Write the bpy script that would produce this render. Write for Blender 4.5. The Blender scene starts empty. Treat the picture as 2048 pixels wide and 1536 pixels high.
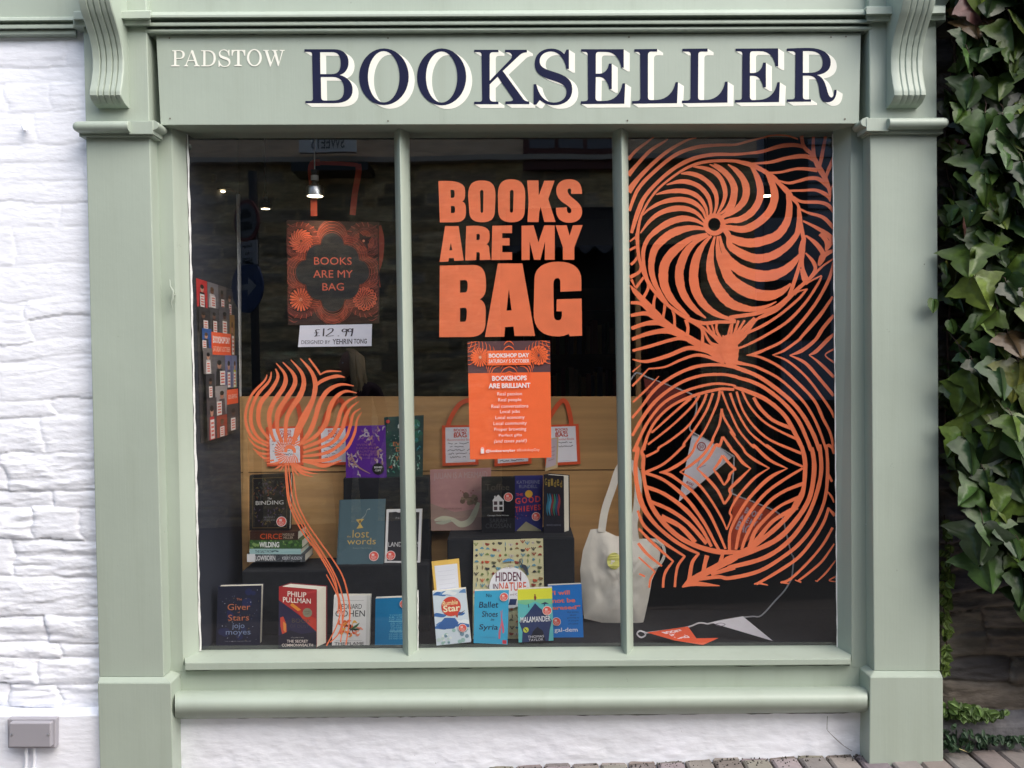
import bpy, math, random
import numpy as np
from mathutils import Vector, Matrix
from mathutils.geometry import tessellate_polygon

S = bpy.context.scene
COL = S.collection
R = math.radians

# ------------------------------------------------------------------ camera
FPX = 1716.0                      # focal length in pixels of a 2048 wide picture
PITCH, ROLL = 0.027, 0.008
CAM = Vector((0.0, -2.9, 1.40))
_f = Vector((0, math.cos(PITCH), -math.sin(PITCH)))
_u = Vector((0, math.sin(PITCH), math.cos(PITCH)))
_r = Vector((1, 0, 0))
RIGHT = _r * math.cos(ROLL) - _u * math.sin(ROLL)
UP = _r * math.sin(ROLL) + _u * math.cos(ROLL)
cam_d = bpy.data.cameras.new('camera')
cam_d.sensor_width = 36.0
cam_d.sensor_fit = 'HORIZONTAL'
cam_d.lens = 36.0 * FPX / 2048.0
cam_d.clip_start, cam_d.clip_end = 0.02, 400.0
cam = bpy.data.objects.new('camera', cam_d)
COL.objects.link(cam)
cam.matrix_world = Matrix(((RIGHT.x, UP.x, -_f.x, CAM.x), (RIGHT.y, UP.y, -_f.y, CAM.y),
                           (RIGHT.z, UP.z, -_f.z, CAM.z), (0, 0, 0, 1)))
S.camera = cam

# ------------------------------------------------------------------ world, sun, exposure
SUN_EL, SUN_AZ = 46.0, 48.0       # height of the sun; degrees to the right of the street's normal
w = bpy.data.worlds.new('World')
S.world = w
w.use_nodes = True
nt = w.node_tree
sky = nt.nodes.new('ShaderNodeTexSky')
sky.sky_type = 'NISHITA'
sky.sun_disc = False
sky.sun_elevation = R(SUN_EL)
sky.sun_rotation = R(180.0 - SUN_AZ)
sky.dust_density = 3.0
sky.air_density = 1.0
bg = nt.nodes['Background']
bg.inputs['Strength'].default_value = 0.15
nt.links.new(sky.outputs[0], bg.inputs[0])
sd = bpy.data.lights.new('sun', 'SUN')
sd.energy = 2.2
sd.angle = R(80.0)
sd.color = (1.0, 0.97, 0.93)
so = bpy.data.objects.new('sun', sd)
COL.objects.link(so)
_to = Vector((math.sin(R(SUN_AZ)) * math.cos(R(SUN_EL)), -math.cos(R(SUN_AZ)) * math.cos(R(SUN_EL)), math.sin(R(SUN_EL))))
so.rotation_euler = _to.to_track_quat('Z', 'Y').to_euler()
so.location = (4, -6, 8)
S.view_settings.view_transform = 'Standard'
S.view_settings.look = 'None'
S.view_settings.exposure = 0.91
S.view_settings.gamma = 1.0
S.cycles.use_denoising = True
S.cycles.max_bounces = 8
S.cycles.transparent_max_bounces = 16
S.cycles.caustics_reflective = False
S.cycles.caustics_refractive = False

# ------------------------------------------------------------------ helpers
def P(px, py, y):
    """the point at depth y that the photograph shows at pixel (px, py)"""
    d = _f + RIGHT * ((px - 1024.0) / FPX) + UP * ((768.0 - py) / FPX)
    return CAM + d * ((y - CAM.y) / d.y)

def PX(px, py, x):
    d = _f + RIGHT * ((px - 1024.0) / FPX) + UP * ((768.0 - py) / FPX)
    return CAM + d * ((x - CAM.x) / d.x)

YG = 0.12                         # depth of the window glass
def PM(px, py, y):
    """the point at depth y (behind the camera) whose mirror image in the glass shows at the pixel"""
    q = P(px, py, 2 * YG - y)
    return Vector((q.x, y, q.z))

_mats = {}
def mat(name, col, rough=0.6, var=0.06, scale=8.0, bump=0.0, bscale=60.0, spec=0.5, metal=0.0, emit=None, stretch=(1, 1, 1), sss=0.0):
    if name in _mats:
        return _mats[name]
    m = bpy.data.materials.new(name)
    m.use_nodes = True
    n, l = m.node_tree.nodes, m.node_tree.links
    b = n['Principled BSDF']
    b.inputs['Roughness'].default_value = rough
    b.inputs['Specular IOR Level'].default_value = spec
    b.inputs['Metallic'].default_value = metal
    tc = n.new('ShaderNodeTexCoord')
    mp = n.new('ShaderNodeMapping')
    mp.inputs['Scale'].default_value = stretch
    l.new(tc.outputs['Object'], mp.inputs[0])
    if var > 0:
        tx = n.new('ShaderNodeTexNoise')
        tx.inputs['Scale'].default_value = scale
        tx.inputs['Detail'].default_value = 6
        l.new(mp.outputs[0], tx.inputs['Vector'])
        rm = n.new('ShaderNodeMapRange')
        rm.inputs[1].default_value, rm.inputs[2].default_value = 0.25, 0.75
        rm.inputs[3].default_value, rm.inputs[4].default_value = 1 - var, 1 + var
        l.new(tx.outputs[0], rm.inputs[0])
        mx = n.new('ShaderNodeMix')
        mx.data_type = 'RGBA'
        mx.blend_type = 'MULTIPLY'
        mx.inputs[0].default_value = 1.0
        mx.inputs[6].default_value = (*col, 1)
        l.new(rm.outputs[0], mx.inputs[7])
        l.new(mx.outputs[2], b.inputs['Base Color'])
    else:
        b.inputs['Base Color'].default_value = (*col, 1)
    if bump > 0:
        t2 = n.new('ShaderNodeTexNoise')
        t2.inputs['Scale'].default_value = bscale
        t2.inputs['Detail'].default_value = 5
        l.new(mp.outputs[0], t2.inputs['Vector'])
        bp = n.new('ShaderNodeBump')
        bp.inputs['Strength'].default_value = 1.0
        bp.inputs['Distance'].default_value = bump
        l.new(t2.outputs[0], bp.inputs['Height'])
        l.new(bp.outputs[0], b.inputs['Normal'])
    if emit:
        b.inputs['Emission Color'].default_value = (*emit[:3], 1)
        b.inputs['Emission Strength'].default_value = emit[3]
    _mats[name] = m
    return m

def lin(r, g, b):
    """sRGB 0-255 to linear"""
    return tuple((c / 255 / 12.92) if c < 10.3 else ((c / 255 + 0.055) / 1.055) ** 2.4 for c in (r, g, b))

def ink(r, g, b, rough=0.55):
    """a printed colour"""
    return mat('print_%d_%d_%d' % (r, g, b), lin(r, g, b), rough, var=0.03, scale=30)

class MB:
    """collects faces with several materials and links them as ONE mesh object"""
    def __init__(s):
        s.v, s.f, s.m, s.mats = [], [], [], []
    def mi(s, m):
        if m not in s.mats:
            s.mats.append(m)
        return s.mats.index(m)
    def add(s, vs, fs, m):
        k, i = len(s.v), s.mi(m)
        s.v.extend(Vector(q) for q in vs)
        for f in fs:
            s.f.append([k + j for j in f])
            s.m.append(i)
    def quad(s, a, b, c, d, m):
        s.add([a, b, c, d], [(0, 1, 2, 3)], m)
    def prism(s, front, back, m, cap=True, mb=None):
        """front, back: matching rings of points"""
        n = len(front)
        fs = [(i, (i + 1) % n, n + (i + 1) % n, n + i) for i in range(n)]
        s.add(list(front) + list(back), fs, mb or m)
        if cap:
            s.add(front, [tuple(range(n))], m)
            s.add(back, [tuple(range(n - 1, -1, -1))], m)
    def box(s, x0, x1, y0, y1, z0, z1, m):
        s.prism([(x0, y0, z0), (x1, y0, z0), (x1, y0, z1), (x0, y0, z1)],
                [(x0, y1, z0), (x1, y1, z0), (x1, y1, z1), (x0, y1, z1)], m)
    def slab(s, pts, y0, y1, m, y1_scale=None):
        """pixel outline at depth y0, extruded straight back to y1"""
        fr = [P(x, y, y0) for x, y in pts]
        s.prism(fr, [Vector((q.x, y1, q.z)) for q in fr], m)
    def sweep(s, prof_a, prof_b, m, cap=True):
        """two matching open/closed profiles joined"""
        s.prism(prof_a, prof_b, m, cap)
    def tube(s, pts, r, m, n=10, cap=True):
        pts = [Vector(q) for q in pts]
        rs = r if isinstance(r, (list, tuple)) else [r] * len(pts)
        rings = []
        up = Vector((0.123, 0.31, 0.94)).normalized()
        for i, q in enumerate(pts):
            t = (pts[min(i + 1, len(pts) - 1)] - pts[max(i - 1, 0)])
            t = t.normalized() if t.length > 1e-9 else Vector((0, 0, 1))
            a = t.cross(up)
            if a.length < 1e-3:
                a = t.cross(Vector((1, 0, 0)))
            a.normalize()
            b = t.cross(a).normalized()
            rings.append([q + (a * math.cos(k * 2 * math.pi / n) + b * math.sin(k * 2 * math.pi / n)) * rs[i] for k in range(n)])
        vs = [q for rg in rings for q in rg]
        fs = [(i * n + k, i * n + (k + 1) % n, (i + 1) * n + (k + 1) % n, (i + 1) * n + k) for i in range(len(pts) - 1) for k in range(n)]
        s.add(vs, fs, m)
        if cap:
            s.add(rings[0], [tuple(range(n - 1, -1, -1))], m)
            s.add(rings[-1], [tuple(range(n))], m)
    def lathe(s, axis_pt, prof, m, n=28):
        """prof: (radius, z offset) from axis_pt, turned about z"""
        vs, fs = [], []
        c = Vector(axis_pt)
        for r_, z in prof:
            for k in range(n):
                a = 2 * math.pi * k / n
                vs.append(c + Vector((r_ * math.cos(a), r_ * math.sin(a), z)))
        for i in range(len(prof) - 1):
            for k in range(n):
                fs.append((i * n + k, i * n + (k + 1) % n, (i + 1) * n + (k + 1) % n, (i + 1) * n + k))
        s.add(vs, fs, m)
    def build(s, name, parent=None, smooth=False, bevel=0.0, seg=2, recalc=True):
        me = bpy.data.meshes.new(name)
        me.from_pydata([tuple(q) for q in s.v], [], s.f)
        for m in s.mats:
            me.materials.append(m)
        me.polygons.foreach_set('material_index', s.m)
        if recalc or bevel > 0:
            import bmesh
            bm = bmesh.new()
            bm.from_mesh(me)
            if bevel > 0:
                bmesh.ops.remove_doubles(bm, verts=bm.verts, dist=1e-5)
            if recalc:
                bmesh.ops.recalc_face_normals(bm, faces=bm.faces)
            bm.to_mesh(me)
            bm.free()
        if smooth:
            me.polygons.foreach_set('use_smooth', [True] * len(me.polygons))
            if smooth != 'all':
                me.set_sharp_from_angle(angle=R(40))
        o = bpy.data.objects.new(name, me)
        COL.objects.link(o)
        if parent:
            attach(o, parent)
        if bevel > 0:
            md = o.modifiers.new('bevel', 'BEVEL')
            md.width = bevel
            md.segments = seg
            md.limit_method = 'ANGLE'
            md.angle_limit = R(35)
            md.harden_normals = False
        return o

def attach(o, parent):
    o.parent = parent
    o.matrix_parent_inverse = Matrix.Translation(-_wloc(parent))
def _wloc(o):
    q = Vector(o.location)
    if o.parent:
        q = o.matrix_parent_inverse @ q + _wloc(o.parent)
    return q

def thing(name, label, cat, loc=(0, 0, 0), group=None):
    o = bpy.data.objects.new(name, None)
    COL.objects.link(o)
    o.location = loc
    o.empty_display_size = 0.05
    o['label'], o['category'] = label, cat
    if group:
        o['group'] = group
    return o
def tag(o, label, cat, group=None):
    o['label'], o['category'] = label, cat
    if group:
        o['group'] = group
    return o
def struct(o, kind='structure'):
    o['kind'] = kind
    return o

# ------------------------------------------------------------------ flat drawing: outlines, strokes, lettering
def svg(d):
    """outlines from a path string: M L C Z, absolute"""
    out, cur, tk = [], [], d.replace(',', ' ').split()
    i, cmd = 0, ''
    while i < len(tk):
        t = tk[i]
        if t[0].isalpha():
            cmd = t[0]
            t = t[1:]
            if cmd in 'Zz':
                i += 1
                continue
            if t:
                tk[i] = t
            else:
                i += 1
        if cmd == 'M':
            cur = [(float(tk[i]), float(tk[i + 1]))]
            out.append(cur)
            i += 2
            cmd = 'L'
        elif cmd == 'L':
            cur.append((float(tk[i]), float(tk[i + 1])))
            i += 2
        elif cmd == 'C':
            x0, y0 = cur[-1]
            a = [float(q) for q in tk[i:i + 6]]
            for k in range(1, 9):
                t_ = k / 8
                u_ = 1 - t_
                cur.append((u_**3 * x0 + 3 * u_ * u_ * t_ * a[0] + 3 * u_ * t_ * t_ * a[2] + t_**3 * a[4],
                            u_**3 * y0 + 3 * u_ * u_ * t_ * a[1] + 3 * u_ * t_ * t_ * a[3] + t_**3 * a[5]))
            i += 6
    res = []
    for c in out:
        k = [c[0]]
        for q in c[1:]:
            if abs(q[0] - k[-1][0]) + abs(q[1] - k[-1][1]) > 1e-6:
                k.append(q)
        if abs(k[0][0] - k[-1][0]) + abs(k[0][1] - k[-1][1]) < 1e-6:
            k.pop()
        res.append(k)
    return res

def ell(cx, cy, rx, ry, n=40, a0=0.0):
    return [(cx + rx * math.cos(a0 + 2 * math.pi * k / n), cy + ry * math.sin(a0 + 2 * math.pi * k / n)) for k in range(n)]

def spline(pts, sub=6):
    """Catmull-Rom through (x, y, w)"""
    if len(pts) < 3:
        return pts
    out = []
    for i in range(len(pts) - 1):
        p0, p1, p2, p3 = pts[max(i - 1, 0)], pts[i], pts[i + 1], pts[min(i + 2, len(pts) - 1)]
        for k in range(sub):
            t = k / sub
            out.append(tuple(0.5 * (2 * p1[j] + (p2[j] - p0[j]) * t + (2 * p0[j] - 5 * p1[j] + 4 * p2[j] - p3[j]) * t * t
                                    + (3 * p1[j] - p0[j] - 3 * p2[j] + p3[j]) * t**3) for j in range(3)))
    out.append(pts[-1])
    return out

_text_cache = {}
def text_mesh(s, bold=0.0, shear=0.0, space=1.0):
    key = (s, bold, shear, space)
    if key not in _text_cache:
        cu = bpy.data.curves.new('letters', 'FONT')
        cu.body = s
        cu.offset = bold
        cu.shear = shear
        cu.space_character = space
        cu.resolution_u = 3
        cu.fill_mode = 'FRONT'
        ob = bpy.data.objects.new('letters', cu)
        me = ob.to_mesh()
        vs = [(v.co.x, v.co.y) for v in me.vertices]
        fs = [tuple(p.vertices) for p in me.polygons]
        ob.to_mesh_clear()
        bpy.data.objects.remove(ob)
        bpy.data.curves.remove(cu)
        xs, ys = [q[0] for q in vs], [q[1] for q in vs]
        _text_cache[key] = (vs, fs, min(xs), max(xs), min(ys), max(ys))
    return _text_cache[key]

class Art:
    """draws flat shapes onto a surface: fn(u, v, lift) -> point. Each shape lies a hair above the one before."""
    def __init__(s, mb, fn, asp=1.0, step=0.00003, start=0.0003):
        s.mb, s.fn, s.asp, s.step, s.off = mb, fn, asp, step, start
    def lift(s):
        s.off += s.step
        return s.off
    def fill(s, contours, m, off=None):
        o = s.lift() if off is None else off
        flat = [q for c in contours for q in c]
        tris = tessellate_polygon([[Vector((x, y, 0)) for x, y in c] for c in contours])
        s.mb.add([s.fn(x, y, o) for x, y in flat], [tuple(t) for t in tris], m)
    def rect(s, x0, y0, x1, y1, m):
        o = s.lift()
        s.mb.add([s.fn(x0, y0, o), s.fn(x1, y0, o), s.fn(x1, y1, o), s.fn(x0, y1, o)], [(0, 1, 2, 3)], m)
    def circ(s, cx, cy, r, m, n=24, ry=None):
        s.fill([ell(cx, cy, r, r * s.asp if ry is None else ry, n)], m)
    def ring(s, cx, cy, r, r2, m, n=28):
        s.fill([ell(cx, cy, r, r * s.asp, n), ell(cx, cy, r2, r2 * s.asp, n)], m)
    def ribbon(s, pts, m, sub=6, off=None, jit=0.0):
        o = s.lift() if off is None else off
        q = spline([tuple(p) for p in pts], sub)
        n = len(q)
        L, Rr = [], []
        for i in range(n):
            a, b = q[max(i - 1, 0)], q[min(i + 1, n - 1)]
            tx, ty = b[0] - a[0], (b[1] - a[1])
            d = math.hypot(tx, ty) or 1.0
            w_ = max(q[i][2], 0.0) / 2
            if jit:
                w_ *= 1 + random.uniform(-jit, jit)
            nx, ny = -ty / d * w_, tx / d * w_
            L.append((q[i][0] + nx, q[i][1] + ny))
            Rr.append((q[i][0] - nx, q[i][1] - ny))
        vs = [s.fn(x, y, o + i * 3e-6) for i, (x, y) in enumerate(L)] + [s.fn(x, y, o + i * 3e-6) for i, (x, y) in enumerate(Rr)]
        s.mb.add(vs, [(i, i + 1, n + i + 1, n + i) for i in range(n - 1)], m)
    def text(s, t, x, y, h, m, w=None, align='c', bold=0.0, shear=0.0, space=1.0, rot=0.0):
        """y: baseline-independent middle of the lettering; h: its height; w: width it is fitted to"""
        vs, fs, x0, x1, y0, y1 = text_mesh(t, bold, shear, space)
        k = h / (y1 - y0)
        kx = (w / (x1 - x0)) if w else k / s.asp * 1.0
        wid = (x1 - x0) * kx
        ox = x - wid / 2 if align == 'c' else (x if align == 'l' else x - wid)
        o = s.lift()
        ca, sa = math.cos(rot), math.sin(rot)
        out = []
        for a, b in vs:
            u, v = ox + (a - x0) * kx, y + h / 2 - (b - y0) * k
            if rot:
                du, dv = (u - x) * s.asp, v - y
                u, v = x + (du * ca - dv * sa) / s.asp, y + du * sa + dv * ca
            out.append(s.fn(u, v, o))
        s.mb.add(out, fs, m)

def plane_map(y):
    return lambda px, py, off: P(px, py, y - off)

def quad_map(tl, tr, br, bl):
    """a four cornered face: u, v from its top left corner; drawing stops at its edges"""
    tl, tr, br, bl = (Vector(q) for q in (tl, tr, br, bl))
    nrm = (tr - tl).cross(bl - tl)
    nrm.normalize()
    if nrm.y > 0:
        nrm = -nrm
    def fn(u, v, off):
        u, v = min(1.0, max(0.0, u)), min(1.0, max(0.0, v))
        a = tl.lerp(tr, u)
        b = bl.lerp(br, u)
        return a.lerp(b, v) + nrm * off
    asp = ((tr - tl).length + (br - bl).length) / ((bl - tl).length + (br - tr).length)
    return fn, asp, nrm
# ------------------------------------------------------------------ materials of the setting
GREEN = mat('sage_paint', (0.372, 0.432, 0.362), 0.45, var=0.06, scale=3.2, bump=0.0005, bscale=30)
def speckle(m, scale, size, dirt, keep):
    """sparse chips and fly specks: small spots of their own shape scattered in the paint"""
    n, l = m.node_tree.nodes, m.node_tree.links
    b_ = n['Principled BSDF']
    tc = [q for q in n if q.type == 'TEX_COORD'][0]
    wob = n.new('ShaderNodeTexNoise')
    wob.inputs['Scale'].default_value = scale * 9
    ad = n.new('ShaderNodeMix')
    ad.data_type, ad.blend_type = 'RGBA', 'LINEAR_LIGHT'
    ad.inputs[0].default_value = .035
    l.new(tc.outputs['Object'], ad.inputs[6])
    l.new(wob.outputs['Color'], ad.inputs[7])
    l.new(tc.outputs['Object'], wob.inputs['Vector'])
    v = n.new('ShaderNodeTexVoronoi')
    v.inputs['Scale'].default_value = scale
    l.new(ad.outputs[2], v.inputs['Vector'])
    lt = n.new('ShaderNodeMath')
    lt.operation = 'LESS_THAN'
    l.new(v.outputs['Distance'], lt.inputs[0])
    lt.inputs[1].default_value = size
    sp = n.new('ShaderNodeSeparateColor')
    l.new(v.outputs['Color'], sp.inputs[0])
    gt = n.new('ShaderNodeMath')
    gt.operation = 'LESS_THAN'
    l.new(sp.outputs[0], gt.inputs[0])
    gt.inputs[1].default_value = keep
    mu = n.new('ShaderNodeMath')
    mu.operation = 'MULTIPLY'
    l.new(lt.outputs[0], mu.inputs[0])
    l.new(gt.outputs[0], mu.inputs[1])
    mx = n.new('ShaderNodeMix')
    mx.data_type = 'RGBA'
    l.new(mu.outputs[0], mx.inputs[0])
    l.new(b_.inputs['Base Color'].links[0].from_socket, mx.inputs[6])
    mx.inputs[7].default_value = (*dirt, 1)
    l.new(mx.outputs[2], b_.inputs['Base Color'])
def weather(m):
    """long faint runs of grime down the paint, and brush marks"""
    n, l = m.node_tree.nodes, m.node_tree.links
    b_ = n['Principled BSDF']
    tc = [q for q in n if q.type == 'TEX_COORD'][0]
    def noise(sc, det):
        mp = n.new('ShaderNodeMapping')
        mp.inputs['Scale'].default_value = sc
        t = n.new('ShaderNodeTexNoise')
        t.inputs['Scale'].default_value = 1.0
        t.inputs['Detail'].default_value = det
        l.new(tc.outputs['Object'], mp.inputs[0])
        l.new(mp.outputs[0], t.inputs['Vector'])
        return t
    t = noise((16, 16, 1.1), 5)
    rm = n.new('ShaderNodeMapRange')
    rm.inputs[1].default_value, rm.inputs[2].default_value = .54, .78
    rm.inputs[3].default_value, rm.inputs[4].default_value = 0, .22
    l.new(t.outputs[0], rm.inputs[0])
    mx = n.new('ShaderNodeMix')
    mx.data_type = 'RGBA'
    l.new(rm.outputs[0], mx.inputs[0])
    l.new(b_.inputs['Base Color'].links[0].from_socket, mx.inputs[6])
    mx.inputs[7].default_value = (.25, .28, .21, 1)
    l.new(mx.outputs[2], b_.inputs['Base Color'])
    t2 = noise((140, 140, 5), 3)
    bp = n.new('ShaderNodeBump')
    bp.inputs['Distance'].default_value = .0005
    bp.inputs['Strength'].default_value = .7
    l.new(t2.outputs[0], bp.inputs['Height'])
    l.new(b_.inputs['Normal'].links[0].from_socket, bp.inputs['Normal'])
    l.new(bp.outputs[0], b_.inputs['Normal'])
weather(GREEN)
speckle(GREEN, 11, .035, (.10, .10, .08), .40)
WHITE = mat('white_masonry_paint', (0.875, 0.90, 0.965), 0.75, var=0.035, scale=9, bump=0.0026, bscale=24, stretch=(1, 1, 2.6))
PUTTY = mat('white_putty', (0.82, 0.82, 0.80), 0.7, var=0.12, scale=60)
speckle(WHITE, 14, .04, (.33, .32, .30), .22)
CREAM = mat('cream_sign_paint', (0.88, 0.88, 0.78), 0.5, var=0.03)
NAVY = mat('navy_sign_paint', (0.010, 0.013, 0.045), 0.8, spec=.2, var=0.08, scale=20)
ORANGE = mat('orange_window_paint', (0.80, 0.175, 0.065), 0.7, var=0.10, scale=14)
BLACK = mat('black_paint', (0.012, 0.012, 0.015), 0.6)
STEEL = mat('brushed_metal', (0.62, 0.63, 0.65), 0.3, metal=1.0)
DARKM = mat('dark_metal', (0.03, 0.03, 0.035), 0.4)
GREYPL = mat('grey_plastic', (0.33, 0.32, 0.35), 0.5, var=0.03)
CLOTHB = mat('black_cloth', (0.010, 0.011, 0.015), 0.9, var=0.25, scale=30, bump=0.0008, bscale=300)

def glass_mat():
    m = bpy.data.materials.new('window_glass')
    m.use_nodes = True
    n, l = m.node_tree.nodes, m.node_tree.links
    n.clear()
    out = n.new('ShaderNodeOutputMaterial')
    mx = n.new('ShaderNodeMixShader')
    tr = n.new('ShaderNodeBsdfTransparent')
    tr.inputs[0].default_value = (0.97, 0.98, 0.975, 1)
    gl = n.new('ShaderNodeBsdfGlossy')
    gl.inputs['Roughness'].default_value = 0.0
    gl.inputs['Color'].default_value = (1, 1, 1, 1)
    lw = n.new('ShaderNodeLayerWeight')
    lw.inputs['Blend'].default_value = 0.5
    pw = n.new('ShaderNodeMath')
    pw.operation = 'POWER'
    pw.inputs[1].default_value = 5.0
    l.new(lw.outputs['Facing'], pw.inputs[0])
    rm = n.new('ShaderNodeMapRange')
    rm.inputs[3].default_value, rm.inputs[4].default_value = 0.105, 0.75
    l.new(pw.outputs[0], rm.inputs[0])
    l.new(rm.outputs[0], mx.inputs[0])
    l.new(tr.outputs[0], mx.inputs[1])
    l.new(gl.outputs[0], mx.inputs[2])
    # the faint waviness of old float glass
    tc = n.new('ShaderNodeTexCoord')
    tx = n.new('ShaderNodeTexNoise')
    tx.inputs['Scale'].default_value = 2.5
    bp = n.new('ShaderNodeBump')
    bp.inputs['Distance'].default_value = 0.0006
    bp.inputs['Strength'].default_value = 0.6
    l.new(tc.outputs['Object'], tx.inputs['Vector'])
    l.new(tx.outputs[0], bp.inputs['Height'])
    l.new(bp.outputs[0], gl.inputs['Normal'])
    l.new(mx.outputs[0], out.inputs[0])
    return m
GLASS = glass_mat()

# ------------------------------------------------------------------ ground
_ga, _gb = P(1000, 1534, 0.05), P(1722, 1506, 0.05)
SLOPE = (_gb.z - _ga.z) / (_gb.x - _ga.x)
def gz(x):
    return _ga.z + SLOPE * (max(-6, min(6, x)) - _ga.x)
ASPH = mat('worn_asphalt', (0.05, 0.05, 0.05), 0.9, var=0.3, scale=40, bump=0.002, bscale=200)
PAVE = mat('paving_bedding', (0.10, 0.09, 0.085), 0.95, var=0.3, scale=60)
b = MB()
for x0, x1 in ((-60, -6), (-6, 6), (6, 60)):
    b.quad((x0, 0.6, gz(x0) - .03), (x1, 0.6, gz(x1) - .03), (x1, -1.75, gz(x1) - .03), (x0, -1.75, gz(x0) - .03), PAVE)
struct(b.build('pavement'))
b = MB()
for x0, x1 in ((-60, -6), (-6, 6), (6, 60)):
    b.quad((x0, -1.75, gz(x0) - .14), (x1, -1.75, gz(x1) - .14), (x1, -60, gz(x1) - .14), (x0, -60, gz(x0) - .14), ASPH)
struct(b.build('road'))

def sett_material():
    m = mat('paving_sett', (0.30, 0.265, 0.25), 0.85, var=0.18, scale=14, bump=0.0025, bscale=70)
    n, l = m.node_tree.nodes, m.node_tree.links
    at = n.new('ShaderNodeVertexColor')
    at.layer_name = 'tone'
    mx = [q for q in n if q.type == 'MIX'][0]
    l.new(at.outputs[0], mx.inputs[6])
    return m
SETT = sett_material()
rnd = random.Random(5)
b = MB()
tones = []
def sett(x0, x1, y0, y1):
    g = 0.004
    dz = rnd.uniform(-.003, .003)
    tl = [rnd.uniform(-.002, .002) for _ in range(4)]
    c = [(x0 + g, y0 + g), (x1 - g, y0 + g), (x1 - g, y1 - g), (x0 + g, y1 - g)]
    e = 0.007
    i_ = [(x0 + g + e, y0 + g + e), (x1 - g - e, y0 + g + e), (x1 - g - e, y1 - g - e), (x0 + g + e, y1 - g - e)]
    k0 = len(b.f)
    bot = [Vector((x, y, gz(x) - .05)) for x, y in c]
    mid = [Vector((x, y, gz(x) - .007 + dz)) for x, y in c]
    top = [Vector((x, y, gz(x) + dz + tl[j])) for j, (x, y) in enumerate(i_)]
    b.add(bot + mid + top, [(0, 1, 5, 4), (1, 2, 6, 5), (2, 3, 7, 6), (3, 0, 4, 7), (4, 5, 9, 8), (5, 6, 10, 9), (6, 7, 11, 10), (7, 4, 8, 11), (8, 9, 10, 11)], SETT)
    t = rnd.uniform(.75, 1.15)
    col = (0.255 * t, (0.228 + rnd.uniform(-.015, .015)) * t, (0.212 + rnd.uniform(-.02, .02)) * t, 1)
    tones.extend([col] * (len(b.f) - k0))
for i in range(-20, 34):
    x = i * 0.098
    sett(x, x + .098, -0.155, 0.042)
    sett(x, x + .098, 0.042, 0.16)
for j in range(7):
    y1 = -0.155 - j * 0.1
    for i in range(-10, 18):
        x = i * 0.2 + (0.1 if j % 2 else 0)
        sett(x, x + .2, y1 - .1, y1)
o = struct(b.build('pavement_setts'))
ca = o.data.color_attributes.new('tone', 'FLOAT_COLOR', 'CORNER')
k = 0
for p, c in zip(o.data.polygons, tones):
    for li in p.loop_indices:
        ca.data[li].color = c

# ------------------------------------------------------------------ stone walls: real relief on a fine grid
def vnoise(x, z, sx, sz, seed, oct_=4):
    rng = np.random.RandomState(seed)
    tot, amp = 0, 1.0
    for _ in range(oct_):
        g = rng.rand(257, 257)
        u, v = x / sx, z / sz
        iu, iv = np.floor(u).astype(int), np.floor(v).astype(int)
        fu, fv = u - iu, v - iv
        fu, fv = fu * fu * (3 - 2 * fu), fv * fv * (3 - 2 * fv)
        a, b_ = g[iu % 257, iv % 257], g[(iu + 1) % 257, iv % 257]
        c, d = g[iu % 257, (iv + 1) % 257], g[(iu + 1) % 257, (iv + 1) % 257]
        tot = tot + amp * ((a * (1 - fu) + b_ * fu) * (1 - fv) + (c * (1 - fu) + d * fu) * fv - 0.5)
        sx, sz, amp = sx / 2.03, sz / 2.03, amp * 0.5
    return tot

def courses(x, z, seed, hmin, hmax, lmin, lmax, wob):
    """which stone each point lies in and how far it is from that stone's edge"""
    rng = np.random.RandomState(seed)
    zz = z + vnoise(x, z, 0.35, 0.5, seed + 1, 3) * wob
    xx = x + vnoise(x, z, 0.2, 0.08, seed + 2, 3) * wob
    zs = [z.min() - 0.3]
    while zs[-1] < z.max() + 0.3:
        zs.append(zs[-1] + rng.uniform(hmin, hmax))
    zs = np.array(zs)
    row = np.searchsorted(zs, zz) - 1
    dz = np.minimum(zz - zs[row], zs[row + 1] - zz)
    ident = np.zeros(x.shape, int)
    dx = np.full(x.shape, 9.0)
    for r_ in np.unique(row):
        xs = [x.min() - rng.uniform(0.2, 0.8)]
        while xs[-1] < x.max() + 0.3:
            xs.append(xs[-1] + rng.uniform(lmin, lmax))
        xs = np.array(xs)
        m = row == r_
        k_ = np.searchsorted(xs, xx[m]) - 1
        ident[m] = r_ * 64 + k_
        dx[m] = np.minimum(xx[m] - xs[k_], xs[k_ + 1] - xx[m])
    return ident, np.minimum(dz, dx * 0.8), (zz - zs[row]) / (zs[row + 1] - zs[row])

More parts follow.
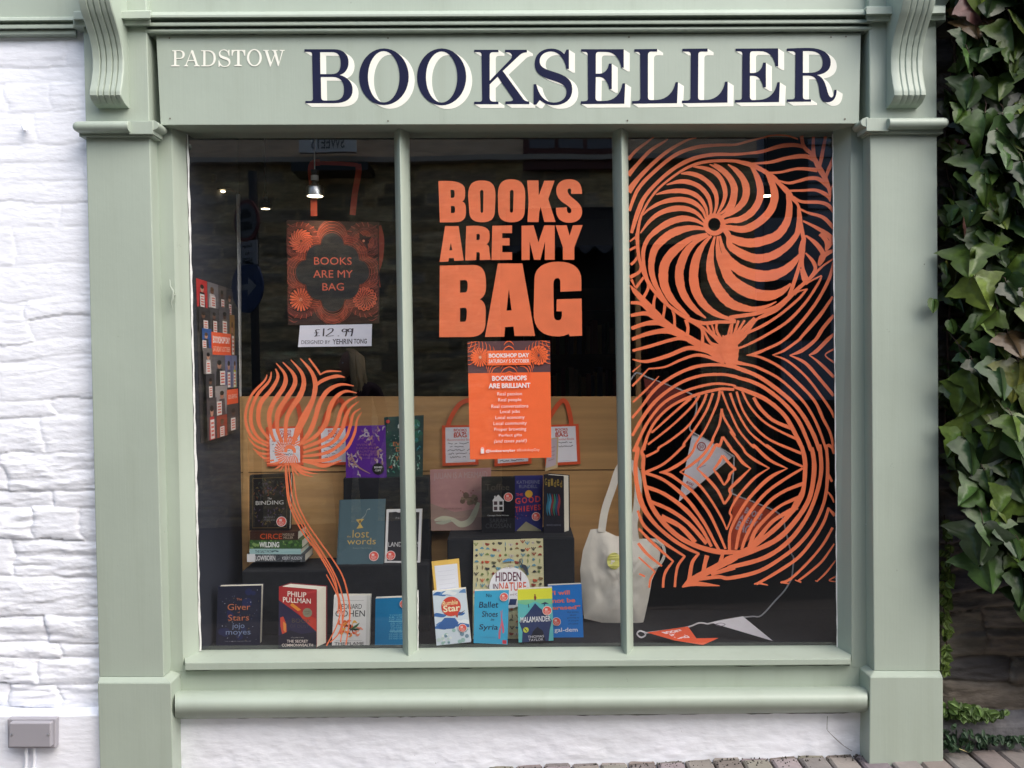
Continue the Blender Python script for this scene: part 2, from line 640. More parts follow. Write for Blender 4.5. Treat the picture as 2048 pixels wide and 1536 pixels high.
def grid_obj(name, x0, x1, z0, z1, res, height, y, material, color=None, lean=0.0):
    nx, nz = int((x1 - x0) / res) + 1, int((z1 - z0) / res) + 1
    X, Z = np.meshgrid(np.linspace(x0, x1, nx), np.linspace(z0, z1, nz))
    H = height(X, Z)
    co = np.stack([X, y - H, Z], -1).reshape(-1, 3)
    i = np.arange(nx * nz).reshape(nz, nx)
    q = np.stack([i[:-1, :-1], i[:-1, 1:], i[1:, 1:], i[1:, :-1]], -1).reshape(-1, 4)
    me = bpy.data.meshes.new(name)
    me.vertices.add(len(co))
    me.vertices.foreach_set('co', co.astype(np.float32).ravel())
    me.loops.add(q.size)
    me.loops.foreach_set('vertex_index', q.astype(np.int32).ravel())
    me.polygons.add(len(q))
    me.polygons.foreach_set('loop_start', np.arange(0, q.size, 4, dtype=np.int32))
    me.polygons.foreach_set('loop_total', np.full(len(q), 4, np.int32))
    me.polygons.foreach_set('use_smooth', np.ones(len(q), bool))
    me.update(calc_edges=True)
    me.materials.append(material)
    if color is not None:
        a = me.color_attributes.new('tone', 'FLOAT_COLOR', 'POINT')
        c = color(X, Z, H)
        a.data.foreach_set('color', np.concatenate([c.reshape(-1, 3), np.ones((nx * nz, 1))], 1).astype(np.float32).ravel())
    o = bpy.data.objects.new(name, me)
    COL.objects.link(o)
    return o

def white_height(X, Z):
    sid, d, t = courses(X, Z, 11, 0.05, 0.135, 0.14, 0.5, 0.045)
    rng = np.random.RandomState(3)
    base = rng.uniform(-.006, .010, 8192)[sid % 8192]
    rough = rng.uniform(0.2, 1.0, 8192)[(sid * 7 + 3) % 8192]
    low = np.clip((1.75 - Z) / 1.2, 0.25, 1.3)          # the paint is thinner and the stone rougher lower down
    joint = np.exp(-np.maximum(d, 0) / 0.006) * 0.011
    split = vnoise(X, Z, 0.28, 0.035, 21, 5) * 0.024
    step = np.round(split / 0.007) * 0.007
    fine = vnoise(X, Z, 0.05, 0.016, 31, 4) * 0.0095
    h = (base - joint + (0.55 * step + 0.45 * split + fine) * rough) * low
    return (h + (1 - t) * 0.004 * rough) * .66
wx1 = P(198, 1352, 0.05).x
b_white = grid_obj('white_stone_wall', -2.9, wx1 + .05, P(100, 1424, .03).z, 3.2, 0.0045, white_height, 0.045, WHITE)
tag(b_white, 'white painted rough stone wall at the left of the shopfront', 'wall')
b = MB()
zt = P(100, 1424, .03).z
b.prism([(-2.9, .0, zt - 1.5), (wx1 + .06, .0, zt - 1.5), (wx1 + .06, .0, zt), (-2.9, .0, zt)],
        [(-2.9, .06, zt - 1.5), (wx1 + .06, .06, zt - 1.5), (wx1 + .06, .06, zt + .012), (-2.9, .06, zt + .012)], WHITE)
attach(b.build('smooth_plinth', bevel=.004), b_white)

DARKST = mat('slate_rubble', (0.07, 0.064, 0.06), 0.85, var=0.35, scale=18, bump=0.003, bscale=90, stretch=(0.6, 1, 2.2))
n_, l_ = DARKST.node_tree.nodes, DARKST.node_tree.links
at_ = n_.new('ShaderNodeVertexColor')
at_.layer_name = 'tone'
l_.new(at_.outputs[0], [q for q in n_ if q.type == 'MIX'][0].inputs[6])
def slate(seed, y_amp=1.0, hmin=.05, hmax=.15):
    def hgt(X, Z):
        sid, d, t = courses(X, Z, seed, hmin, hmax, .14, .5, .04)
        rng = np.random.RandomState(seed + 7)
        base = rng.uniform(-.012, .014, 8192)[sid % 8192]
        joint = np.exp(-np.maximum(d, 0) / .007) * .022
        return (base - joint + vnoise(X, Z, .2, .03, seed + 9, 5) * .022 + vnoise(X, Z, .03, .012, seed + 4, 3) * .004) * y_amp
    def colr(X, Z, H):
        sid, d, t = courses(X, Z, seed, hmin, hmax, .14, .5, .04)
        rng = np.random.RandomState(seed + 17)
        pal = np.array([[.085, .082, .095], [.11, .10, .105], [.15, .125, .10], [.125, .11, .088], [.07, .065, .066], [.19, .17, .15]])
        c = pal[rng.randint(0, len(pal), 8192)[sid % 8192]] * rng.uniform(.75, 1.25, 8192)[sid % 8192][..., None]
        mort = np.exp(-np.maximum(d, 0) / .006)[..., None]
        c = c * (1 - mort) + np.array([.21, .185, .155]) * mort
        return c * (1 + 0.5 * vnoise(X, Z, .1, .03, seed + 2, 4))[..., None]
    return hgt, colr
h_, c_ = slate(41)
xr = P(1878, 800, .10).x
stone = grid_obj('slate_rubble_wall', xr - .03, 3.2, gz(1.5) - .3, 3.2, .006, h_, .11, DARKST, c_)
tag(stone, 'dark slate rubble wall behind the large leaved ivy', 'wall')
zl = P(1950, 1460, .0).z
b = MB()
FOOT = mat('grey_render_footing', (.12, .118, .125), .95, var=.35, scale=14, bump=.006, bscale=40)
b.prism([(xr - .02, .045, zl - .4), (3.2, .045, zl - .4), (3.2, .045, zl), (xr - .02, .045, zl)],
        [(xr - .02, .13, zl - .4), (3.2, .13, zl - .4), (3.2, .13, zl + .025), (xr - .02, .13, zl + .025)], FOOT)
attach(b.build('footing', bevel=.012), stone)

# ------------------------------------------------------------------ the shopfront
shop = thing('shopfront', 'sage green painted bookshop front with three window panes and lettered sign board', 'shopfront', P(1024, 1515, .05))

def profile_run(mbd, xa, xb, prof, m, dpy_b=0.0, sc=1.0, back=0.09):
    """a moulding: prof = [(py, y)] at pixel column xa, carried straight to column xb"""
    A = [P(xa, py, y) for py, y in prof]
    B = [P(xb, prof[0][0] + (py - prof[0][0]) * sc + dpy_b, y) for py, y in prof]
    A += [Vector((A[-1].x, back, A[-1].z)), Vector((A[0].x, back, A[0].z))]
    B += [Vector((B[-1].x, back, B[-1].z)), Vector((B[0].x, back, B[0].z))]
    mbd.prism(A, B, m)

b = MB()
b.slab([(-420, -260), (2060, -260), (1880, 30), (-420, 40)], .03, .1, GREEN)
b.build('frieze', shop, bevel=.002)
b = MB()
profile_run(b, 290, 1745, [(24, .03), (26, -.012), (30, -.022), (35, -.022), (38, -.002), (44, .014), (45, -.008), (48, -.013), (52, -.012), (54, .006), (57, .018), (58.5, .0), (62, -.004), (66, .0), (68, .014), (70, .02)], GREEN, -6)
profile_run(b, -420, 152, [(37, .03), (39, .004), (44, .0), (50, .022), (54, .006), (60, .006), (63, .026), (64, .018), (72, .018), (75, .035), (78, .04)], GREEN, -4)
b.build('architrave', shop, bevel=.0012)

def pilaster(side):
    L = side < 0
    b = MB()
    if L:
        b.slab([(162, -120), (289, -120), (328, 1354), (198, 1354)], 0, .17, GREEN)
    else:
        b.slab([(1737, -120), (1872, -120), (1880, 1342), (1748, 1342)], 0, .17, GREEN)
    p = b.build('pilaster', shop, bevel=.003)
    b = MB()
    if L:
        b.slab([(195, 1366), (342, 1366), (349, 1700), (204, 1700)], -.026, .17, GREEN)
        t = [(198, 1354), (328, 1354), (342, 1366), (195, 1366)]
    else:
        b.slab([(1740, 1354), (1886, 1354), (1887, 1570), (1738, 1570)], -.026, .17, GREEN)
        t = [(1748, 1342), (1880, 1342), (1886, 1354), (1740, 1354)]
    q = [P(*t[0], -.001), P(*t[1], -.001), P(*t[2], -.0255), P(*t[3], -.0255)]
    b.prism(q, [Vector((v.x, .10, v.z)) for v in q], GREEN)
    b.build('plinth', p, bevel=.003)
    # capital: half round in front, flat block towards the window, fillet below
    b = MB()
    if L:
        xs, flat, fil, cz, r_ = (146, 258), (257, 306), (158, 306), 253, 10.5
    else:
        xs, flat, fil, cz, r_ = (1777, 1897), (1733, 1778), (1738, 1887), 246, 10
    rm = r_ * .00166
    X0, X1, zc = P(xs[0], cz, -.04).x, P(xs[1], cz, -.04).x, P(xs[0], cz, -.04).z
    def ring(X, k):
        arc = [Vector((X, -.035 - rm * k * math.sin(a), zc + rm * k * math.cos(a))) for a in [math.pi * i / 10 for i in range(11)]]
        return [Vector((X, .06, zc + rm * k))] + arc + [Vector((X, .06, zc - rm * k))]
    st = [(X0, .45), (X0 + .004, .75), (X0 + .010, .93), (X0 + .017, 1), (X1, 1)] if L else [(X0, 1), (X1 - .017, 1), (X1 - .010, .93), (X1 - .004, .75), (X1, .45)]
    rings = [ring(*q) for q in st]
    n = len(rings[0])
    b.add([q for rg in rings for q in rg], [(i * n + k, i * n + (k + 1) % n, (i + 1) * n + (k + 1) % n, (i + 1) * n + k) for i in range(len(rings) - 1) for k in range(n)], GREEN)
    b.add(rings[0], [tuple(range(n))], GREEN)
    b.add(rings[-1], [tuple(range(n))], GREEN)
    dz = -6 if not L else 0
    b.slab([(flat[0], 242 + dz), (flat[1], 242 + dz), (flat[1], 268 + dz), (flat[0], 268 + dz)], -.030, .05, GREEN)
    ex = flat[1] if L else flat[0]
    e0 = P(ex, 253 + dz, -.012)
    sgn = 1 if L else -1
    b.add(*(lambda pts: ([q for pr in pts for q in pr], [(i * 2, i * 2 + 1, i * 2 + 3, i * 2 + 2) for i in range(len(pts) - 1)] + [tuple(range(0, len(pts) * 2, 2)), tuple(range(1, len(pts) * 2, 2))]))(
        [(Vector((e0.x + sgn * .026 * math.sin(a), -.028, e0.z + .017 * math.cos(a))), Vector((e0.x + sgn * .026 * math.sin(a), .045, e0.z + .017 * math.cos(a)))) for a in [math.pi * i / 8 for i in range(9)]]), GREEN)
    b.slab([(fil[0], 262 + dz), (fil[1], 262 + dz), (fil[1], 273 + dz), (fil[0], 273 + dz)], -.016, .05, GREEN)
    b.build('capital', p, smooth=True, bevel=.0012)
    # the architrave breaks forward round the pilaster
    b = MB()
    pr = [(22, 0), (24, -.045), (38, -.047), (41, -.03), (44, -.03), (52, -.026), (55, 0)]
    if L:
        profile_run(b, 147, 301, pr, GREEN, -2)
    else:
        profile_run(b, 1733, 1891, [(q - 10, y) for q, y in pr], GREEN, -2)
    b.build('moulding_return', p, bevel=.001)
    # corbel
    X0 = -1.327 if L else 1.313
    prof = [(217, .0), (214, -.012), (207, -.036), (199, -.052), (190, -.063), (181, -.0625), (166, -.052), (142, -.040), (118, -.037), (94, -.044), (70, -.060), (46, -.083), (22, -.108), (0, -.124), (-40, -.140), (-120, -.142)]
    fl = [(0, .004), (.03, 0), (.24, 0), (.27, .008), (.30, .001), (.42, .001), (.45, .008), (.48, 0), (.62, 0), (.65, .008), (.68, .001), (.79, .001), (.82, .008), (.85, 0), (.97, 0), (1, .004)]
    k = 1.0 if L else .45
    W = .104
    pxm = 234 if L else 1808
    prs = []
    for i in range(len(prof) - 1):
        for t in (0, .34, .67):
            prs.append(tuple(prof[i][j] + (prof[i + 1][j] - prof[i][j]) * t for j in (0, 1)))
    prs.append(prof[-1])
    rows = []
    for py, y in prs:
        zz = P(pxm, py, y).z
        rows.append([Vector((X0 + (u - .5) * W, min(y + g * k * min(1, max(0.2, -y / .03)), .01), zz)) for u, g in fl])
    n = len(fl)
    b = MB()
    b.add([q for r0 in rows for q in r0], [(i * n + j, i * n + j + 1, (i + 1) * n + j + 1, (i + 1) * n + j) for i in range(len(rows) - 1) for j in range(n - 1)], GREEN)
    for j in (0, n - 1):
        fr = [r0[j] for r0 in rows]
        bk = [Vector((q.x, .012, q.z)) for q in fr]
        m_ = len(fr)
        b.add(fr + bk, [(i, i + 1, m_ + i + 1, m_ + i) for i in range(m_ - 1)], GREEN)
    b.build('corbel', p, smooth=True)
    return p
pil_l, pil_r = pilaster(-1), pilaster(1)

# sign board with its lettering
b = MB()
b.slab([(312, 70), (1722, 66), (1718, 247), (321, 250)], .02, .117, GREEN)
sign = b.build('sign_board', shop, bevel=.0015)
sg = MB()
art = Art(sg, plane_map(.0195), 1.0, .0002, .0)
def zoomer(x0, y0, k):
    return lambda d: [[(x0 + x / k, y0 + y / k) for x, y in c] for c in svg(d)]
zA, zB, zC = zoomer(600, 60, 3.7236), zoomer(1130, 60, 3.471), zoomer(330, 80, 7.062)
def zell(z, *e):
    return z('M ' + ' L '.join('%f %f' % q for q in ell(*e)))[0]
LS = 'M2003 145 L2003 290 L1985 290 C1975 225 1935 160 1870 160 C1815 160 1785 195 1785 230 C1785 270 1810 285 1870 305 C1950 330 2028 350 2028 440 C2028 520 1970 560 1890 560 C1845 560 1810 540 1785 522 L1760 556 L1740 556 L1740 403 L1760 403 C1775 480 1820 540 1890 540 C1950 540 1985 505 1985 460 C1985 410 1945 395 1880 375 C1800 350 1748 325 1748 250 C1748 185 1795 138 1870 138 C1915 138 1945 155 1968 178 L1985 145 Z'
letters = [
    zA('M33 143 L255 143 C330 143 362 190 362 240 C362 290 335 325 295 335 C355 350 392 390 392 445 C392 510 345 545 255 545 L40 545 L40 528 L75 528 C92 528 97 520 97 505 L90 185 C90 168 82 163 65 163 L33 163 Z M150 165 L235 165 C285 165 303 190 303 245 C303 300 285 328 235 328 L152 328 Z M155 350 L245 350 C305 350 328 390 328 440 C328 500 305 525 245 525 L185 525 C165 525 158 518 158 500 Z'),
    [zell(zA, 625, 348, 185, 211), zell(zA, 624, 348, 118, 191)],
    [zell(zA, 1055, 349, 183, 212), zell(zA, 1055, 350, 117, 190)],
    zA('M1297 147 L1478 147 L1478 165 L1440 165 C1422 165 1413 172 1413 190 L1413 378 L1570 215 C1590 193 1575 166 1545 166 L1527 166 L1527 147 L1690 147 L1690 166 C1665 168 1650 172 1630 192 L1510 305 L1660 510 C1672 527 1685 532 1708 532 L1708 552 L1530 552 L1530 532 L1565 530 C1588 527 1592 520 1583 505 L1472 348 L1413 405 L1413 505 C1413 525 1425 533 1445 533 L1478 533 L1478 553 L1297 553 L1297 534 L1335 534 C1352 534 1357 525 1357 510 L1352 190 C1352 172 1345 165 1330 165 L1297 165 Z'),
    zA(LS),
    zB('M112 133 L408 133 L408 262 L392 262 C380 190 340 152 280 152 L235 152 C220 152 214 160 214 175 L214 303 L240 303 C275 300 300 275 305 233 L325 233 L325 410 L307 410 C300 360 275 328 240 326 L214 326 L212 470 C212 488 220 492 235 492 L270 492 C340 492 385 450 400 370 L418 370 L412 512 L110 514 L110 495 L140 493 C155 492 160 485 160 470 L158 175 C158 160 152 152 138 152 L112 150 Z'),
    zB('M482 133 L640 131 L640 150 L600 150 C582 150 576 160 576 175 L576 465 C576 480 582 486 598 486 L640 485 C710 480 755 430 768 362 L785 362 L778 508 L466 512 L466 493 L500 492 C518 490 524 482 524 465 L522 178 C522 160 515 152 500 152 L482 152 Z'),
    zB('M815 130 L990 128 L990 150 L950 150 C932 150 926 158 926 172 L924 465 C924 480 930 486 945 486 L985 485 C1060 480 1100 425 1112 358 L1130 358 L1128 504 L812 508 L812 490 L848 489 C866 487 872 480 872 465 L874 178 C874 160 868 150 852 150 L815 150 Z'),
    zB('M1184 129 L1480 127 L1480 252 L1463 252 C1452 185 1420 147 1350 147 L1305 147 C1290 147 1284 155 1284 170 L1284 298 L1310 298 C1345 295 1370 268 1376 226 L1395 226 L1395 398 L1376 398 C1370 350 1345 320 1310 318 L1284 318 L1284 462 C1284 480 1292 486 1306 486 L1350 485 C1420 480 1462 435 1475 362 L1492 362 L1486 500 L1180 504 L1180 486 L1210 485 C1226 483 1230 475 1230 460 L1232 170 C1232 155 1225 148 1210 148 L1184 148 Z'),
    zB('M1540 128 C1600 126 1650 124 1690 124 C1790 124 1845 165 1845 225 C1845 275 1810 305 1750 312 C1800 330 1810 380 1822 425 C1830 455 1840 470 1852 468 C1865 464 1868 440 1870 415 L1886 415 C1886 460 1870 502 1820 502 C1775 502 1770 460 1765 415 C1758 350 1740 318 1690 317 L1652 317 L1652 462 C1652 478 1660 482 1675 482 L1708 481 L1708 497 L1540 499 L1540 482 L1575 481 C1592 480 1598 472 1598 458 L1600 170 C1600 155 1592 148 1578 148 L1540 146 Z M1652 146 L1690 146 C1760 146 1790 175 1790 225 C1790 275 1755 297 1690 297 L1652 297 Z')]
for L_ in letters:                                      # cream block shade, thrown to the lower right
    for i in range(9):
        t = 1 - i / 9
        art.fill([[(x + 12 * t, y + 7.5 * t) for x, y in c] for c in L_], CREAM, off=.0002 + i * .00008)
for L_ in letters:
    art.fill(L_, NAVY, off=.0012)
def fit(contours, x0, y0, x1, y1):
    xs = [q[0] for c in contours for q in c]
    ys = [q[1] for c in contours for q in c]
    return [[(x0 + (x - min(xs)) / (max(xs) - min(xs)) * (x1 - x0), y0 + (y - min(ys)) / (max(ys) - min(ys)) * (y1 - y0)) for x, y in c] for c in contours]
zp = lambda x, y: (330 + x / 7.062, 80 + y / 7.062)
small = [
    zC('M100 145 L200 145 C255 145 280 170 280 205 C280 245 250 268 195 268 L160 268 L160 350 L205 358 L205 372 L85 372 L85 360 L128 350 L128 160 L100 158 Z M160 158 L195 158 C230 158 247 175 247 205 C247 240 230 255 195 255 L160 255 Z'),
    zC('M375 140 L400 150 L465 350 L490 360 L490 372 L410 372 L410 360 L432 352 L415 298 L325 298 L305 350 L325 360 L325 372 L270 372 L270 362 L290 352 Z M368 175 L410 285 L330 285 Z'),
    zC('M510 145 L610 145 C680 145 718 190 718 255 C718 325 680 372 600 372 L510 372 L510 360 L540 352 L540 160 L510 158 Z M572 160 L600 160 C655 160 685 195 685 255 C685 320 655 358 600 358 L572 358 Z'),
    fit(svg(LS), *zp(755, 133), *zp(925, 380)),
    zC('M940 140 L1135 140 L1132 222 L1118 222 C1112 180 1100 155 1070 155 L1054 155 L1054 345 L1085 355 L1085 368 L980 368 L980 355 L1018 345 L1018 155 L1000 155 C970 155 958 180 955 222 L940 222 Z'),
    [zell(zC, 1262, 250, 105, 122), zell(zC, 1262, 250, 73, 106)],
    zC('M1385 140 L1470 140 L1470 150 L1450 155 L1500 315 L1545 200 L1530 155 L1510 150 L1510 140 L1590 140 L1590 150 L1568 155 L1612 315 L1650 158 L1620 150 L1620 140 L1690 140 L1690 150 L1668 158 L1605 368 L1595 368 L1548 225 L1492 375 L1482 375 L1412 158 L1385 150 Z')]
for L_ in small:
    art.fill(L_, CREAM, off=.0012)
sg.build('lettering', sign, recalc=False)
for x, y in ((339, 76), (340, 237), (776, 76), (776, 242), (1258, 74), (1255, 241), (1692, 73), (1690, 238), (1662, 74)):
    b = MB()
    a2 = Art(b, plane_map(.0195), 1.0, .0001, .001)
    a2.circ(x, y, 1.7, mat('rust_dot', (.12, .10, .08), .8), 10)
    b.build('screw_head', sign, recalc=False)

# head, stiles, splays
b = MB()
b.slab([(285, 55), (1750, 55), (1740, 262), (300, 265)], .1175, .2, GREEN)
b.slab([(285, 245), (343, 255), (367, 1343), (315, 1343)], .06, .16, GREEN)
b.slab([(1701, 250), (1755, 250), (1760, 1340), (1703, 1334)], .06, .16, GREEN)
q = [P(342.5, 255, .0605), P(366.5, 1345, .0605), P(399, 1306, .119), P(372, 262, .119)]
b.prism(q, [v + Vector((-.02, .04, 0)) for v in q], GREEN)
q = [P(1701.5, 250, .0605), P(1703.5, 1335, .0605), P(1675, 1296, .119), P(1666, 262, .119)]
b.prism(q, [v + Vector((.02, .04, 0)) for v in q], GREEN)
b.build('window_frame', shop, bevel=.0012)
random.seed(4)
b = MB()
a2 = Art(b, plane_map(.1165), 1.0, .0003, .0)
a2.ribbon([(375 + 26 * t + random.uniform(-.6, .6), 268 + 1034 * t, random.uniform(2.6, 5.4)) for t in [i / 60 for i in range(61)]], PUTTY, 2)
b.build('putty_line', shop, recalc=False)
b = MB()
a2 = Art(b, plane_map(.1165), 1.0, .0003, .0)
a2.ribbon([(1665.5 + 9 * t + random.uniform(-.4, .4), 268 + 1026 * t, random.uniform(1.6, 3.2)) for t in [i / 60 for i in range(61)]], PUTTY, 2)
b.build('putty_line', shop, recalc=False)
b = MB()
a2 = Art(b, plane_map(.1165), 1.0, .0003, .0)
a2.ribbon([(836 + random.uniform(-.4, .4), 1180 + 125 * t, random.uniform(1.2, 2.6)) for t in [i / 20 for i in range(21)]], PUTTY, 2)
b.build('putty_line', shop, recalc=False)
def mullion(t0, t1, b0, b1, rt, rb):
    b = MB()
    T = [P(t0, 258, .121), P(rt - 3.5, 255, .076), P(rt, 255, .070), P(rt + 3.5, 255, .075), P(t1, 258, .121)]
    B = [P(b0, 1313, .121), P(rb - 3.5, 1321, .076), P(rb, 1321, .070), P(rb + 3.5, 1321, .075), P(b1, 1313, .121)]
    T += [Vector((T[-1].x, .15, T[-1].z)), Vector((T[0].x, .15, T[0].z))]
    B += [Vector((B[-1].x, .15, B[-1].z)), Vector((B[0].x, .15, B[0].z))]
    b.prism(T, B, GREEN)
    return b.build('mullion', shop, smooth=True, bevel=.0008)
mullion(788, 817, 806, 835, 799, 817)
mullion(1225, 1256, 1244, 1267, 1243, 1254)

# sill, apron, torus
b = MB()
A = [P(368, 1300, .135), P(370, 1326, .03), P(370, 1340.5, .03), P(370, 1341, .07)]
M_ = [P(1000, 1294, .135), P(1000, 1321, .03), P(1000, 1334, .03), P(1000, 1335, .07)]
B = [P(1704, 1290, .135), P(1701, 1318, .03), P(1701, 1329, .03), P(1701, 1330, .07)]
b.prism(A, M_, GREEN)
b.prism(M_, B, GREEN)
b.build('sill', shop, bevel=.0015)
b = MB()
b.slab([(325, 1332), (1750, 1322), (1750, 1384), (325, 1392)], .061, .16, GREEN)
b.build('apron', shop, bevel=.001)
b = MB()
prof = [(1382, .055), (1384, .022), (1390, .0), (1398, -.018), (1407, -.028), (1417, -.030), (1425, -.024), (1432, -.010), (1436, .012), (1438, .05)]
profile_run(b, 350, 1735, prof, GREEN, -9, .93)
b.build('torus_moulding', shop, smooth=True)
def riser_height(X, Z):
    return vnoise(X, Z, .35, .16, 71, 5) * .006 + vnoise(X, Z, .05, .03, 77, 3) * .003
riser = grid_obj('stall_riser', P(335, 1480, .05).x, P(1745, 1480, .05).x, -.35, P(1000, 1425, .05).z, .005, riser_height, .05, WHITE)
attach(riser, shop)
b = MB()
a2 = Art(b, plane_map(.046), 1.0, .0002, .004)
CRK = mat('hairline_crack', (.25, .24, .25), .9)
a2.ribbon([(1655, 1432, 1), (1654, 1455, 1.2), (1656, 1462, 1), (1672, 1478, 1.6), (1688, 1492, 1.4), (1704, 1502, 1)], CRK, 3, jit=.4)
b.build('crack', riser, recalc=False)
SOIL_SHADE = mat('dirt_and_joint_shade', (.035, .032, .025), .95, var=.4, scale=80)  # soil colour of the grit, also used for the shaded joint lines
b = MB()
random.seed(8)
for i in range(650):                                   # grit and moss caught along the foot of the wall
    x = random.uniform(P(360, 1500, .04).x, P(1724, 1500, .04).x)
    y = random.uniform(.0, .045) if random.random() < .8 else random.uniform(-.04, .04)
    r_ = random.uniform(.0015, .0048)
    z = gz(x) - .001
    a = random.uniform(0, 6)
    vs = [(x + r_ * math.cos(a + k * 2.1), y + r_ * math.sin(a + k * 2.1), z) for k in range(3)] + [(x, y, z + r_ * random.uniform(.7, 1.6))]
    b.add(vs, [(0, 1, 3), (1, 2, 3), (2, 0, 3)], SOIL_SHADE)
struct(b.build('grit'), 'stuff')

random.seed(12)
def joint_dirt_shade(xa, ya, xb, yb, y, parent, n=46, wmax=2.4, name='joint_stain_shade'):  # dark joint lines: grime, with the shade of the gaps painted in
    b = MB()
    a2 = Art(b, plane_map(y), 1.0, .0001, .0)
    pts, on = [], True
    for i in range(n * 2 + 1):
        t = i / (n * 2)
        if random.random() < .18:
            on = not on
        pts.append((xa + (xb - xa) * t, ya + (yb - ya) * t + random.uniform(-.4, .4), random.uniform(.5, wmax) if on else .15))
    a2.ribbon(pts, SOIL_SHADE, 2)
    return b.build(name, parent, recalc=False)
joint_dirt_shade(352, 1437, 1733, 1425, .044, shop, 60, 3.4)
joint_dirt_shade(372, 1341.5, 1699, 1330.5, .0595, shop, 60, 1.6)
joint_dirt_shade(306, 69.5, 1728, 63.5, .0185, shop, 50, 2.0)  # shade of the gap under the architrave, drawn as a dark ribbon
# cleat hook and the two pegs
b = MB()
c0 = P(341, 590, .045)
mm = .00165
b.tube([c0 + Vector((-1 * mm, .0, 32 * mm)), c0 + Vector((1 * mm, -.006, 18 * mm)), c0 + Vector((6 * mm, -.004, 8 * mm)), c0 + Vector((5 * mm, -.004, -6 * mm)), c0 + Vector((2 * mm, -.006, -16 * mm)), c0 + Vector((4 * mm, 0, -28 * mm))],
       [.0016, .003, .0045, .0055, .0035, .0022], GREEN, 8)
b.tube([c0 + Vector((5 * mm, -.004, 0)), c0 + Vector((5 * mm, .02, 0))], .004, GREEN, 8)
b.build('cleat_hook', shop, smooth=True)
for px, py in ((329, 1062), (1735, 1049)):
    c0 = P(px, py, .05)
    b = MB()
    b.tube([c0 + Vector((0, .02, 0)), c0 + Vector((.002, -.012, .0)), c0 + Vector((.002, -.014, .0))], [.0035, .0035, .005], GREEN if px < 1000 else STEEL, 10)
    b.build('peg', shop, smooth=True)

# glass
panes = []
for x0, x1, xb0, xb1 in ((366, 806, 392, 824), (810, 1240, 828, 1255), (1246, 1672, 1262, 1681)):
    b = MB()
    b.quad(P(x0, 256, YG), P(x1, 256, YG), P(xb1, 1306, YG), P(xb0, 1306, YG), GLASS)
    panes.append(b.build('window_pane', shop))
# ------------------------------------------------------------------ painting on the inside of the glass
YP = YG + .004
def strokes(art, txt, maps, m, sub=5, wk=1.0):
    """each line: x,y,w triples; a letter switches to another measuring frame"""
    for line in txt.strip().splitlines():
        pts, fr = [], None
        for t in line.split():
            if t[0].isalpha():
                fr = maps[t]
            else:
                x, y, w_ = [float(q) for q in t.split(',')]
                pts.append((fr[0] + x / fr[2], fr[1] + y / fr[2], w_ / fr[2] * wk))
        if len(pts) > 1:
            ends = [(pts[0][0], pts[0][1], pts[0][2])]
            art.ribbon(pts, m, sub, off=art.off_cycle(), jit=.06)
class GlassArt(Art):
    """paint on the room side of the glass, in overlapping coats a fraction of a millimetre apart"""
    def __init__(s, mb):
        super().__init__(mb, lambda px, py, off: P(px, py, YP + off), 1.0, .0, .0)
        s.k = 0
    def off_cycle(s):
        s.k += 1
        return (s.k % 14) * .00008

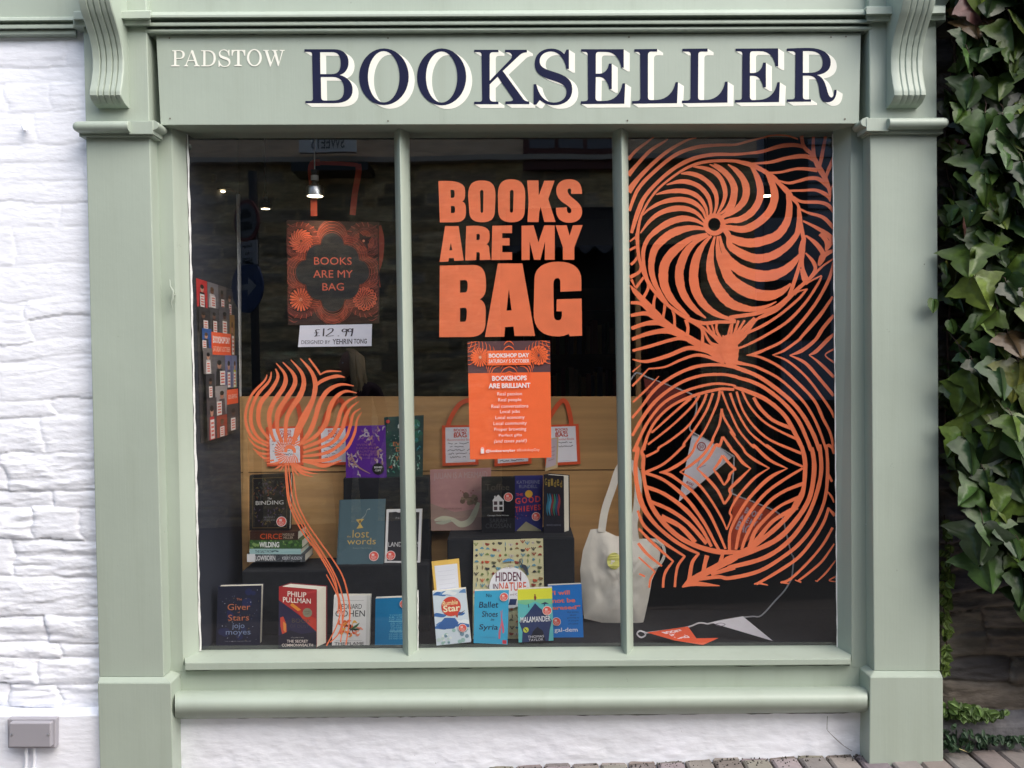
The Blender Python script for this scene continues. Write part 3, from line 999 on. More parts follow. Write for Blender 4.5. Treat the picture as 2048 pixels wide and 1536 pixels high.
b = MB()
a = GlassArt(b)
zD = zoomer(800, 250, 3.413)
for d in (
    'M262 382 C340 380 445 375 445 450 L445 470 C445 500 440 512 425 522 C447 530 450 550 450 580 L450 600 C450 655 410 664 370 664 L272 665 Z M345 443 L360 443 C372 443 373 455 373 470 C373 490 370 497 358 497 L347 497 Z M347 553 L362 553 C374 553 376 560 376 578 C376 597 370 601 360 601 L348 601 Z',
    'M465 480 C465 400 500 378 558 378 C620 378 652 400 652 480 L648 580 C648 640 620 664 560 664 C500 664 472 640 472 580 Z M546 460 C546 438 570 438 570 460 L568 585 C568 604 550 604 550 585 Z',
    'M668 480 C668 395 700 370 760 370 C830 370 855 410 855 480 L852 580 C852 640 820 664 762 664 C700 664 670 640 670 580 Z M750 460 C750 438 776 438 776 460 L772 582 C772 604 750 604 750 582 Z',
    'M868 378 L945 378 L948 480 L985 380 L1055 380 L1012 505 L1062 662 L985 662 L960 560 L950 600 L946 662 L870 662 L878 520 Z',
    'M1243 470 L1168 470 C1170 445 1168 433 1157 433 C1145 433 1142 445 1145 458 C1155 500 1243 520 1243 590 C1243 640 1210 667 1155 667 C1095 667 1062 635 1065 565 L1138 562 C1138 590 1145 602 1157 602 C1168 602 1172 590 1168 575 C1155 540 1068 530 1066 450 C1066 400 1100 370 1155 370 C1215 370 1243 400 1243 470 Z',
    'M308 690 L400 690 L435 924 L370 928 L368 908 L335 908 L330 932 L270 935 Z M347 805 L357 855 L337 855 Z',
    'M452 690 C520 685 612 680 612 745 L612 765 C612 790 605 805 590 815 C610 822 610 840 610 860 L618 920 L545 922 L545 885 C545 872 542 868 530 868 L522 868 L520 922 L445 925 Z M522 745 L535 743 C545 743 545 750 545 765 C545 782 542 785 532 785 L522 785 Z',
    'M630 688 L765 685 L765 738 L698 738 L698 772 L748 772 L748 822 L698 822 L698 868 L765 868 L765 920 L625 922 Z',
    'M830 688 L912 685 L945 800 L985 685 L1056 685 L1056 920 L988 920 L990 795 L958 920 L915 920 L885 795 L885 920 L830 922 Z',
    'M1062 685 L1138 685 L1158 755 L1180 685 L1247 683 L1190 835 L1190 920 L1112 920 L1112 835 Z',
    'M272 960 L500 955 C565 955 587 1000 587 1080 L587 1110 C587 1150 570 1175 545 1190 C580 1205 587 1240 585 1290 L583 1360 C580 1420 540 1445 480 1447 L268 1448 Z M410 1060 L440 1058 C458 1058 462 1070 462 1095 C462 1135 455 1143 440 1143 L410 1145 Z M410 1250 L440 1247 C455 1247 458 1262 456 1290 C455 1335 448 1343 435 1343 L410 1343 Z',
    'M668 945 L835 945 L922 1440 L782 1440 L775 1375 L717 1380 L712 1445 L580 1447 Z M743 1120 L762 1265 L727 1267 Z',
    'M1238 1132 L1095 1138 L1095 1085 C1095 1055 1090 1045 1075 1045 C1058 1045 1047 1060 1047 1090 L1050 1290 C1050 1322 1058 1333 1080 1333 C1100 1333 1108 1320 1105 1272 L1068 1272 L1070 1190 L1240 1185 L1243 1438 L1160 1442 L1150 1425 C1130 1437 1105 1443 1075 1443 C970 1443 912 1390 912 1280 L918 1050 C920 975 980 933 1080 933 C1180 933 1238 975 1238 1060 Z'):
    a.fill(zD(d), ORANGE, off=a.off_cycle())
o = b.build('painted_slogan', panes[1], recalc=False)
o['label'] = 'big orange block letters painted on the middle pane'

MAPS = {'A': (1250, 260, 6.982), 'B': (1460, 260, 6.982), 'C': (1250, 470, 6.982), 'D': (1460, 470, 6.982),
        'E': (1250, 680, 6.982), 'F': (1460, 680, 6.982), 'G': (1250, 890, 5.118), 'H': (1460, 890, 5.118),
        'S': (470, 680, 5.12), 'T': (460, 920, 3.84)}
MURAL = '''
A 45,410,62 150,290,50 300,175,42 400,100,18
A 45,630,82 180,470,62 350,290,56 520,180,45 600,130,16
A 45,860,110 200,660,72 420,440,62 620,280,56 850,150,40 1000,110,10
A 60,1130,50 180,830,62 400,590,62 700,350,62 1000,240,62 1300,210,52 1536,205,42 B 250,160,40 450,110,30 600,75,28 800,80,28 950,130,30
A 90,1440,50 180,1150,85 300,900,62 600,600,62 900,420,70 1200,345,62 1536,340,52 B 250,325,46 450,300,56 700,225,70 900,210,70 1050,240,60
A 165,1536,70 225,1200,45 420,870,40 700,630,42 950,490,52 1200,435,52 1500,430,52 B 150,450,65 300,490,85 450,560,75 600,660,85 700,760,70 800,860,95 870,950,70 950,1050,44 965,1150,70 970,1300,100 930,1450,75 860,1536,50
B 300,470,30 560,450,52 800,390,62 1050,365,78 1170,420,60
B 490,600,40 700,590,42 950,540,48 1220,560,70
B 640,690,20 830,740,45 1100,675,58 1250,690,70 1370,800,60
B 800,850,36 1000,845,40 1200,840,52 1350,910,70 1395,980,30
B 880,930,40 1000,1000,50 1250,1010,60 1370,1050,65 1450,1140,60
B 970,1100,34 1100,1160,42 1300,1220,62 1450,1370,70
B 1020,1270,34 1200,1360,55 1350,1450,80 1450,1545,100
B 1000,80,62 1030,230,66 1150,350,70 1240,520,95 1330,680,84 1390,850,60 1395,1000,20
B 1165,95,46 1165,300,62 1210,470,40
B 1335,90,46 1285,350,62 1240,560,50
B 1450,390,66 1370,570,62 1330,700,40
B 1450,730,14 1400,850,34 1390,900,20
B 985,1300,70 1020,1480,70 D 1030,60,76 1005,200,110 1010,430,56 1085,610,36
B 1050,1480,40 D 1090,30,40 1200,120,74 1290,240,84 1300,330,70 1240,420,50
D 1260,-20,80 1350,90,80 1340,220,40
D 1455,40,120 1370,170,60 1340,220,30
D 1055,250,26 1160,370,66 1190,480,56 1110,600,36
D 990,330,60 970,420,60 915,600,64 860,760,66 830,860,80
D 990,470,40 1030,600,74 1050,650,70
D 1450,215,50 1300,290,100 1240,430,44
D 1450,330,34 1300,430,34 1110,610,60 950,750,66 800,900,74 650,1040,70 500,1115,70 360,1190,44 200,1400,80 60,1520,100
D 1085,755,24 960,785,30 900,830,40
D 1280,565,24 1130,640,30 1060,690,30
D 1080,755,20 1030,810,40 950,900,45 700,1110,46 450,1270,52 200,1385,46 50,1450,60
D 1280,570,24 1230,680,42 1050,950,46 800,1210,52 500,1400,46 250,1530,42 F 90,125,34
D 1450,380,50 1380,620,56 1200,950,52 950,1270,52 740,1476,46 F 500,130,46 350,190,52 225,212,8
D 1435,860,38 1250,1130,62 1000,1420,50 F 960,0,46 750,150,42 590,210,12
D 1450,1120,52 1300,1300,62 F 1190,0,56 1000,150,62 830,215,14
D 1455,1380,44 F 1360,0,62 1200,160,62 1100,210,14
F 1455,125,40 1330,210,24 1455,315,40
F 235,213,10 420,240,48 700,380,50 950,600,56 1180,850,56 1300,1100,56 1400,1300,50 1440,1500,52 H 1010,0,40 1000,20,30
F 595,210,12 800,290,46 1050,500,46 1250,750,46 1420,1000,52 1445,1090,24
F 835,215,24 1050,320,62 1250,540,62 1450,780,62
F 1105,210,20 1250,320,52 1455,520,62
E 110,870,40 300,690,40 475,505,14
E 100,1090,52 240,920,52 430,680,62 700,490,62 1000,370,66 1300,345,60 1536,380,70 F 100,390,80 400,510,78 700,720,76 900,900,76 1050,1100,76 1180,1350,76 1245,1536,74 H 915,0,56 935,250,56 885,500,56 780,750,54 600,985,62 350,1155,62 0,1252,60 G 1060,1262,50 880,1322,40
F 60,310,90 250,345,50 400,390,55 700,550,52 1000,830,52 1150,1050,52 1260,1290,52 1345,1536,50 H 985,0,42 1000,250,46 972,550,46 870,800,44 720,1000,52 550,1140,52 300,1290,52 0,1362,54 G 960,1350,50 760,1372,50
E 100,1340,55 250,1080,66 450,830,66 750,610,60 1050,500,56 1350,480,56 1536,510,62 F 130,530,66 300,580,70 500,680,72 750,880,72 950,1120,72 1080,1400,70 1130,1536,68 H 840,40,52 862,250,66 810,550,62 650,800,72 450,985,72 100,1135,62 0,1150,60 G 960,1230,80
E 120,1560,66 200,1380,60 330,1130,56 550,870,56 850,710,52 1150,625,52 1350,610,46 1536,640,40 F 60,660,40 200,700,80 500,830,80 750,1040,80 880,1250,80 980,1450,80 1015,1536,80 H 770,200,62 752,450,62 700,570,90 600,720,66 400,910,66 150,1085,70 0,1095,52 G 1060,1095,52
E 260,1536,60 310,1350,52 430,1130,52 650,920,52 950,780,56 1300,690,56 1500,690,56 F 60,690,50
E 130,1520,70 G 130,40,62 108,200,60 122,400,62 180,620,72 300,800,52 480,960,52 640,1060,48 760,1112,30
E 300,1400,60 E 235,1560,60 G 190,120,52 185,240,52 205,400,52 262,600,64 380,780,66 560,945,66 750,1040,66 950,1092,72 1126,1097,52
E 920,810,62 700,1000,46 480,1200,42 370,1295,40
E 1040,770,52 930,930,46 650,1200,42 320,1460,40
E 1140,750,52 1080,900,46 900,1180,44 650,1390,44 480,1500,44 G 330,60,30 215,118,40
E 1230,740,52 1130,1000,46 950,1280,44 820,1450,44 G 600,10,36 400,190,36 205,280,40
E 1325,710,52 1280,900,44 1130,1230,44 1000,1430,44 G 690,70,36 600,165,42 450,255,44 350,280,12
G 350,278,16 450,300,46 560,372,42 700,485,42 850,680,42 950,880,38 1030,1065,32
E 1350,960,44 1320,1170,46 1230,1370,46 G 890,-30,40 800,100,40 690,195,40 560,278,16
G 560,274,16 720,372,36 850,520,36 980,730,32 1042,868,20
E 1350,960,44 1385,1090,46 1536,1340,46 F 0,1270,44 100,1410,42 180,1510,42 H 170,90,36 280,170,38 405,237,14
H 405,234,14 250,340,38 80,530,36 0,680,32 G 1090,740,30 1042,868,20
E 1365,1350,50 1320,1480,60 G 930,0,44 850,130,44 735,245,18
G 735,240,18 850,350,42 950,470,42 1018,605,30
E 1365,1350,50 1470,1500,60 G 1090,50,44 H 60,90,42 130,180,46 212,241,18
H 212,238,18 100,350,46 0,450,44 G 1080,510,40 1018,605,30
G 1000,108,40 960,180,40 905,255,24
G 905,250,24 960,320,40 1015,412,26
G 1000,108,40 1060,180,40 1126,245,38 H 58,246,20
H 58,242,20 0,300,38 G 1060,350,40 1015,412,26
F 330,800,62 420,950,72 600,1120,62 850,1230,72
F 170,720,44 280,930,42 450,1120,46 650,1250,42 935,1385,52
F 90,720,44 180,980,42 330,1200,46 550,1390,46 880,1536,52 H 730,85,42
F 0,740,50 100,1000,42 260,1270,42 450,1440,42 580,1536,40 H 370,0,40 550,130,42 745,222,32
E 1350,715,44 1440,950,38 F 0,1000,40 130,1270,42 330,1500,42 H 240,0,40 400,150,46 590,242,14
H 590,238,14 400,340,52 200,540,46 70,740,42 0,900,40 G 1070,1085,44
H 745,238,32 560,350,42 380,480,46 230,650,46 110,850,46 60,1070,42
H 760,390,52 560,470,46 400,580,46 260,760,46 160,950,46 120,1070,42
H 730,525,56 520,620,42 380,740,46 260,880,52 200,1040,62
H 690,635,66 450,770,52 300,940,62 200,1050,62
G 205,285,42 400,360,46 620,540,52 800,780,46 920,1000,42 965,1080,42
G 205,425,52 400,500,52 620,660,62 780,850,52 885,1040,42
G 250,575,52 450,660,52 650,800,56 835,1010,52
G 370,735,84 560,830,62 720,995,62
G 130,670,34 200,830,46 400,1000,46 615,1142,30
G 615,1136,30 545,1230,38 520,1340,36 510,1455,36
G 140,855,34 300,1020,42 495,1192,26
G 495,1186,26 420,1290,40 395,1370,36 390,1460,36
G 135,1005,40 230,1120,42 378,1240,26
G 140,1148,24 310,1302,24
G 310,1296,22 262,1370,30 248,1462,26
G 145,1318,26 205,1347,26
G 760,1108,30 690,1200,52 660,1360,56 640,1430,80
G 585,1455,20 680,1395,110 820,1310,95 1000,1215,95 1126,1150,90 H 60,1080,110
G 840,1130,66 815,1230,56 800,1320,66
G 1005,1100,44 970,1220,60
G 880,1325,46 1126,1255,52
G 590,1452,20 700,1420,66 850,1430,44 970,1442,10
H 1010,640,36 960,790,42 850,970,44 700,1150,46 500,1290,44 270,1425,36
H 245,1424,14 300,1415,30 390,1435,10
H 1005,645,24 1075,722,52
H 1050,845,36 950,1020,36 800,1200,36 620,1370,36 520,1408,30
H 515,1408,14 560,1410,26 605,1420,16
H 1068,1010,22 950,1180,34 830,1290,34 700,1390,28
H 665,1382,14 730,1405,26
H 1082,1180,16 980,1310,28 890,1395,20
H 870,1388,12 900,1398,16
H 1082,1345,24 1015,1387,16 1085,1398,16
H 1000,290,40 1045,375,34
H 1002,480,20 1040,530,30 1065,590,22
H 1040,0,44 1068,90,40
C 1480,1240,30 1440,1400,40 1440,1536,60
C 1370,1400,30 1400,1536,90 E 1490,100,220 1500,250,190 F 10,360,190
D 40,1200,34 20,1350,44 0,1530,60
D 120,1195,40 60,1380,50 10,1536,70
D 205,1190,40 100,1370,50 30,1536,80
D 350,1160,66 180,1330,66 60,1500,100
D 90,1440,120 F -30,30,240 -20,250,190 40,350,130
C 1280,1240,44 1285,1350,44 1400,1536,60
C 1140,1240,34 1200,1350,44 1400,1540,66
C 1210,1240,30 1250,1380,40
C 880,1180,66 1100,1300,44 1300,1480,52 E 1400,120,80 1440,280,60
C 890,1195,44 980,1250,30 1090,1330,42 1190,1500,50 E 1350,130,120 1440,310,100
C 70,700,10 150,800,84 280,940,104 420,1090,114 560,1230,114 720,1340,114 880,1440,124 1050,1536,134 E 1250,170,160 1400,300,120
C 260,590,44 150,740,48
C 310,640,44 325,740,50 255,880,56
C 440,800,56 405,920,44 395,1060,66
C 560,950,56 545,1080,44 520,1200,56
C 660,1020,66 690,1150,44 690,1310,56
C 850,1180,66 880,1300,52 860,1420,66
C 1030,1260,30 1080,1350,44 1080,1536,66
C 80,945,52 230,960,66 340,1070,74
C 80,1125,52 300,1095,74 460,1190,84
C 90,1305,62 300,1235,74 500,1230,94 640,1320,66
C 95,1455,60 350,1370,74 600,1340,94 830,1430,66
E 105,150,52 350,85,62 620,5,64 800,-20,64 1010,60,60
E 105,270,18 300,300,62 600,220,74 900,110,84 1200,170,84
E 330,402,26 560,375,38 800,270,52 1050,210,62 1390,320,66
E 335,395,22 220,520,36 100,645,40
E 220,345,14 105,445,34
C 65,90,26 160,20,34
C 65,210,44 175,155,44
C 80,415,46 130,370,50 195,280,44
C 70,590,60 200,515,52 222,420,34
C 140,730,18 90,620,50
C 170,-20,66 185,250,56 235,460,56 320,650,66 430,810,56 600,980,56 850,1150,66 1080,1230,66 1300,1215,56 1536,1210,56 D 0,1155,66 250,1115,66 400,1085,70 650,1000,66 850,830,50
'''
random.seed(2)
b = MB()
a = GlassArt(b)
for ln in MURAL.strip().splitlines():
    strokes(a, ln, MAPS, ORANGE, 5, .73 if ln[0] in 'EFGH' else .82)
HX, HY = 1428.7, 448.8                                  # the pinwheel: arms run from its hub and bend into the ring
ARMS = """
A 1290,1175,24 1375,1010,44 1400,870,56 1350,700,58 1250,590,56 1100,530,46 950,512,16
A 1240,1190,24 1278,1050,40 1270,900,54 1190,760,58 1050,650,56 900,605,50 780,610,14
A 1195,1190,24 1200,1080,38 1160,930,52 1050,800,58 900,730,58 750,720,50 580,765,14
A 1150,1200,24 1130,1090,38 1050,960,52 930,880,60 780,850,60 600,860,46 430,900,14
A 1130,1240,24 1080,1120,42 970,1020,58 820,972,64 650,978,60 480,1025,46 330,1110,30 250,1190,14
A 1112,1280,24 1000,1160,46 850,1100,66 680,1100,70 500,1155,60 350,1265,46 215,1440,16
A 1115,1330,26 980,1260,48 830,1235,74 680,1265,82 520,1345,76 380,1455,62 310,1540,54 C 260,200,50 255,350,44 280,500,38 340,680,26 430,810,10
A 1130,1385,28 980,1365,54 820,1385,88 650,1445,100 520,1540,96 C 420,190,88 375,340,80 370,500,70 420,680,60 510,840,44 620,985,14
C 1150,-15,30 950,40,60 800,130,90 650,260,112 560,400,116 535,560,116 560,730,104 650,900,84 780,1035,56 900,1140,16
C 1170,5,30 1000,85,56 870,215,84 790,380,104 757,550,108 790,760,100 880,930,84 1000,1060,62 1130,1160,18
C 1205,10,28 1100,125,56 1010,285,90 965,475,112 962,650,114 1010,830,108 1120,990,92 1270,1100,70 1450,1165,40 D 60,1140,14
C 1255,20,26 1210,200,56 1190,400,96 1222,600,122 1310,780,130 1430,920,126 D 70,985,110 200,1020,86 330,1035,60 500,1000,40 650,930,14
C 1295,15,26 1295,170,50 1330,335,88 1400,480,118 D 0,610,138 150,735,146 350,825,140 550,845,120 720,790,84 850,680,24
C 1325,10,26 1362,180,52 1430,315,92 D 0,375,116 150,490,132 350,560,140 550,570,136 750,500,112 890,385,80 970,270,24
A 1370,1400,24 1440,1490,48 D 0,145,84 100,225,100 250,300,108 400,330,108 600,285,100 800,155,84 930,0,64 B 980,1380,20
A 1375,1370,24 1440,1430,44 D 0,35,84 160,95,104 320,110,112 520,65,112 680,-15,108 B 800,1270,92 830,1060,76 810,930,50 790,860,16
A 1345,1330,24 B -110,1340,44 0,1365,66 200,1385,90 400,1290,98 560,1130,98 622,950,96 600,780,84 540,640,60 480,580,14
A 1345,1290,24 B -100,1290,40 0,1265,60 150,1245,78 300,1150,86 400,1000,86 425,850,84 395,700,74 330,560,50 270,490,14
A 1345,1250,24 B -80,1205,40 0,1165,56 100,1100,72 200,980,84 228,830,90 180,680,76 80,560,56 -30,480,14
A 1340,1210,24 1420,1160,40 1500,1070,52 B 62,940,66 68,800,68 15,680,60 A 1420,600,50 1330,520,40 1240,470,14
A 1315,1180,24 1420,1100,40 1495,960,54 1510,800,60 1440,650,60 1310,540,50 1180,480,14
"""
strokes(a, ARMS, MAPS, ORANGE, 5, 1.13)
a.fill([ell(HX, HY, 22.5, 22.5, 36), ell(HX, HY, 12.4, 13, 36)], ORANGE, off=a.off_cycle())
o = b.build('painted_swirl_mural', panes[2], recalc=False)
o['label'] = 'orange pinwheel and diamond line mural painted on the right hand pane'

FLOWER = '''
S 328,355,12 300,420,26 180,550,36 118,700,36 112,850,36 180,1000,36 340,1090,26
S 372,325,12 350,420,32 230,560,42 168,720,47 172,880,46 240,1000,36 350,1060,26
S 415,295,16 440,380,42 380,500,52 265,640,62 238,780,58 262,900,46 355,1020,32
S 422,238,12 510,350,42 505,470,62 395,640,62 350,780,62 372,950,46 410,1040,32
S 490,228,12 600,350,46 610,460,62 525,600,64 442,740,64 432,900,52 475,1050,32
S 572,203,12 680,330,42 705,450,62 660,580,74 565,720,64 522,850,54 520,1050,40
S 668,188,12 780,320,46 822,450,62 800,600,66 725,760,94 655,900,94 590,1070,40
S 757,188,22 840,300,28 875,356,22
S 870,356,14 950,320,28 1088,322,10
S 800,520,30 850,445,44 950,392,44 1050,370,42 1125,382,12
S 1217,470,10 1080,455,36 950,520,58 865,650,64 822,800,64 760,950,64 650,1085,32
S 1247,543,10 1130,525,36 1030,590,54 970,700,64 932,850,64 830,980,48 690,1068,32
S 1252,575,10 1140,640,42 1080,740,52 1040,880,52 950,1000,52 700,1105,42
S 1267,628,8 1180,700,32 1130,800,52 1092,920,48 980,1060,46 700,1152,32
S 1287,700,8 1210,760,32 1180,880,42 1120,1020,42 950,1150,42 690,1192,32
S 1297,738,6 1250,820,26 1222,960,36 1132,1120,42 950,1225,52 690,1232,32
S 690,1238,36 800,1262,44 900,1288,54 1000,1268,34 1090,1230,14
S 132,998,8 220,1090,30 345,1130,26
S 182,1108,8 260,1160,30 350,1165,24
S 218,1150,6 300,1210,28 360,1205,20
S 300,1240,10 400,1232,24
S 600,1262,26 740,1320,34 945,1336,6
S 590,1264,22 700,1345,32 848,1370,6
S 580,1266,20 680,1362,28 798,1403,6
S 568,1268,18 615,1345,24 658,1392,6
S 480,1278,18 445,1300,22 400,1326,6
S 500,1280,16 480,1310,20 455,1342,6
S 320,1265,10 420,1262,30 480,1230,20
'''
STEM = '''
T 425,25,15 430,150,15 458,350,16 560,560,16 680,720,16 790,920,16 845,1100,16 828,1250,14 740,1428,14
T 448,25,14 462,160,14 492,330,14 590,530,14 715,720,14 815,900,15 872,1080,15 872,1200,14 835,1330,14 770,1400,12
T 474,30,14 498,200,14 520,330,14 590,480,14 700,640,14 800,780,15 868,900,16 908,1050,18 920,1200,17 890,1420,14
T 432,25,12 445,200,14 470,340,14 575,540,14 695,720,14 800,905,15 832,1080,14 828,1180,14
T 740,880,10 800,990,13 850,1110,13 862,1240,13 850,1400,12
'''
b = MB()
a = GlassArt(b)
strokes(a, FLOWER, MAPS, ORANGE, 5, .78)
cx, cy = 470 + 553 / 5.12, 680 + 1135 / 5.12
for k in range(26):
    th = R(75) + 2 * math.pi * k / 26 * .8
    r0, r1 = 10 + (k % 3), 29
    th2 = th + .12
    a.ribbon([(cx + r0 * math.cos(th - R(40)), cy + r0 * math.sin(th - R(40)) * .95, 1.0), (cx + 20 * math.cos(th2 - R(38)), cy + 19 * math.sin(th2 - R(38)), 2.3), (cx + r1 * math.cos(th2 - R(30)), cy + r1 * math.sin(th2 - R(30)), 3.0)], ORANGE, 4, off=a.off_cycle())
a.ribbon([(cx - 7, cy + 3, 6), (cx - 5, cy - 6, 7), (cx + 3, cy - 8, 8), (cx + 10, cy - 3, 7), (cx + 11, cy + 4, 5)], ORANGE, 5, off=a.off_cycle())
o = b.build('painted_flower', panes[0], recalc=False)
o['label'] = 'orange flame petalled flower painted on the left hand pane'
b = MB()
a = GlassArt(b)
strokes(a, STEM, MAPS, ORANGE, 5, .72)
b.build('painted_stem', panes[0], recalc=False)

# ------------------------------------------------------------------ inside: bed, side wall, boards, boxes
FLZ = .352                                              # height of the display bed
NAVYW = mat('navy_wall', (.022, .026, .042), .8, var=.15, scale=3)
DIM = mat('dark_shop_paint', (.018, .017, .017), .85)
PLY = mat('plywood', (.54, .315, .13), .55, var=.22, scale=5, stretch=(.35, 1, 5))
PLYE = mat('plywood_edge', (.36, .20, .08), .7, var=.2, scale=20)
XL = PX(372, 780, P(372, 780, .13).x).x
xside = P(378, 780, .16).x
xboard0 = P(478, 800, .62).x
b = MB()
b.box(-2.4, 2.4, .15, .66, FLZ - .03, FLZ, CLOTHB)
b.box(-2.4, 2.4, .152, .17, -.3, FLZ - .031, DIM)
bed = struct(b.build('window_bed_floor'))
b = MB()
q = [P(376, 250, .15), P(474, 250, .62), P(474, 1330, .62), P(386, 1330, .15)]
b.prism([Vector((q[0].x, .15, 2.45)), Vector((q[1].x, .625, 2.45)), Vector((q[1].x, .625, .3)), Vector((q[0].x, .15, .3))],
        [Vector((q[0].x - .35, .15, 2.45)), Vector((q[1].x - .35, .625, 2.45)), Vector((q[1].x - .35, .625, .3)), Vector((q[0].x - .35, .15, .3))], NAVYW)
sw = b.build('window_side_wall')
tag(sw, 'navy painted side wall at the left end of the window display', 'wall')
c0 = P(419, 355, .36)
c0.x = q[0].x + (q[1].x - q[0].x) * (c0.y - .15) / .475
b = MB()
b.tube([c0 + Vector((-.01, 0, 0)), c0 + Vector((.012, .0, 0)), c0 + Vector((.014, 0, 0))], [.014, .014, .008], BLACK, 14)
k_ = b.build('socket_knob', sw, smooth=True)
b = MB()
q1 = [P(472, 388, .60), P(477, 388, .60), P(479, 560, .60), P(480, 793, .60), P(475, 793, .60), P(474, 560, .60)]
b.prism(q1, [v + Vector((0, .02, 0)) for v in q1], PUTTY)
b.build('white_edge_strip', sw)

b = MB()
b.slab([(478, 793), (1284, 793), (1287, 1360), (478, 1360)], .60, .618, PLY)
board = b.build('plywood_backboard', bevel=.0008)
tag(board, 'plain plywood backboard standing across the window display', 'board')
b = MB()
b.slab([(478, 944), (1286, 938), (1286, 940), (478, 946)], .5985, .6, mat('board_joint', (.10, .055, .02), .8))
b.build('board_joint', board)
b = MB()
b.slab([(486, 795), (496, 795), (496, 1300), (486, 1300)], .594, .6, PLY)
b.build('edge_batten', board)
b = MB()
b.slab([(1271, 480), (1281, 480), (1284, 1250), (1274, 1250)], .63, .66, PLYE)
tag(b.build('timber_upright', bevel=.001), 'slim brown timber upright behind the swirl mural', 'timber post')

def cloth_box(name, label, pts, y0, y1, loc_seed):
    """a cloth covered step: front outline in pixels, soft edges and slight sag"""
    b = MB()
    x0, x1 = P(pts[0], pts[2], y0).x, P(pts[1], pts[2], y0).x
    z1 = P(pts[0], pts[2], y0).z
    z0 = FLZ if pts[3] is None else P(pts[0], pts[3], y0).z
    b.box(x0, x1, y0, y1, z0 + .0005, z1, CLOTHB)
    o = b.build(name, bevel=.006, seg=3)
    tag(o, label, 'display box', 'cloth covered steps in the window')
    md = o.modifiers.new('sub', 'SUBSURF')
    md.subdivision_type = 'SIMPLE'
    md.levels = md.render_levels = 4
    tx = bpy.data.textures.new('folds', 'CLOUDS')
    tx.noise_scale = .09
    md = o.modifiers.new('folds', 'DISPLACE')
    md.texture = tx
    md.strength = .006
    md.texture_coords = 'GLOBAL'
    return o, z1
cloth_box('cloth_covered_box', 'black cloth step under the stack of lying books', (483, 664, 1142, None), .37, .585, 1)
cloth_box('cloth_covered_box', 'low black cloth step under the tall slate blue book', (668, 858, 1130, None), .40, .49, 2)
cloth_box('cloth_covered_box', 'tall black cloth step under the purple book', (686, 858, 956, None), .50, .585, 3)
cloth_box('cloth_covered_box', 'wide black cloth step behind the beige nature book', (894, 1149, 1077, None), .37, .585, 4)

# ------------------------------------------------------------------ books
PAGES = mat('page_block', (.72, .69, .60), .8, var=.08, scale=200, stretch=(1, 8, 1))
WHITEP = ink(236, 234, 238)
INKB = ink(25, 24, 28)
STK1, STK2 = ink(232, 92, 80), ink(240, 205, 200)
def sticker(parent, fn, asp, u, v, r, off):
    b = MB()
    a = Art(b, fn, asp, .0002, off)
    a.circ(u, v, r, ink(238, 225, 222), 22)
    a.circ(u, v, r * .88, STK1, 22)
    a.rect(u - r * .45, v - r * asp * .5, u + r * .1, v - r * asp * .05, STK2)
    a.text('BOOKS', u, v + r * asp * .2, r * asp * .35, STK2, w=r * 1.1, bold=.01)
    a.text('BAG', u, v + r * asp * .55, r * asp * .35, STK2, w=r * .7, bold=.01)
    b.build('round_sticker', parent, recalc=False)

def book(name, label, q, y, thick, cover, art=None, back=None, lean=.0, stick=None, hard=True, foot=None, dx=0.0):
    """q: the front cover's corners in pixels (tl, tr, br, bl); lean: how far the top lies further back"""
    tl, tr = P(*q[0], y + lean), P(*q[1], y + lean)
    br, bl = P(*q[2], y), P(*q[3], y)
    if foot is not None:                               # let it down onto what it stands on
        for c in (br, bl):
            c.z = foot
    fn, asp, nrm = quad_map(tl, tr, br, bl)
    bk = Vector(back) if back else -nrm * thick + Vector((dx, 0, 0))
    ct = .0025 if hard else .0006
    inset = .003 if hard else 0.0
    b = MB()
    u_, v_ = (tr - tl).normalized(), (bl - tl).normalized()
    n_ = bk.normalized()
    F = [tl, tr, br, bl]
    b.prism(F, [p + n_ * ct for p in F], cover)
    Bk = [p + bk for p in F]
    b.prism([p - n_ * ct for p in Bk], Bk, cover)
    sp = [tl + n_ * ct * .98, tl + n_ * ct * .98 + u_ * ct, bl + n_ * ct * .98 + u_ * ct, bl + n_ * ct * .98]
    b.prism(sp, [p + bk - n_ * 2 * ct * .98 for p in sp], cover)
    if art:
        art(Art(b, fn, asp))
    o = b.build(name)
    tag(o, label, 'book', None)
    pg = [tl + u_ * ct + v_ * inset, tr - u_ * inset + v_ * inset, br - u_ * inset - v_ * inset, bl + u_ * ct - v_ * inset]
    m_ = MB()
    m_.prism([p + n_ * ct for p in pg], [p + bk - n_ * ct for p in pg], PAGES)
    m_.build('page_block', o)
    if stick:
        sticker(o, fn, asp, *stick, .0035)
    return o, fn, asp

GOLD = ink(178, 140, 70)
def dots(a, n, cols, seed, box=(0.05, .05, .95, .95), r=(.008, .02)):
    rn = random.Random(seed)
    for _ in range(n):
        a.circ(rn.uniform(box[0], box[2]), rn.uniform(box[1], box[3]), rn.uniform(*r), rn.choice(cols), 7)
def sprigs(a, n, cols, seed, box, s=.05):
    rn = random.Random(seed)
    for _ in range(n):
        x, y, t = rn.uniform(box[0], box[2]), rn.uniform(box[1], box[3]), rn.uniform(0, 6.28)
        c = rn.choice(cols)
        a.ribbon([(x, y, s * .1), (x + s * .6 * math.cos(t), y + s * .6 * math.sin(t), s * .35), (x + s * math.cos(t + .5), y + s * math.sin(t + .5), .002)], c, 3)

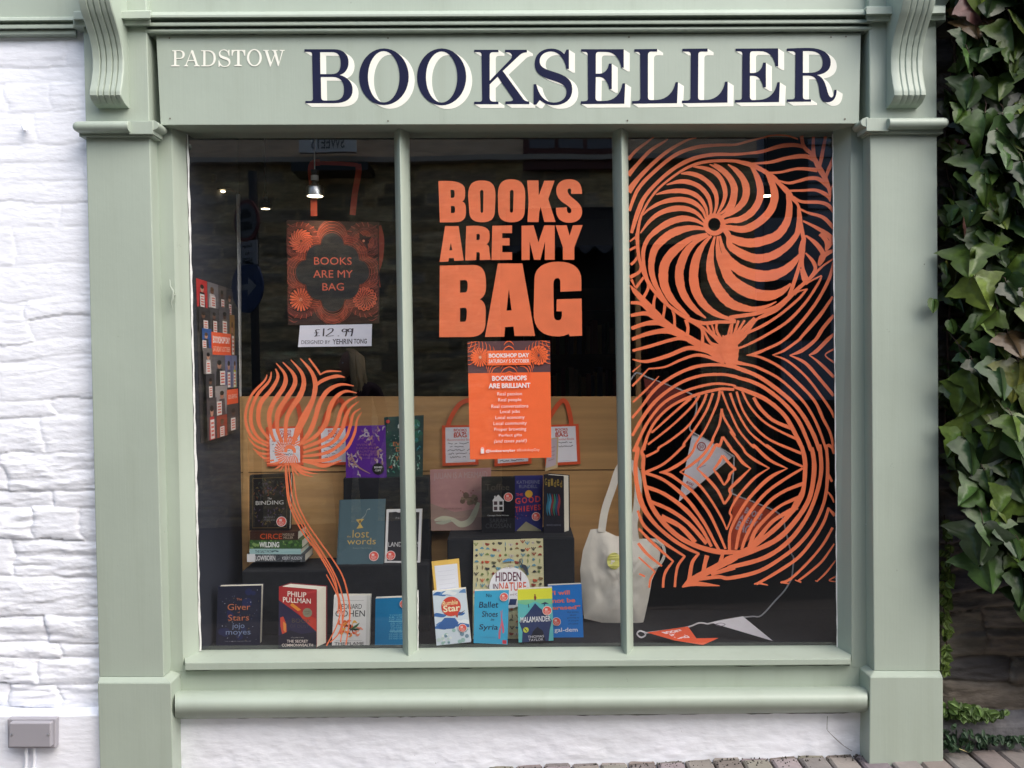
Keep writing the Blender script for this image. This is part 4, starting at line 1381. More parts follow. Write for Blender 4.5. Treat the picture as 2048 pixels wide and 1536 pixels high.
def art_giver(a):
    rn = random.Random(1)
    for _ in range(9):
        a.circ(rn.uniform(.1, .9), rn.uniform(.1, .9), rn.uniform(.05, .12), ink(30, 36, 78), 12)
    dots(a, 46, [ink(190, 190, 200), ink(150, 130, 80), ink(110, 110, 140)], 2, r=(.004, .010))
    or_ = ink(186, 112, 78)
    a.text('The', .5, .22, .04, or_)
    a.text('Giver', .5, .35, .105, or_, w=.52)
    a.text('of', .5, .44, .03, or_)
    a.text('Stars', .5, .53, .10, or_, w=.48)
    bl = ink(125, 140, 175)
    a.text('jojo', .5, .68, .11, bl, w=.28)
    a.text('moyes', .5, .80, .09, bl, w=.56)
    a.text('THE NUMBER ONE BESTSELLER', .5, .93, .018, ink(120, 120, 130), w=.6)
book('starry_night_book', 'midnight blue starry book with copper lettering, at the far left of the front row',
     [(436, 1173), (523, 1171), (520, 1302), (432, 1302)], .26, .035, ink(26, 28, 50), art_giver, foot=FLZ)

def art_pullman(a):
    red = ink(170, 44, 44)
    a.rect(0, 0, 1, .5, red)
    a.fill([[(0, .22), (.35, .36), (.7, .52), (1, .72), (1, 1), (0, 1)]], ink(40, 34, 66))
    a.fill([[(1, .5), (1, .72), (.62, .5), (.4, .3), (.7, .42)]], ink(196, 60, 40))
    a.fill([[(.36, .25), (.6, .36), (.5, .38), (.3, .29)]], ink(226, 140, 50))
    a.ribbon([(.6, .1, .01), (.8, .06, .03), (1, .03, .03)], ink(190, 60, 60), 4)
    a.fill([[(.04, .5), (.12, .48), (.2, .6), (.22, .74), (.1, .78), (.05, .64)]], ink(200, 70, 50))
    a.fill([[(.12, .56), (.2, .6), (.19, .74), (.13, .7)]], ink(220, 140, 60))
    a.fill([[(0, .8), (.3, .7), (.6, .76), (1, .72), (1, 1), (0, 1)]], ink(28, 26, 44))
    wt = ink(240, 226, 216)
    a.text('PHILIP', .48, .105, .085, wt, w=.5, bold=.015)
    a.text('PULLMAN', .48, .205, .085, wt, w=.74, bold=.015)
    a.text('BOOK', .6, .54, .07, ink(84, 72, 60), w=.5)
    a.text('OF DUST', .55, .63, .05, ink(70, 58, 70), w=.5)
    a.circ(.76, .40, .125, ink(140, 134, 112), 22)
    a.text('SIGNED', .76, .38, .025, ink(90, 84, 70), w=.16)
    a.text('COPY', .76, .42, .025, ink(90, 84, 70), w=.12)
    a.text('VOLUME TWO', .5, .82, .018, ink(170, 165, 160), w=.34)
    a.text('THE SECRET', .5, .88, .045, wt, w=.56, bold=.01)
    a.text('COMMONWEALTH', .5, .945, .045, wt, w=.82, bold=.01)
o, fn, asp = book('thick_novel', 'thick red and navy hardback with white capitals, showing its thick page edges',
     [(558, 1173), (633, 1179), (633, 1304), (557, 1303)], .22, .06, ink(120, 30, 40), art_pullman, back=(.028, .052, .0), foot=FLZ)

def art_cohen(a):
    a.rect(.9, 0, 1, 1, ink(214, 212, 208))
    a.ribbon([(.1, .1, .006), (.82, .1, .006)], ink(150, 150, 150), 1)
    a.text('LEONARD', .46, .22, .10, INKB, w=.62)
    a.text('COHEN', .46, .36, .125, INKB, w=.80)
    rn = random.Random(6)
    for i in range(26):
        x, y, t = rn.uniform(.22, .75), rn.uniform(.55, .78), rn.uniform(0, 6)
        c = rn.choice([ink(232, 132, 40), ink(240, 180, 70), ink(226, 96, 50), ink(240, 150, 120)])
        a.ribbon([(x, y, .01), (x + .08 * math.cos(t), y + .06 * math.sin(t), .05), (x + .13 * math.cos(t + .8), y + .1 * math.sin(t + .8), .01)], c, 4)
    a.ribbon([(.5, .66, .01), (.62, .62, .05), (.72, .55, .01)], ink(60, 110, 60), 4)
    a.ribbon([(.5, .67, .01), (.62, .68, .04), (.74, .67, .01)], ink(30, 60, 40), 4)
    for i in range(7):
        x, y = rn.uniform(.25, .5), rn.uniform(.58, .78)
        a.ribbon([(x, y, .006), (x + .04, y - .02, .025), (x + .07, y + .02, .006)], INKB, 4)
    a.ribbon([(.1, .9, .005), (.8, .9, .005)], ink(160, 160, 160), 1)
    a.text('THE FLAME', .46, .965, .06, INKB, w=.78)
book('white_paperback', 'white paperback with black capitals over orange flowers, behind the foot of the painted stem',
     [(668, 1191), (741, 1191), (739, 1304), (664, 1304)], .25, .025, ink(232, 230, 228), art_cohen, hard=False, foot=FLZ)

def art_tower(a):
    lt = ink(120, 196, 222)
    for i in range(12):
        y = .37 + i * .045
        a.text('TOWER OF WORDS'[(i * 3) % 9:(i * 3) % 9 + 5] if i < 8 else 'EYE AND OAR', .56 + .0, y, .034, lt, w=.30 if 2 < i < 9 else .38)
    a.rect(.36, .49, .76, .505, lt)
    a.rect(.38, .70, .74, .715, lt)
book('bright_blue_paperback', 'plain bright blue paperback with a pale column of lettering, beside the window bar',
     [(751, 1197), (826, 1194), (826, 1304), (750, 1304)], .25, .025, ink(0, 124, 178), art_tower, hard=False, foot=FLZ, stick=(.76, .13, .115))

TOPA = P(483, 1142, .37).z
def lying(label, name, x0, y0, x1, y1, y, col, art, pages=True, depth=.14):
    tl, tr, br, bl = P(x0, y0, y), P(x1, y0, y), P(x1, y1, y), P(x0, y1, y)
    b = MB()
    fn, asp, nrm = quad_map(tl, tr, br, bl)
    bk = Vector((0, depth, 0))
    h = (tl - bl).length
    ct = .0015
    F = [tl, tr, br, bl]
    b.prism(F, [p + Vector((0, .003, 0)) for p in F], col)
    up = [tl + Vector((0, .003, 0)), tr + Vector((0, .003, 0)), tr + Vector((0, .003, -ct)), tl + Vector((0, .003, -ct))]
    b.prism(up, [p + bk for p in up], col)
    lo = [bl + Vector((0, .003, ct)), br + Vector((0, .003, ct)), br + Vector((0, .003, 0)), bl + Vector((0, .003, 0))]
    b.prism(lo, [p + bk for p in lo], col)
    art(Art(b, fn, asp))
    o = b.build(name)
    tag(o, label, 'book', 'stack of lying books')
    m_ = MB()
    pg = [tl + Vector((.003, .003, -ct)), tr + Vector((-.003, .003, -ct)), br + Vector((-.003, .003, ct)), bl + Vector((.003, .003, ct))]
    m_.prism(pg, [p + bk - Vector((0, .004, 0)) for p in pg], PAGES)
    m_.build('page_block', o)
    return o
def sp_low(a):
    a.rect(0, 0, .14, 1, ink(225, 225, 228))
    dots(a, 60, [ink(40, 40, 44), ink(120, 124, 130)], 3, (.15, .05, .98, .95), (.006, .016))
    a.text('LOWBORN', .32, .5, .62, ink(230, 230, 232), w=.34, bold=.02)
    a.text('KERRY HUDSON', .78, .5, .4, ink(205, 210, 215), w=.34, bold=.01)
lying('black and white spined book at the bottom of the lying stack', 'lying_book', 494, 1108, 610, 1124, .405, ink(70, 74, 80), sp_low)
def sp_salt(a):
    a.text('THE SALT PATH', .28, .52, .5, ink(60, 80, 84), w=.34, bold=.01)
    a.ribbon([(.44, .6, .03), (.5, .35, .1), (.55, .6, .03)], ink(70, 100, 104), 3)
    a.ribbon([(.6, .7, .02), (.8, .6, .08), (1, .66, .02)], ink(130, 176, 180), 3)
lying('pale aqua spined book lying between the black and the leafy green spines', 'lying_book', 499, 1097, 602, 1108.5, .405, ink(165, 200, 202), sp_salt)
def sp_wild(a):
    rn = random.Random(4)
    for i in range(60):
        a.circ(rn.uniform(0, 1), rn.uniform(.05, .95), rn.uniform(.012, .03), rn.choice([ink(60, 104, 44), ink(96, 140, 66), ink(44, 74, 40), ink(130, 160, 96)]), 7)
    a.text('WILDING', .38, .52, .62, ink(240, 242, 240), w=.38, bold=.03)
lying('leafy green spined book with white capitals in the lying stack', 'lying_book', 499, 1080, 604, 1097.5, .405, ink(58, 92, 50), sp_wild)
def sp_circe(a):
    a.text('CIRCE', .44, .55, .62, ink(196, 78, 34), w=.46, bold=.01)
    a.text('MADELINE', .80, .35, .28, ink(190, 170, 150), w=.24)
    a.text('MILLER', .80, .7, .28, ink(190, 170, 150), w=.2)
lying('dark brown spined book with orange capitals on top of the lying stack', 'lying_book', 500, 1063, 596, 1080.5, .405, ink(56, 30, 20), sp_circe)

def art_binding(a):
    a.ribbon([(.08, .06, .012), (.92, .06, .012), (.92, .95, .012), (.08, .95, .012), (.08, .06, .012)], ink(120, 96, 56), 1)
    sprigs(a, 60, [ink(110, 92, 52), ink(70, 66, 58), ink(110, 62, 40), ink(60, 70, 60), ink(84, 66, 96)], 5, (.13, .1, .87, .4), .07)
    sprigs(a, 44, [ink(110, 92, 52), ink(70, 66, 58), ink(84, 66, 96)], 6, (.13, .58, .87, .92), .06)
    wt = ink(216, 214, 210)
    a.text('The', .5, .425, .035, wt, shear=.3)
    a.text('BINDING', .5, .50, .072, wt, w=.68)
    a.text('BRIDGET', .5, .76, .03, ink(130, 130, 130), w=.28)
    a.text('COLLINS', .5, .81, .03, ink(130, 130, 130), w=.28)
TOPST = P(540, 1063, .405).z
book('ornate_dark_book', 'dark ornate book with gilt border and flowers, standing on the lying books',
     [(499, 951), (582, 947), (579, 1062), (499, 1066)], .425, .03, ink(26, 22, 22), art_binding, stick=(.80, .84, .125), foot=TOPST)

def art_lost(a):
    a.rect(0, 0, .03, 1, ink(72, 90, 98))
    gd = ink(196, 168, 96)
    a.ribbon([(.68, .15, .012), (.62, .16, .006), (.58, .24, .006), (.5, .3, .01)], ink(170, 178, 174), 4)
    a.fill([[(.38, .31), (.56, .30), (.48, .37), (.55, .44), (.40, .45), (.46, .38)]], gd)
    a.circ(.47, .34, .03, ink(120, 90, 50), 10)
    a.text('the', .24, .57, .03, gd)
    a.text('lost', .5, .53, .12, gd, w=.36, bold=-.005)
    a.text('words', .52, .645, .10, gd, w=.62, bold=-.005)
    a.text('Robert Macfarlane', .54, .75, .022, ink(132, 146, 146), w=.4)
TOPD = P(700, 1130, .40).z
book('slate_blue_picture_book', 'large slate blue picture book with gold lettering on a low black step',
     [(679, 1000), (770, 998), (766, 1130), (673, 1131)], .41, .02, ink(78, 102, 112), art_lost, lean=.03, stick=(.80, .875, .105), foot=TOPD)
def art_land(a):
    a.rect(.07, .04, .93, .965, ink(44, 44, 50))
    rn = random.Random(9)
    a.fill([[(.07, .04)] + [(.07 + i * .0956, .04 + rn.uniform(.0, .028)) for i in range(10)] + [(.93, .04)]], ink(222, 222, 224))
    a.text('NAN', .42, .16, .035, ink(150, 150, 154), w=.3)
    a.text('LANDMARKS', .52, .655, .085, ink(215, 215, 216), w=.86)
book('white_edged_book', 'charcoal book with torn white border, partly behind the left window bar',
     [(773, 1019), (844, 1018), (840, 1128), (769, 1128)], .43, .02, ink(224, 224, 226), art_land, lean=.02, stick=(.17, .86, .135), hard=False, foot=TOPD)

TOPB = P(700, 956, .50).z
def art_purple(a):
    gd, lg = ink(176, 138, 132), ink(190, 176, 190)
    sprigs(a, 30, [gd, lg, ink(140, 90, 150)], 3, (.32, .07, .93, .3), .10)
    sprigs(a, 22, [gd, lg], 4, (.08, .55, .35, .95), .10)
    sprigs(a, 16, [gd, lg], 5, (.72, .45, .94, .68), .09)
    a.ribbon([(.16, .6, .02), (.3, .78, .03), (.6, .92, .012)], gd, 5)
    for i, t in enumerate(('WINTER', 'HOUSE', 'HAUNTING', 'SPIRITS')):
        a.text(t, .52, .36 + i * .065, .045, ink(150, 96, 150), w=.5)
    a.text('and other ghost stories', .52, .62, .022, ink(160, 110, 160), w=.46)
    a.circ(.80, .83, .145, INKB, 22)
    a.text('SIGNED', .80, .80, .035, WHITEP, w=.2, bold=.02)
    a.text('COPY', .80, .86, .035, WHITEP, w=.15, bold=.02)
book('purple_hardback', 'purple book with gilt sprigs and round black signed copy sticker',
     [(691, 853), (771, 851), (773, 952), (692, 956)], .505, .025, ink(92, 36, 150), art_purple, foot=TOPB)
def art_teal(a):
    rn = random.Random(12)
    for i in range(14):
        a.circ(rn.uniform(0, 1), rn.uniform(.1, .5), rn.uniform(.06, .14), rn.choice([ink(26, 104, 84), ink(20, 74, 66), ink(46, 124, 96)]), 12)
    sprigs(a, 50, [ink(150, 190, 170), ink(80, 150, 130), ink(190, 200, 190)], 7, (.05, .6, .95, .97), .07)
    sprigs(a, 22, [ink(60, 140, 150), ink(120, 180, 180)], 8, (.6, .1, .95, .6), .08)
    a.circ(.1, .07, .05, ink(200, 60, 60), 14)
    a.fill([[(.35, .14), (.4, .1), (.46, .12), (.46, .19), (.35, .19)]], ink(210, 220, 216))
    dots(a, 30, [ink(200, 214, 205)], 13, (.05, .15, .95, .9), (.005, .012))
    og = ink(206, 130, 84)
    a.text('A NATURE', .6, .37, .05, og, w=.4, bold=.01)
    a.text('EVERY', .46, .45, .07, og, w=.5, bold=.01)
    a.text('DAY', .46, .54, .07, og, w=.36, bold=.01)
    a.text('OF THE', .48, .61, .035, og, w=.22)
    a.text('YEAR', .46, .69, .075, og, w=.42, bold=.01)
    a.fill([[(.06, .84), (.16, .80), (.17, .86)]], ink(170, 60, 50))
book('teal_leafy_book', 'dark teal book of leaves and animals with orange capitals, crossing the left window bar',
     [(768, 835), (846, 831), (844, 946), (774, 947)], .525, .03, ink(16, 62, 62), art_teal, foot=TOPB)

TOPC = P(950, 1077, .37).z
def art_julian(a):
    a.fill([[(0, .55), (.4, .7), (1, .62), (1, 1), (0, 1)]], ink(178, 148, 138))
    rn = random.Random(3)
    a.text('JULIAN IS A MERMAID', .5, .115, .13, ink(206, 178, 176), w=.88)
    for i in range(16):
        x, y = rn.uniform(.52, .8), rn.uniform(.4, .56)
        a.circ(x, y, rn.uniform(.02, .05), rn.choice([ink(140, 122, 100), ink(120, 96, 82), ink(160, 136, 112)]), 8)
    dots(a, 6, [ink(150, 60, 56)], 4, (.48, .35, .72, .58), (.008, .012))
    wh = ink(218, 216, 190)
    a.ribbon([(.06, .83, .03), (.2, .80, .08), (.36, .82, .07), (.5, .9, .10), (.65, .85, .10), (.74, .7, .09), (.80, .55, .05)], wh, 6)
    a.ribbon([(.08, .87, .02), (.2, .87, .06), (.34, .84, .03)], ink(196, 200, 178), 4)
    a.text('JESSICA LOVE', .37, .645, .03, ink(150, 110, 106), w=.3)
book('pink_picture_book', 'square dusty pink picture book with a pale swoosh, left of the small black book',
     [(860, 940), (982, 936), (981, 1051), (862, 1056)], .53, .012, ink(203, 152, 150), art_julian, foot=TOPC)
def art_toffee(a):
    a.text('Toffee', .47, .175, .115, ink(84, 76, 68), w=.72)
    wt = ink(228, 228, 230)
    a.fill([[(.32, .42), (.38, .37), (.38, .33), (.42, .33), (.42, .36), (.5, .31), (.68, .42), (.66, .43), (.66, .61), (.34, .61), (.34, .43)]], wt)
    for x in (.37, .53):
        for y in (.43, .525):
            a.rect(x, y, x + .1, y + .065, ink(70, 44, 60) if x < .5 else INKB)
    a.text('Carnegie Medal Winner', .5, .685, .03, wt, w=.64)
    a.text('SARAH', .5, .775, .075, ink(74, 74, 78), w=.52)
    a.text('CROSSAN', .5, .87, .085, ink(74, 74, 78), w=.76)
book('black_novel', 'small black book with a white house on its cover',
     [(963, 955), (1030, 954), (1030, 1054), (963, 1055)], .47, .028, ink(20, 20, 26), art_toffee, stick=(.80, .355, .135), foot=TOPC)
def art_thieves(a):
    a.text('KATHERINE', .5, .105, .06, ink(128, 132, 160), w=.78)
    a.text('RUNDELL', .5, .185, .06, ink(128, 132, 160), w=.62)
    rd = ink(222, 76, 64)
    a.circ(.52, .32, .13, ink(214, 170, 60), 18)
    a.text('THE', .2, .33, .05, rd, w=.24)
    for i, ch in enumerate('GOOD'):
        a.text(ch, .14 + i * .23, .445 - .01 * i, .11, rd, w=.18, bold=.02)
    for i, ch in enumerate('THIEVES'):
        a.text(ch, .10 + i * .13, .60 - .006 * i, .10, rd, w=.10 if ch != 'I' else .04, bold=.02)
    a.fill([[(.1, .98), (.42, .82), (.95, .98), (.95, 1), (.1, 1)]], ink(150, 146, 120))
    dots(a, 16, [ink(90, 96, 150), ink(180, 70, 70)], 4, (.05, .68, .95, .85), (.01, .02))
book('blue_adventure_book', 'royal blue book with red capitals and yellow moon, right of the white house book',
     [(1027, 953), (1086, 952), (1085, 1054), (1028, 1055)], .50, .025, ink(40, 42, 112), art_thieves, stick=(.77, .73, .15), foot=TOPC)
def art_gold(a):
    gd = ink(150, 126, 56)
    for i, ch in enumerate('Gilded'):
        a.text(ch, .12 + i * .15, .12 + .02 * (i % 2), .12, gd, w=.11, bold=.01)
    for k, c in enumerate((ink(40, 104, 130), ink(60, 130, 160), ink(120, 50, 50), ink(50, 110, 90), ink(30, 70, 110), ink(140, 50, 60))):
        x = .2 + k * .11
        a.ribbon([(x, .32, .03), (x + .04, .45, .1), (x - .03, .58, .09), (x + .02, .7, .02)], c, 5)
    a.text('FRANCES HARDINGE', .5, .86, .03, ink(110, 112, 130), w=.7)
book('gilt_titled_hardback', 'dark hardback with curling gold title showing its cream page edges',
     [(1087, 949), (1127, 952), (1128, 1060), (1087, 1055)], .46, .04, ink(24, 22, 34), art_gold, back=(.026, .035, 0), foot=TOPC)

def art_hidden(a):
    rn = random.Random(21)
    cols = [ink(150, 60, 44), ink(96, 96, 70), ink(196, 84, 50), ink(60, 62, 62), ink(120, 140, 80), ink(140, 110, 70), ink(96, 150, 170), ink(200, 190, 180)]
    for i in range(16):
        for j in range(12):
            x, y = .045 + j * .082 + rn.uniform(-.014, .014), .035 + i * .061 + rn.uniform(-.012, .012)
            if math.hypot((x - .52), (y - .49) * 1.5) < .30 or (.3 < x < .75 and .36 < y < .62):
                continue
            c, kd = rn.choice(cols), rn.randrange(5)
            if kd == 0:
                a.fill([ell(x, y, .034, .024, 9)[:6]], c)
                a.ribbon([(x, y, .006), (x, y + .02, .006)], ink(70, 60, 50), 1)
            elif kd == 1:
                a.circ(x, y, .019, c, 9)
                a.ribbon([(x - .02, y, .004), (x + .02, y + .004, .004)], ink(60, 50, 50), 1)
            elif kd == 2:
                a.ribbon([(x - .03, y, .003), (x, y - .01, .022), (x + .03, y, .004)], c, 3)
            elif kd == 3:
                for t in range(3):
                    a.ribbon([(x, y + .018, .006), (x + (t - 1) * .03, y - .015, .012)], c, 2)
            else:
                a.ribbon([(x, y - .025, .006), (x + .006, y, .014), (x, y + .024, .004)], c, 3)
    a.circ(.515, .485, .285, ink(240, 238, 242), 40)
    a.text('ANNA BRETT', .5, .285, .014, ink(120, 116, 110), w=.15)
    mv = ink(98, 34, 62)
    a.text('HIDDEN', .50, .375, .092, mv, w=.36, bold=.02)
    a.text('IN', .32, .475, .062, mv, w=.075, bold=.015)
    a.text('NATURE', .56, .475, .088, ink(222, 92, 60), w=.38, bold=.015)
    a.text('Search, Find and Count', .5, .555, .025, ink(110, 60, 70), w=.42)
    a.ribbon([(.66, .20, .01), (.69, .255, .02), (.74, .29, .05), (.77, .345, .03)], ink(54, 62, 78), 4)
    a.ribbon([(.66, .25, .008), (.665, .205, .01), (.70, .2, .008)], ink(54, 62, 78), 4)
    a.ribbon([(.42, .225, .01), (.5, .205, .03), (.58, .215, .012)], ink(90, 150, 190), 3)
    a.fill([[(.52, .6), (.62, .6), (.6, .66), (.5, .66)]], ink(40, 60, 110))
book('beige_nature_book', 'large beige picture book with a white disc and scattered wildlife drawings',
     [(947, 1081), (1086, 1077), (1090, 1288), (945, 1290)], .31, .014, ink(206, 200, 158), art_hidden, lean=.05, foot=FLZ)
def art_rumble(a):
    a.rect(0, 0, 1, 1, ink(214, 226, 236))
    rn = random.Random(8)
    for i in range(16):
        x, y = rn.uniform(0, 1), rn.choice([.06, .2, .45, .62, .68, .74])
        a.ribbon([(x - .2, y, .01), (x - .05, y - .02, .07), (x + .15, y + .01, .06), (x + .25, y, .01)], rn.choice([ink(60, 110, 176), ink(100, 146, 196), ink(236, 242, 246)]), 4)
    a.fill([[(.1, .62), (.3, .5), (.6, .52), (.7, .62), (.55, .72), (.12, .7)]], ink(52, 98, 164))
    for i in range(20):
        a.circ(rn.uniform(.05, .95), rn.uniform(.74, .98), rn.uniform(.03, .07), rn.choice([ink(230, 238, 236), ink(160, 196, 190), ink(200, 220, 214), ink(120, 150, 170)]), 9)
    a.circ(.52, .30, .29, ink(214, 74, 56), 26)
    a.fill([[(.56, .4), (.74, .36), (.68, .53)]], ink(214, 74, 56))
    a.text('Rumble', .5, .23, .085, ink(246, 226, 170), w=.46, bold=.012, shear=.15)
    a.text('Star', .53, .335, .125, ink(246, 236, 200), w=.50, bold=.02)
    a.ribbon([(.64, .5, .012), (.8, .44, .02), (.92, .4, .006)], ink(90, 80, 80), 3)
book('cloud_paperback', 'white and blue cloud paperback with a red balloon, tilted below the blank card',
     [(865, 1184), (931, 1177), (942, 1284), (873, 1291)], .22, .02, ink(226, 234, 240), art_rumble, hard=False, stick=(.80, .72, .125))
def art_ballet(a):
    nv = ink(20, 30, 62)
    a.text('No', .42, .09, .065, nv, w=.17, bold=.012, shear=.1)
    a.text('Ballet', .42, .265, .115, nv, w=.56, bold=.008, shear=.1)
    a.text('Shoes', .46, .44, .11, nv, w=.46, bold=.008, shear=.1)
    a.text('in', .54, .545, .045, nv, w=.1, bold=.008, shear=.2)
    a.text('Syria', .43, .70, .13, nv, w=.55, bold=.008, shear=.1)
    pk = ink(214, 104, 130)
    a.ribbon([(.78, .38, .012), (.80, .5, .02), (.83, .62, .06), (.87, .76, .05), (.84, .78, .02)], pk, 5)
    a.ribbon([(.82, .36, .012), (.80, .6, .02), (.76, .78, .06), (.76, .9, .05)], ink(206, 110, 130), 5)
    a.text('CATHERINE BRUTON', .42, .88, .02, ink(70, 150, 190), w=.44)
    a.rect(.85, .92, .97, .99, ink(200, 60, 76))
book('sky_blue_paperback', 'sky blue paperback with dark handwritten title and pink ballet shoes',
     [(949, 1182), (1018, 1180), (1015, 1289), (947, 1286)], .23, .022, ink(60, 168, 210), art_ballet, hard=False, stick=(.86, .12, .125))
def art_mal(a):
    a.rect(0, 0, 1, .2, ink(226, 226, 60))
    a.fill([[(0, .2), (1, .2), (1, .34), (.8, .26), (.62, .3), (.5, .24), (.3, .3), (0, .28)]], ink(126, 196, 150))
    a.fill([[(0, .26), (.25, .3), (.5, .24), (.7, .3), (1, .3), (1, 1), (0, 1)]], ink(96, 186, 190))
    a.fill([[(.03, .62), (.3, .44), (.5, .27), (.62, .36), (.8, .46), (.97, .62), (.9, .8), (.86, 1), (.1, 1), (.12, .8)]], ink(38, 54, 100))
    a.fill([[(.42, .8), (.55, .72), (.7, .8), (.78, 1), (.3, 1)]], ink(20, 26, 44))
    a.ribbon([(.5, .13, .04), (.505, .17, .07), (.5, .22, .03)], ink(130, 50, 36), 3)
    a.circ(.5, .115, .022, ink(130, 50, 36), 10)
    a.ribbon([(.78, .26, .02), (.76, .33, .03)], ink(30, 60, 80), 2)
    a.ribbon([(.3, .28, .02), (.32, .35, .03)], ink(30, 60, 80), 2)
    a.text('MALAMANDER', .5, .575, .105, ink(236, 236, 240), w=.86, bold=.012)
    a.circ(.22, .77, .08, ink(200, 206, 70), 14)
    a.ribbon([(.18, .74, .015), (.25, .8, .02)], INKB, 2)
    wt = ink(214, 214, 220)
    a.text('THOMAS', .5, .905, .045, wt, w=.46)
    a.text('TAYLOR', .5, .965, .045, wt, w=.42)
book('yellow_and_navy_paperback', 'paperback with a yellow sky over a navy cliff',
     [(1035, 1179), (1104, 1176), (1107, 1281), (1037, 1285)], .23, .022, ink(40, 60, 100), art_mal, hard=False, stick=(.84, .42, .135))
def art_gal(a):
    pk = ink(240, 126, 112)
    a.text('“I will', .34, .145, .085, pk, w=.6, bold=.035)
    a.text('not be', .44, .295, .085, pk, w=.7, bold=.035)
    a.text('erased”', .5, .43, .075, pk, w=.88, bold=.035)
    for i, t in enumerate(('Our stories', 'about', 'growing up', 'as people', 'of colour')):
        a.text(t, .70, .52 + i * .055, .03, ink(24, 50, 96), w=(.36, .2, .38, .34, .32)[i], shear=.2)
    a.text('gal-dem', .45, .865, .105, ink(236, 240, 248), w=.74, bold=.01)
book('blue_and_pink_paperback', 'blue paperback with pink block title, beside the canvas bag',
     [(1096, 1171), (1163, 1168), (1167, 1277), (1105, 1279)], .32, .02, ink(24, 124, 214), art_gal, hard=False, stick=(.17, .69, .135), foot=FLZ)

# ------------------------------------------------------------------ cards, tags, poster
YEL = ink(238, 196, 100)
def card(name, label, q, y, m, art=None, lean=0.0, thick=.0015, cat='card', group=None):
    tl, tr, br, bl = P(*q[0], y + lean), P(*q[1], y + lean), P(*q[2], y), P(*q[3], y)
    fn, asp, nrm = quad_map(tl, tr, br, bl)
    b = MB()
    F = [tl, tr, br, bl]
    b.prism(F, [p - nrm * thick for p in F], m)
    if art:
        art(Art(b, fn, asp))
    return tag(b.build(name), label, cat, group)
def art_talker(a):
    a.rect(.09, .13, .92, 1, ink(232, 234, 244))
    for i in range(5):
        a.ribbon([(.2, .3 + i * .12, .008), (.5, .3 + i * .12, .008), (.8, .29 + i * .12, .008)], ink(206, 208, 222), 1)
card('shelf_card', 'blank white card with yellow border standing behind the cloud paperback', [(863, 1123), (918, 1117), (923, 1190), (870, 1194)], .25, YEL, art_talker)
card('shelf_card', 'small beige card hanging aslant beside the orange poster', [(1097, 878), (1117, 874), (1115, 935), (1090, 943)], .50, ink(206, 182, 140),
     lambda a: (a.rect(.04, .03, .86, .9, ink(198, 180, 190)), [a.ribbon([(.2, .3 + i * .13, .03), (.7, .29 + i * .13, .03)], ink(176, 150, 160), 1) for i in range(4)]))
HAND = ink(40, 36, 60)
def price(a):
    for d in ([(.28, .22), (.25, .20), (.225, .25), (.24, .36), (.235, .48), (.215, .52), (.25, .50), (.29, .49)], [(.205, .36), (.27, .355)],
              [(.335, .16), (.335, .52)], [(.39, .24), (.42, .17), (.46, .19), (.455, .30), (.41, .42), (.375, .52), (.48, .50)],
              [(.54, .50), (.545, .53)],
              [(.65, .24), (.615, .20), (.59, .27), (.61, .34), (.65, .28), (.655, .20), (.65, .40), (.64, .54)],
              [(.73, .24), (.695, .19), (.67, .27), (.69, .34), (.73, .28), (.735, .18), (.73, .38), (.72, .54)]):
        a.ribbon([(x, y, .021) for x, y in d], HAND, 4)
    a.text('DESIGNED', .19, .78, .17, ink(70, 68, 86), w=.30)
    a.text('BY', .40, .79, .15, ink(70, 68, 86), w=.07)
    a.text('YEHRIN', .60, .775, .24, HAND, w=.27, bold=.012)
    a.text('TONG', .845, .775, .22, HAND, w=.18, bold=.012)
card('price_card', 'handwritten price card reading 12.99 under the dark hanging tote bag', [(600, 651), (744, 648), (743, 692), (596, 694)], .33, ink(226, 226, 240), price, cat='price card')

TAGO = mat('orange_card', lin(232, 92, 50), .6, var=.04, scale=10)
def bag_tag(label, q, handle, lines, seed, y=.59):
    tl, tr, br, bl = [P(x, yy, y) for x, yy in q]
    fn, asp, nrm = quad_map(tl, tr, br, bl)
    b = MB()
    F = [tl, tr, br, bl]
    b.prism(F, [p - nrm * .002 for p in F], TAGO)
    a = Art(b, fn, asp)
    a.rect(.09, .05, .91, .93, ink(246, 244, 252))
    for i, t in enumerate(('BOOKS', 'ARE MY', 'BAG')):
        a.text(t, .5, (.12, .185, .255)[i], (.06, .055, .10)[i], ink(206, 60, 38), w=.36, bold=.03)
    a.text('Recommended Books', .5, .36, .055, ink(206, 90, 80), w=.70)
    rn = random.Random(seed)
    for i in range(lines):
        yy = .45 + i * .085
        x, x1 = rn.uniform(.14, .22), rn.uniform(.6, .86)
        pts = []
        while x < x1:
            pts.append((x, yy + rn.uniform(-.018, .018), .012))
            x += rn.uniform(.012, .03)
            if rn.random() < .13 and len(pts) > 3:
                a.ribbon(pts, HAND, 2)
                pts = []
                x += .035
        if len(pts) > 2:
            a.ribbon(pts, HAND, 2)
    a.ribbon([(.3, .9, .006), (.7, .9, .006)], ink(190, 180, 200), 1)
    o = b.build('paper_bag_tag')
    tag(o, label, 'tag', 'orange bag shaped tags on the backboard')
    if handle:
        b = MB()
        pts = spline([(x, yy, 9.0) for x, yy in handle], 8)
        a = Art(b, plane_map(y + .001), 1, .0, .0)
        a.ribbon(pts, TAGO, 1)
        a.off = -.0015
        a.ribbon(pts, TAGO, 1)
        b.build('handle', o, recalc=False)
    return o
bag_tag('orange bag shaped tag behind the middle of the painted flower', [(532, 854), (606, 852), (607, 930), (534, 933)], [(545, 860), (560, 830), (588, 800), (600, 830), (598, 856)], 4, 1)
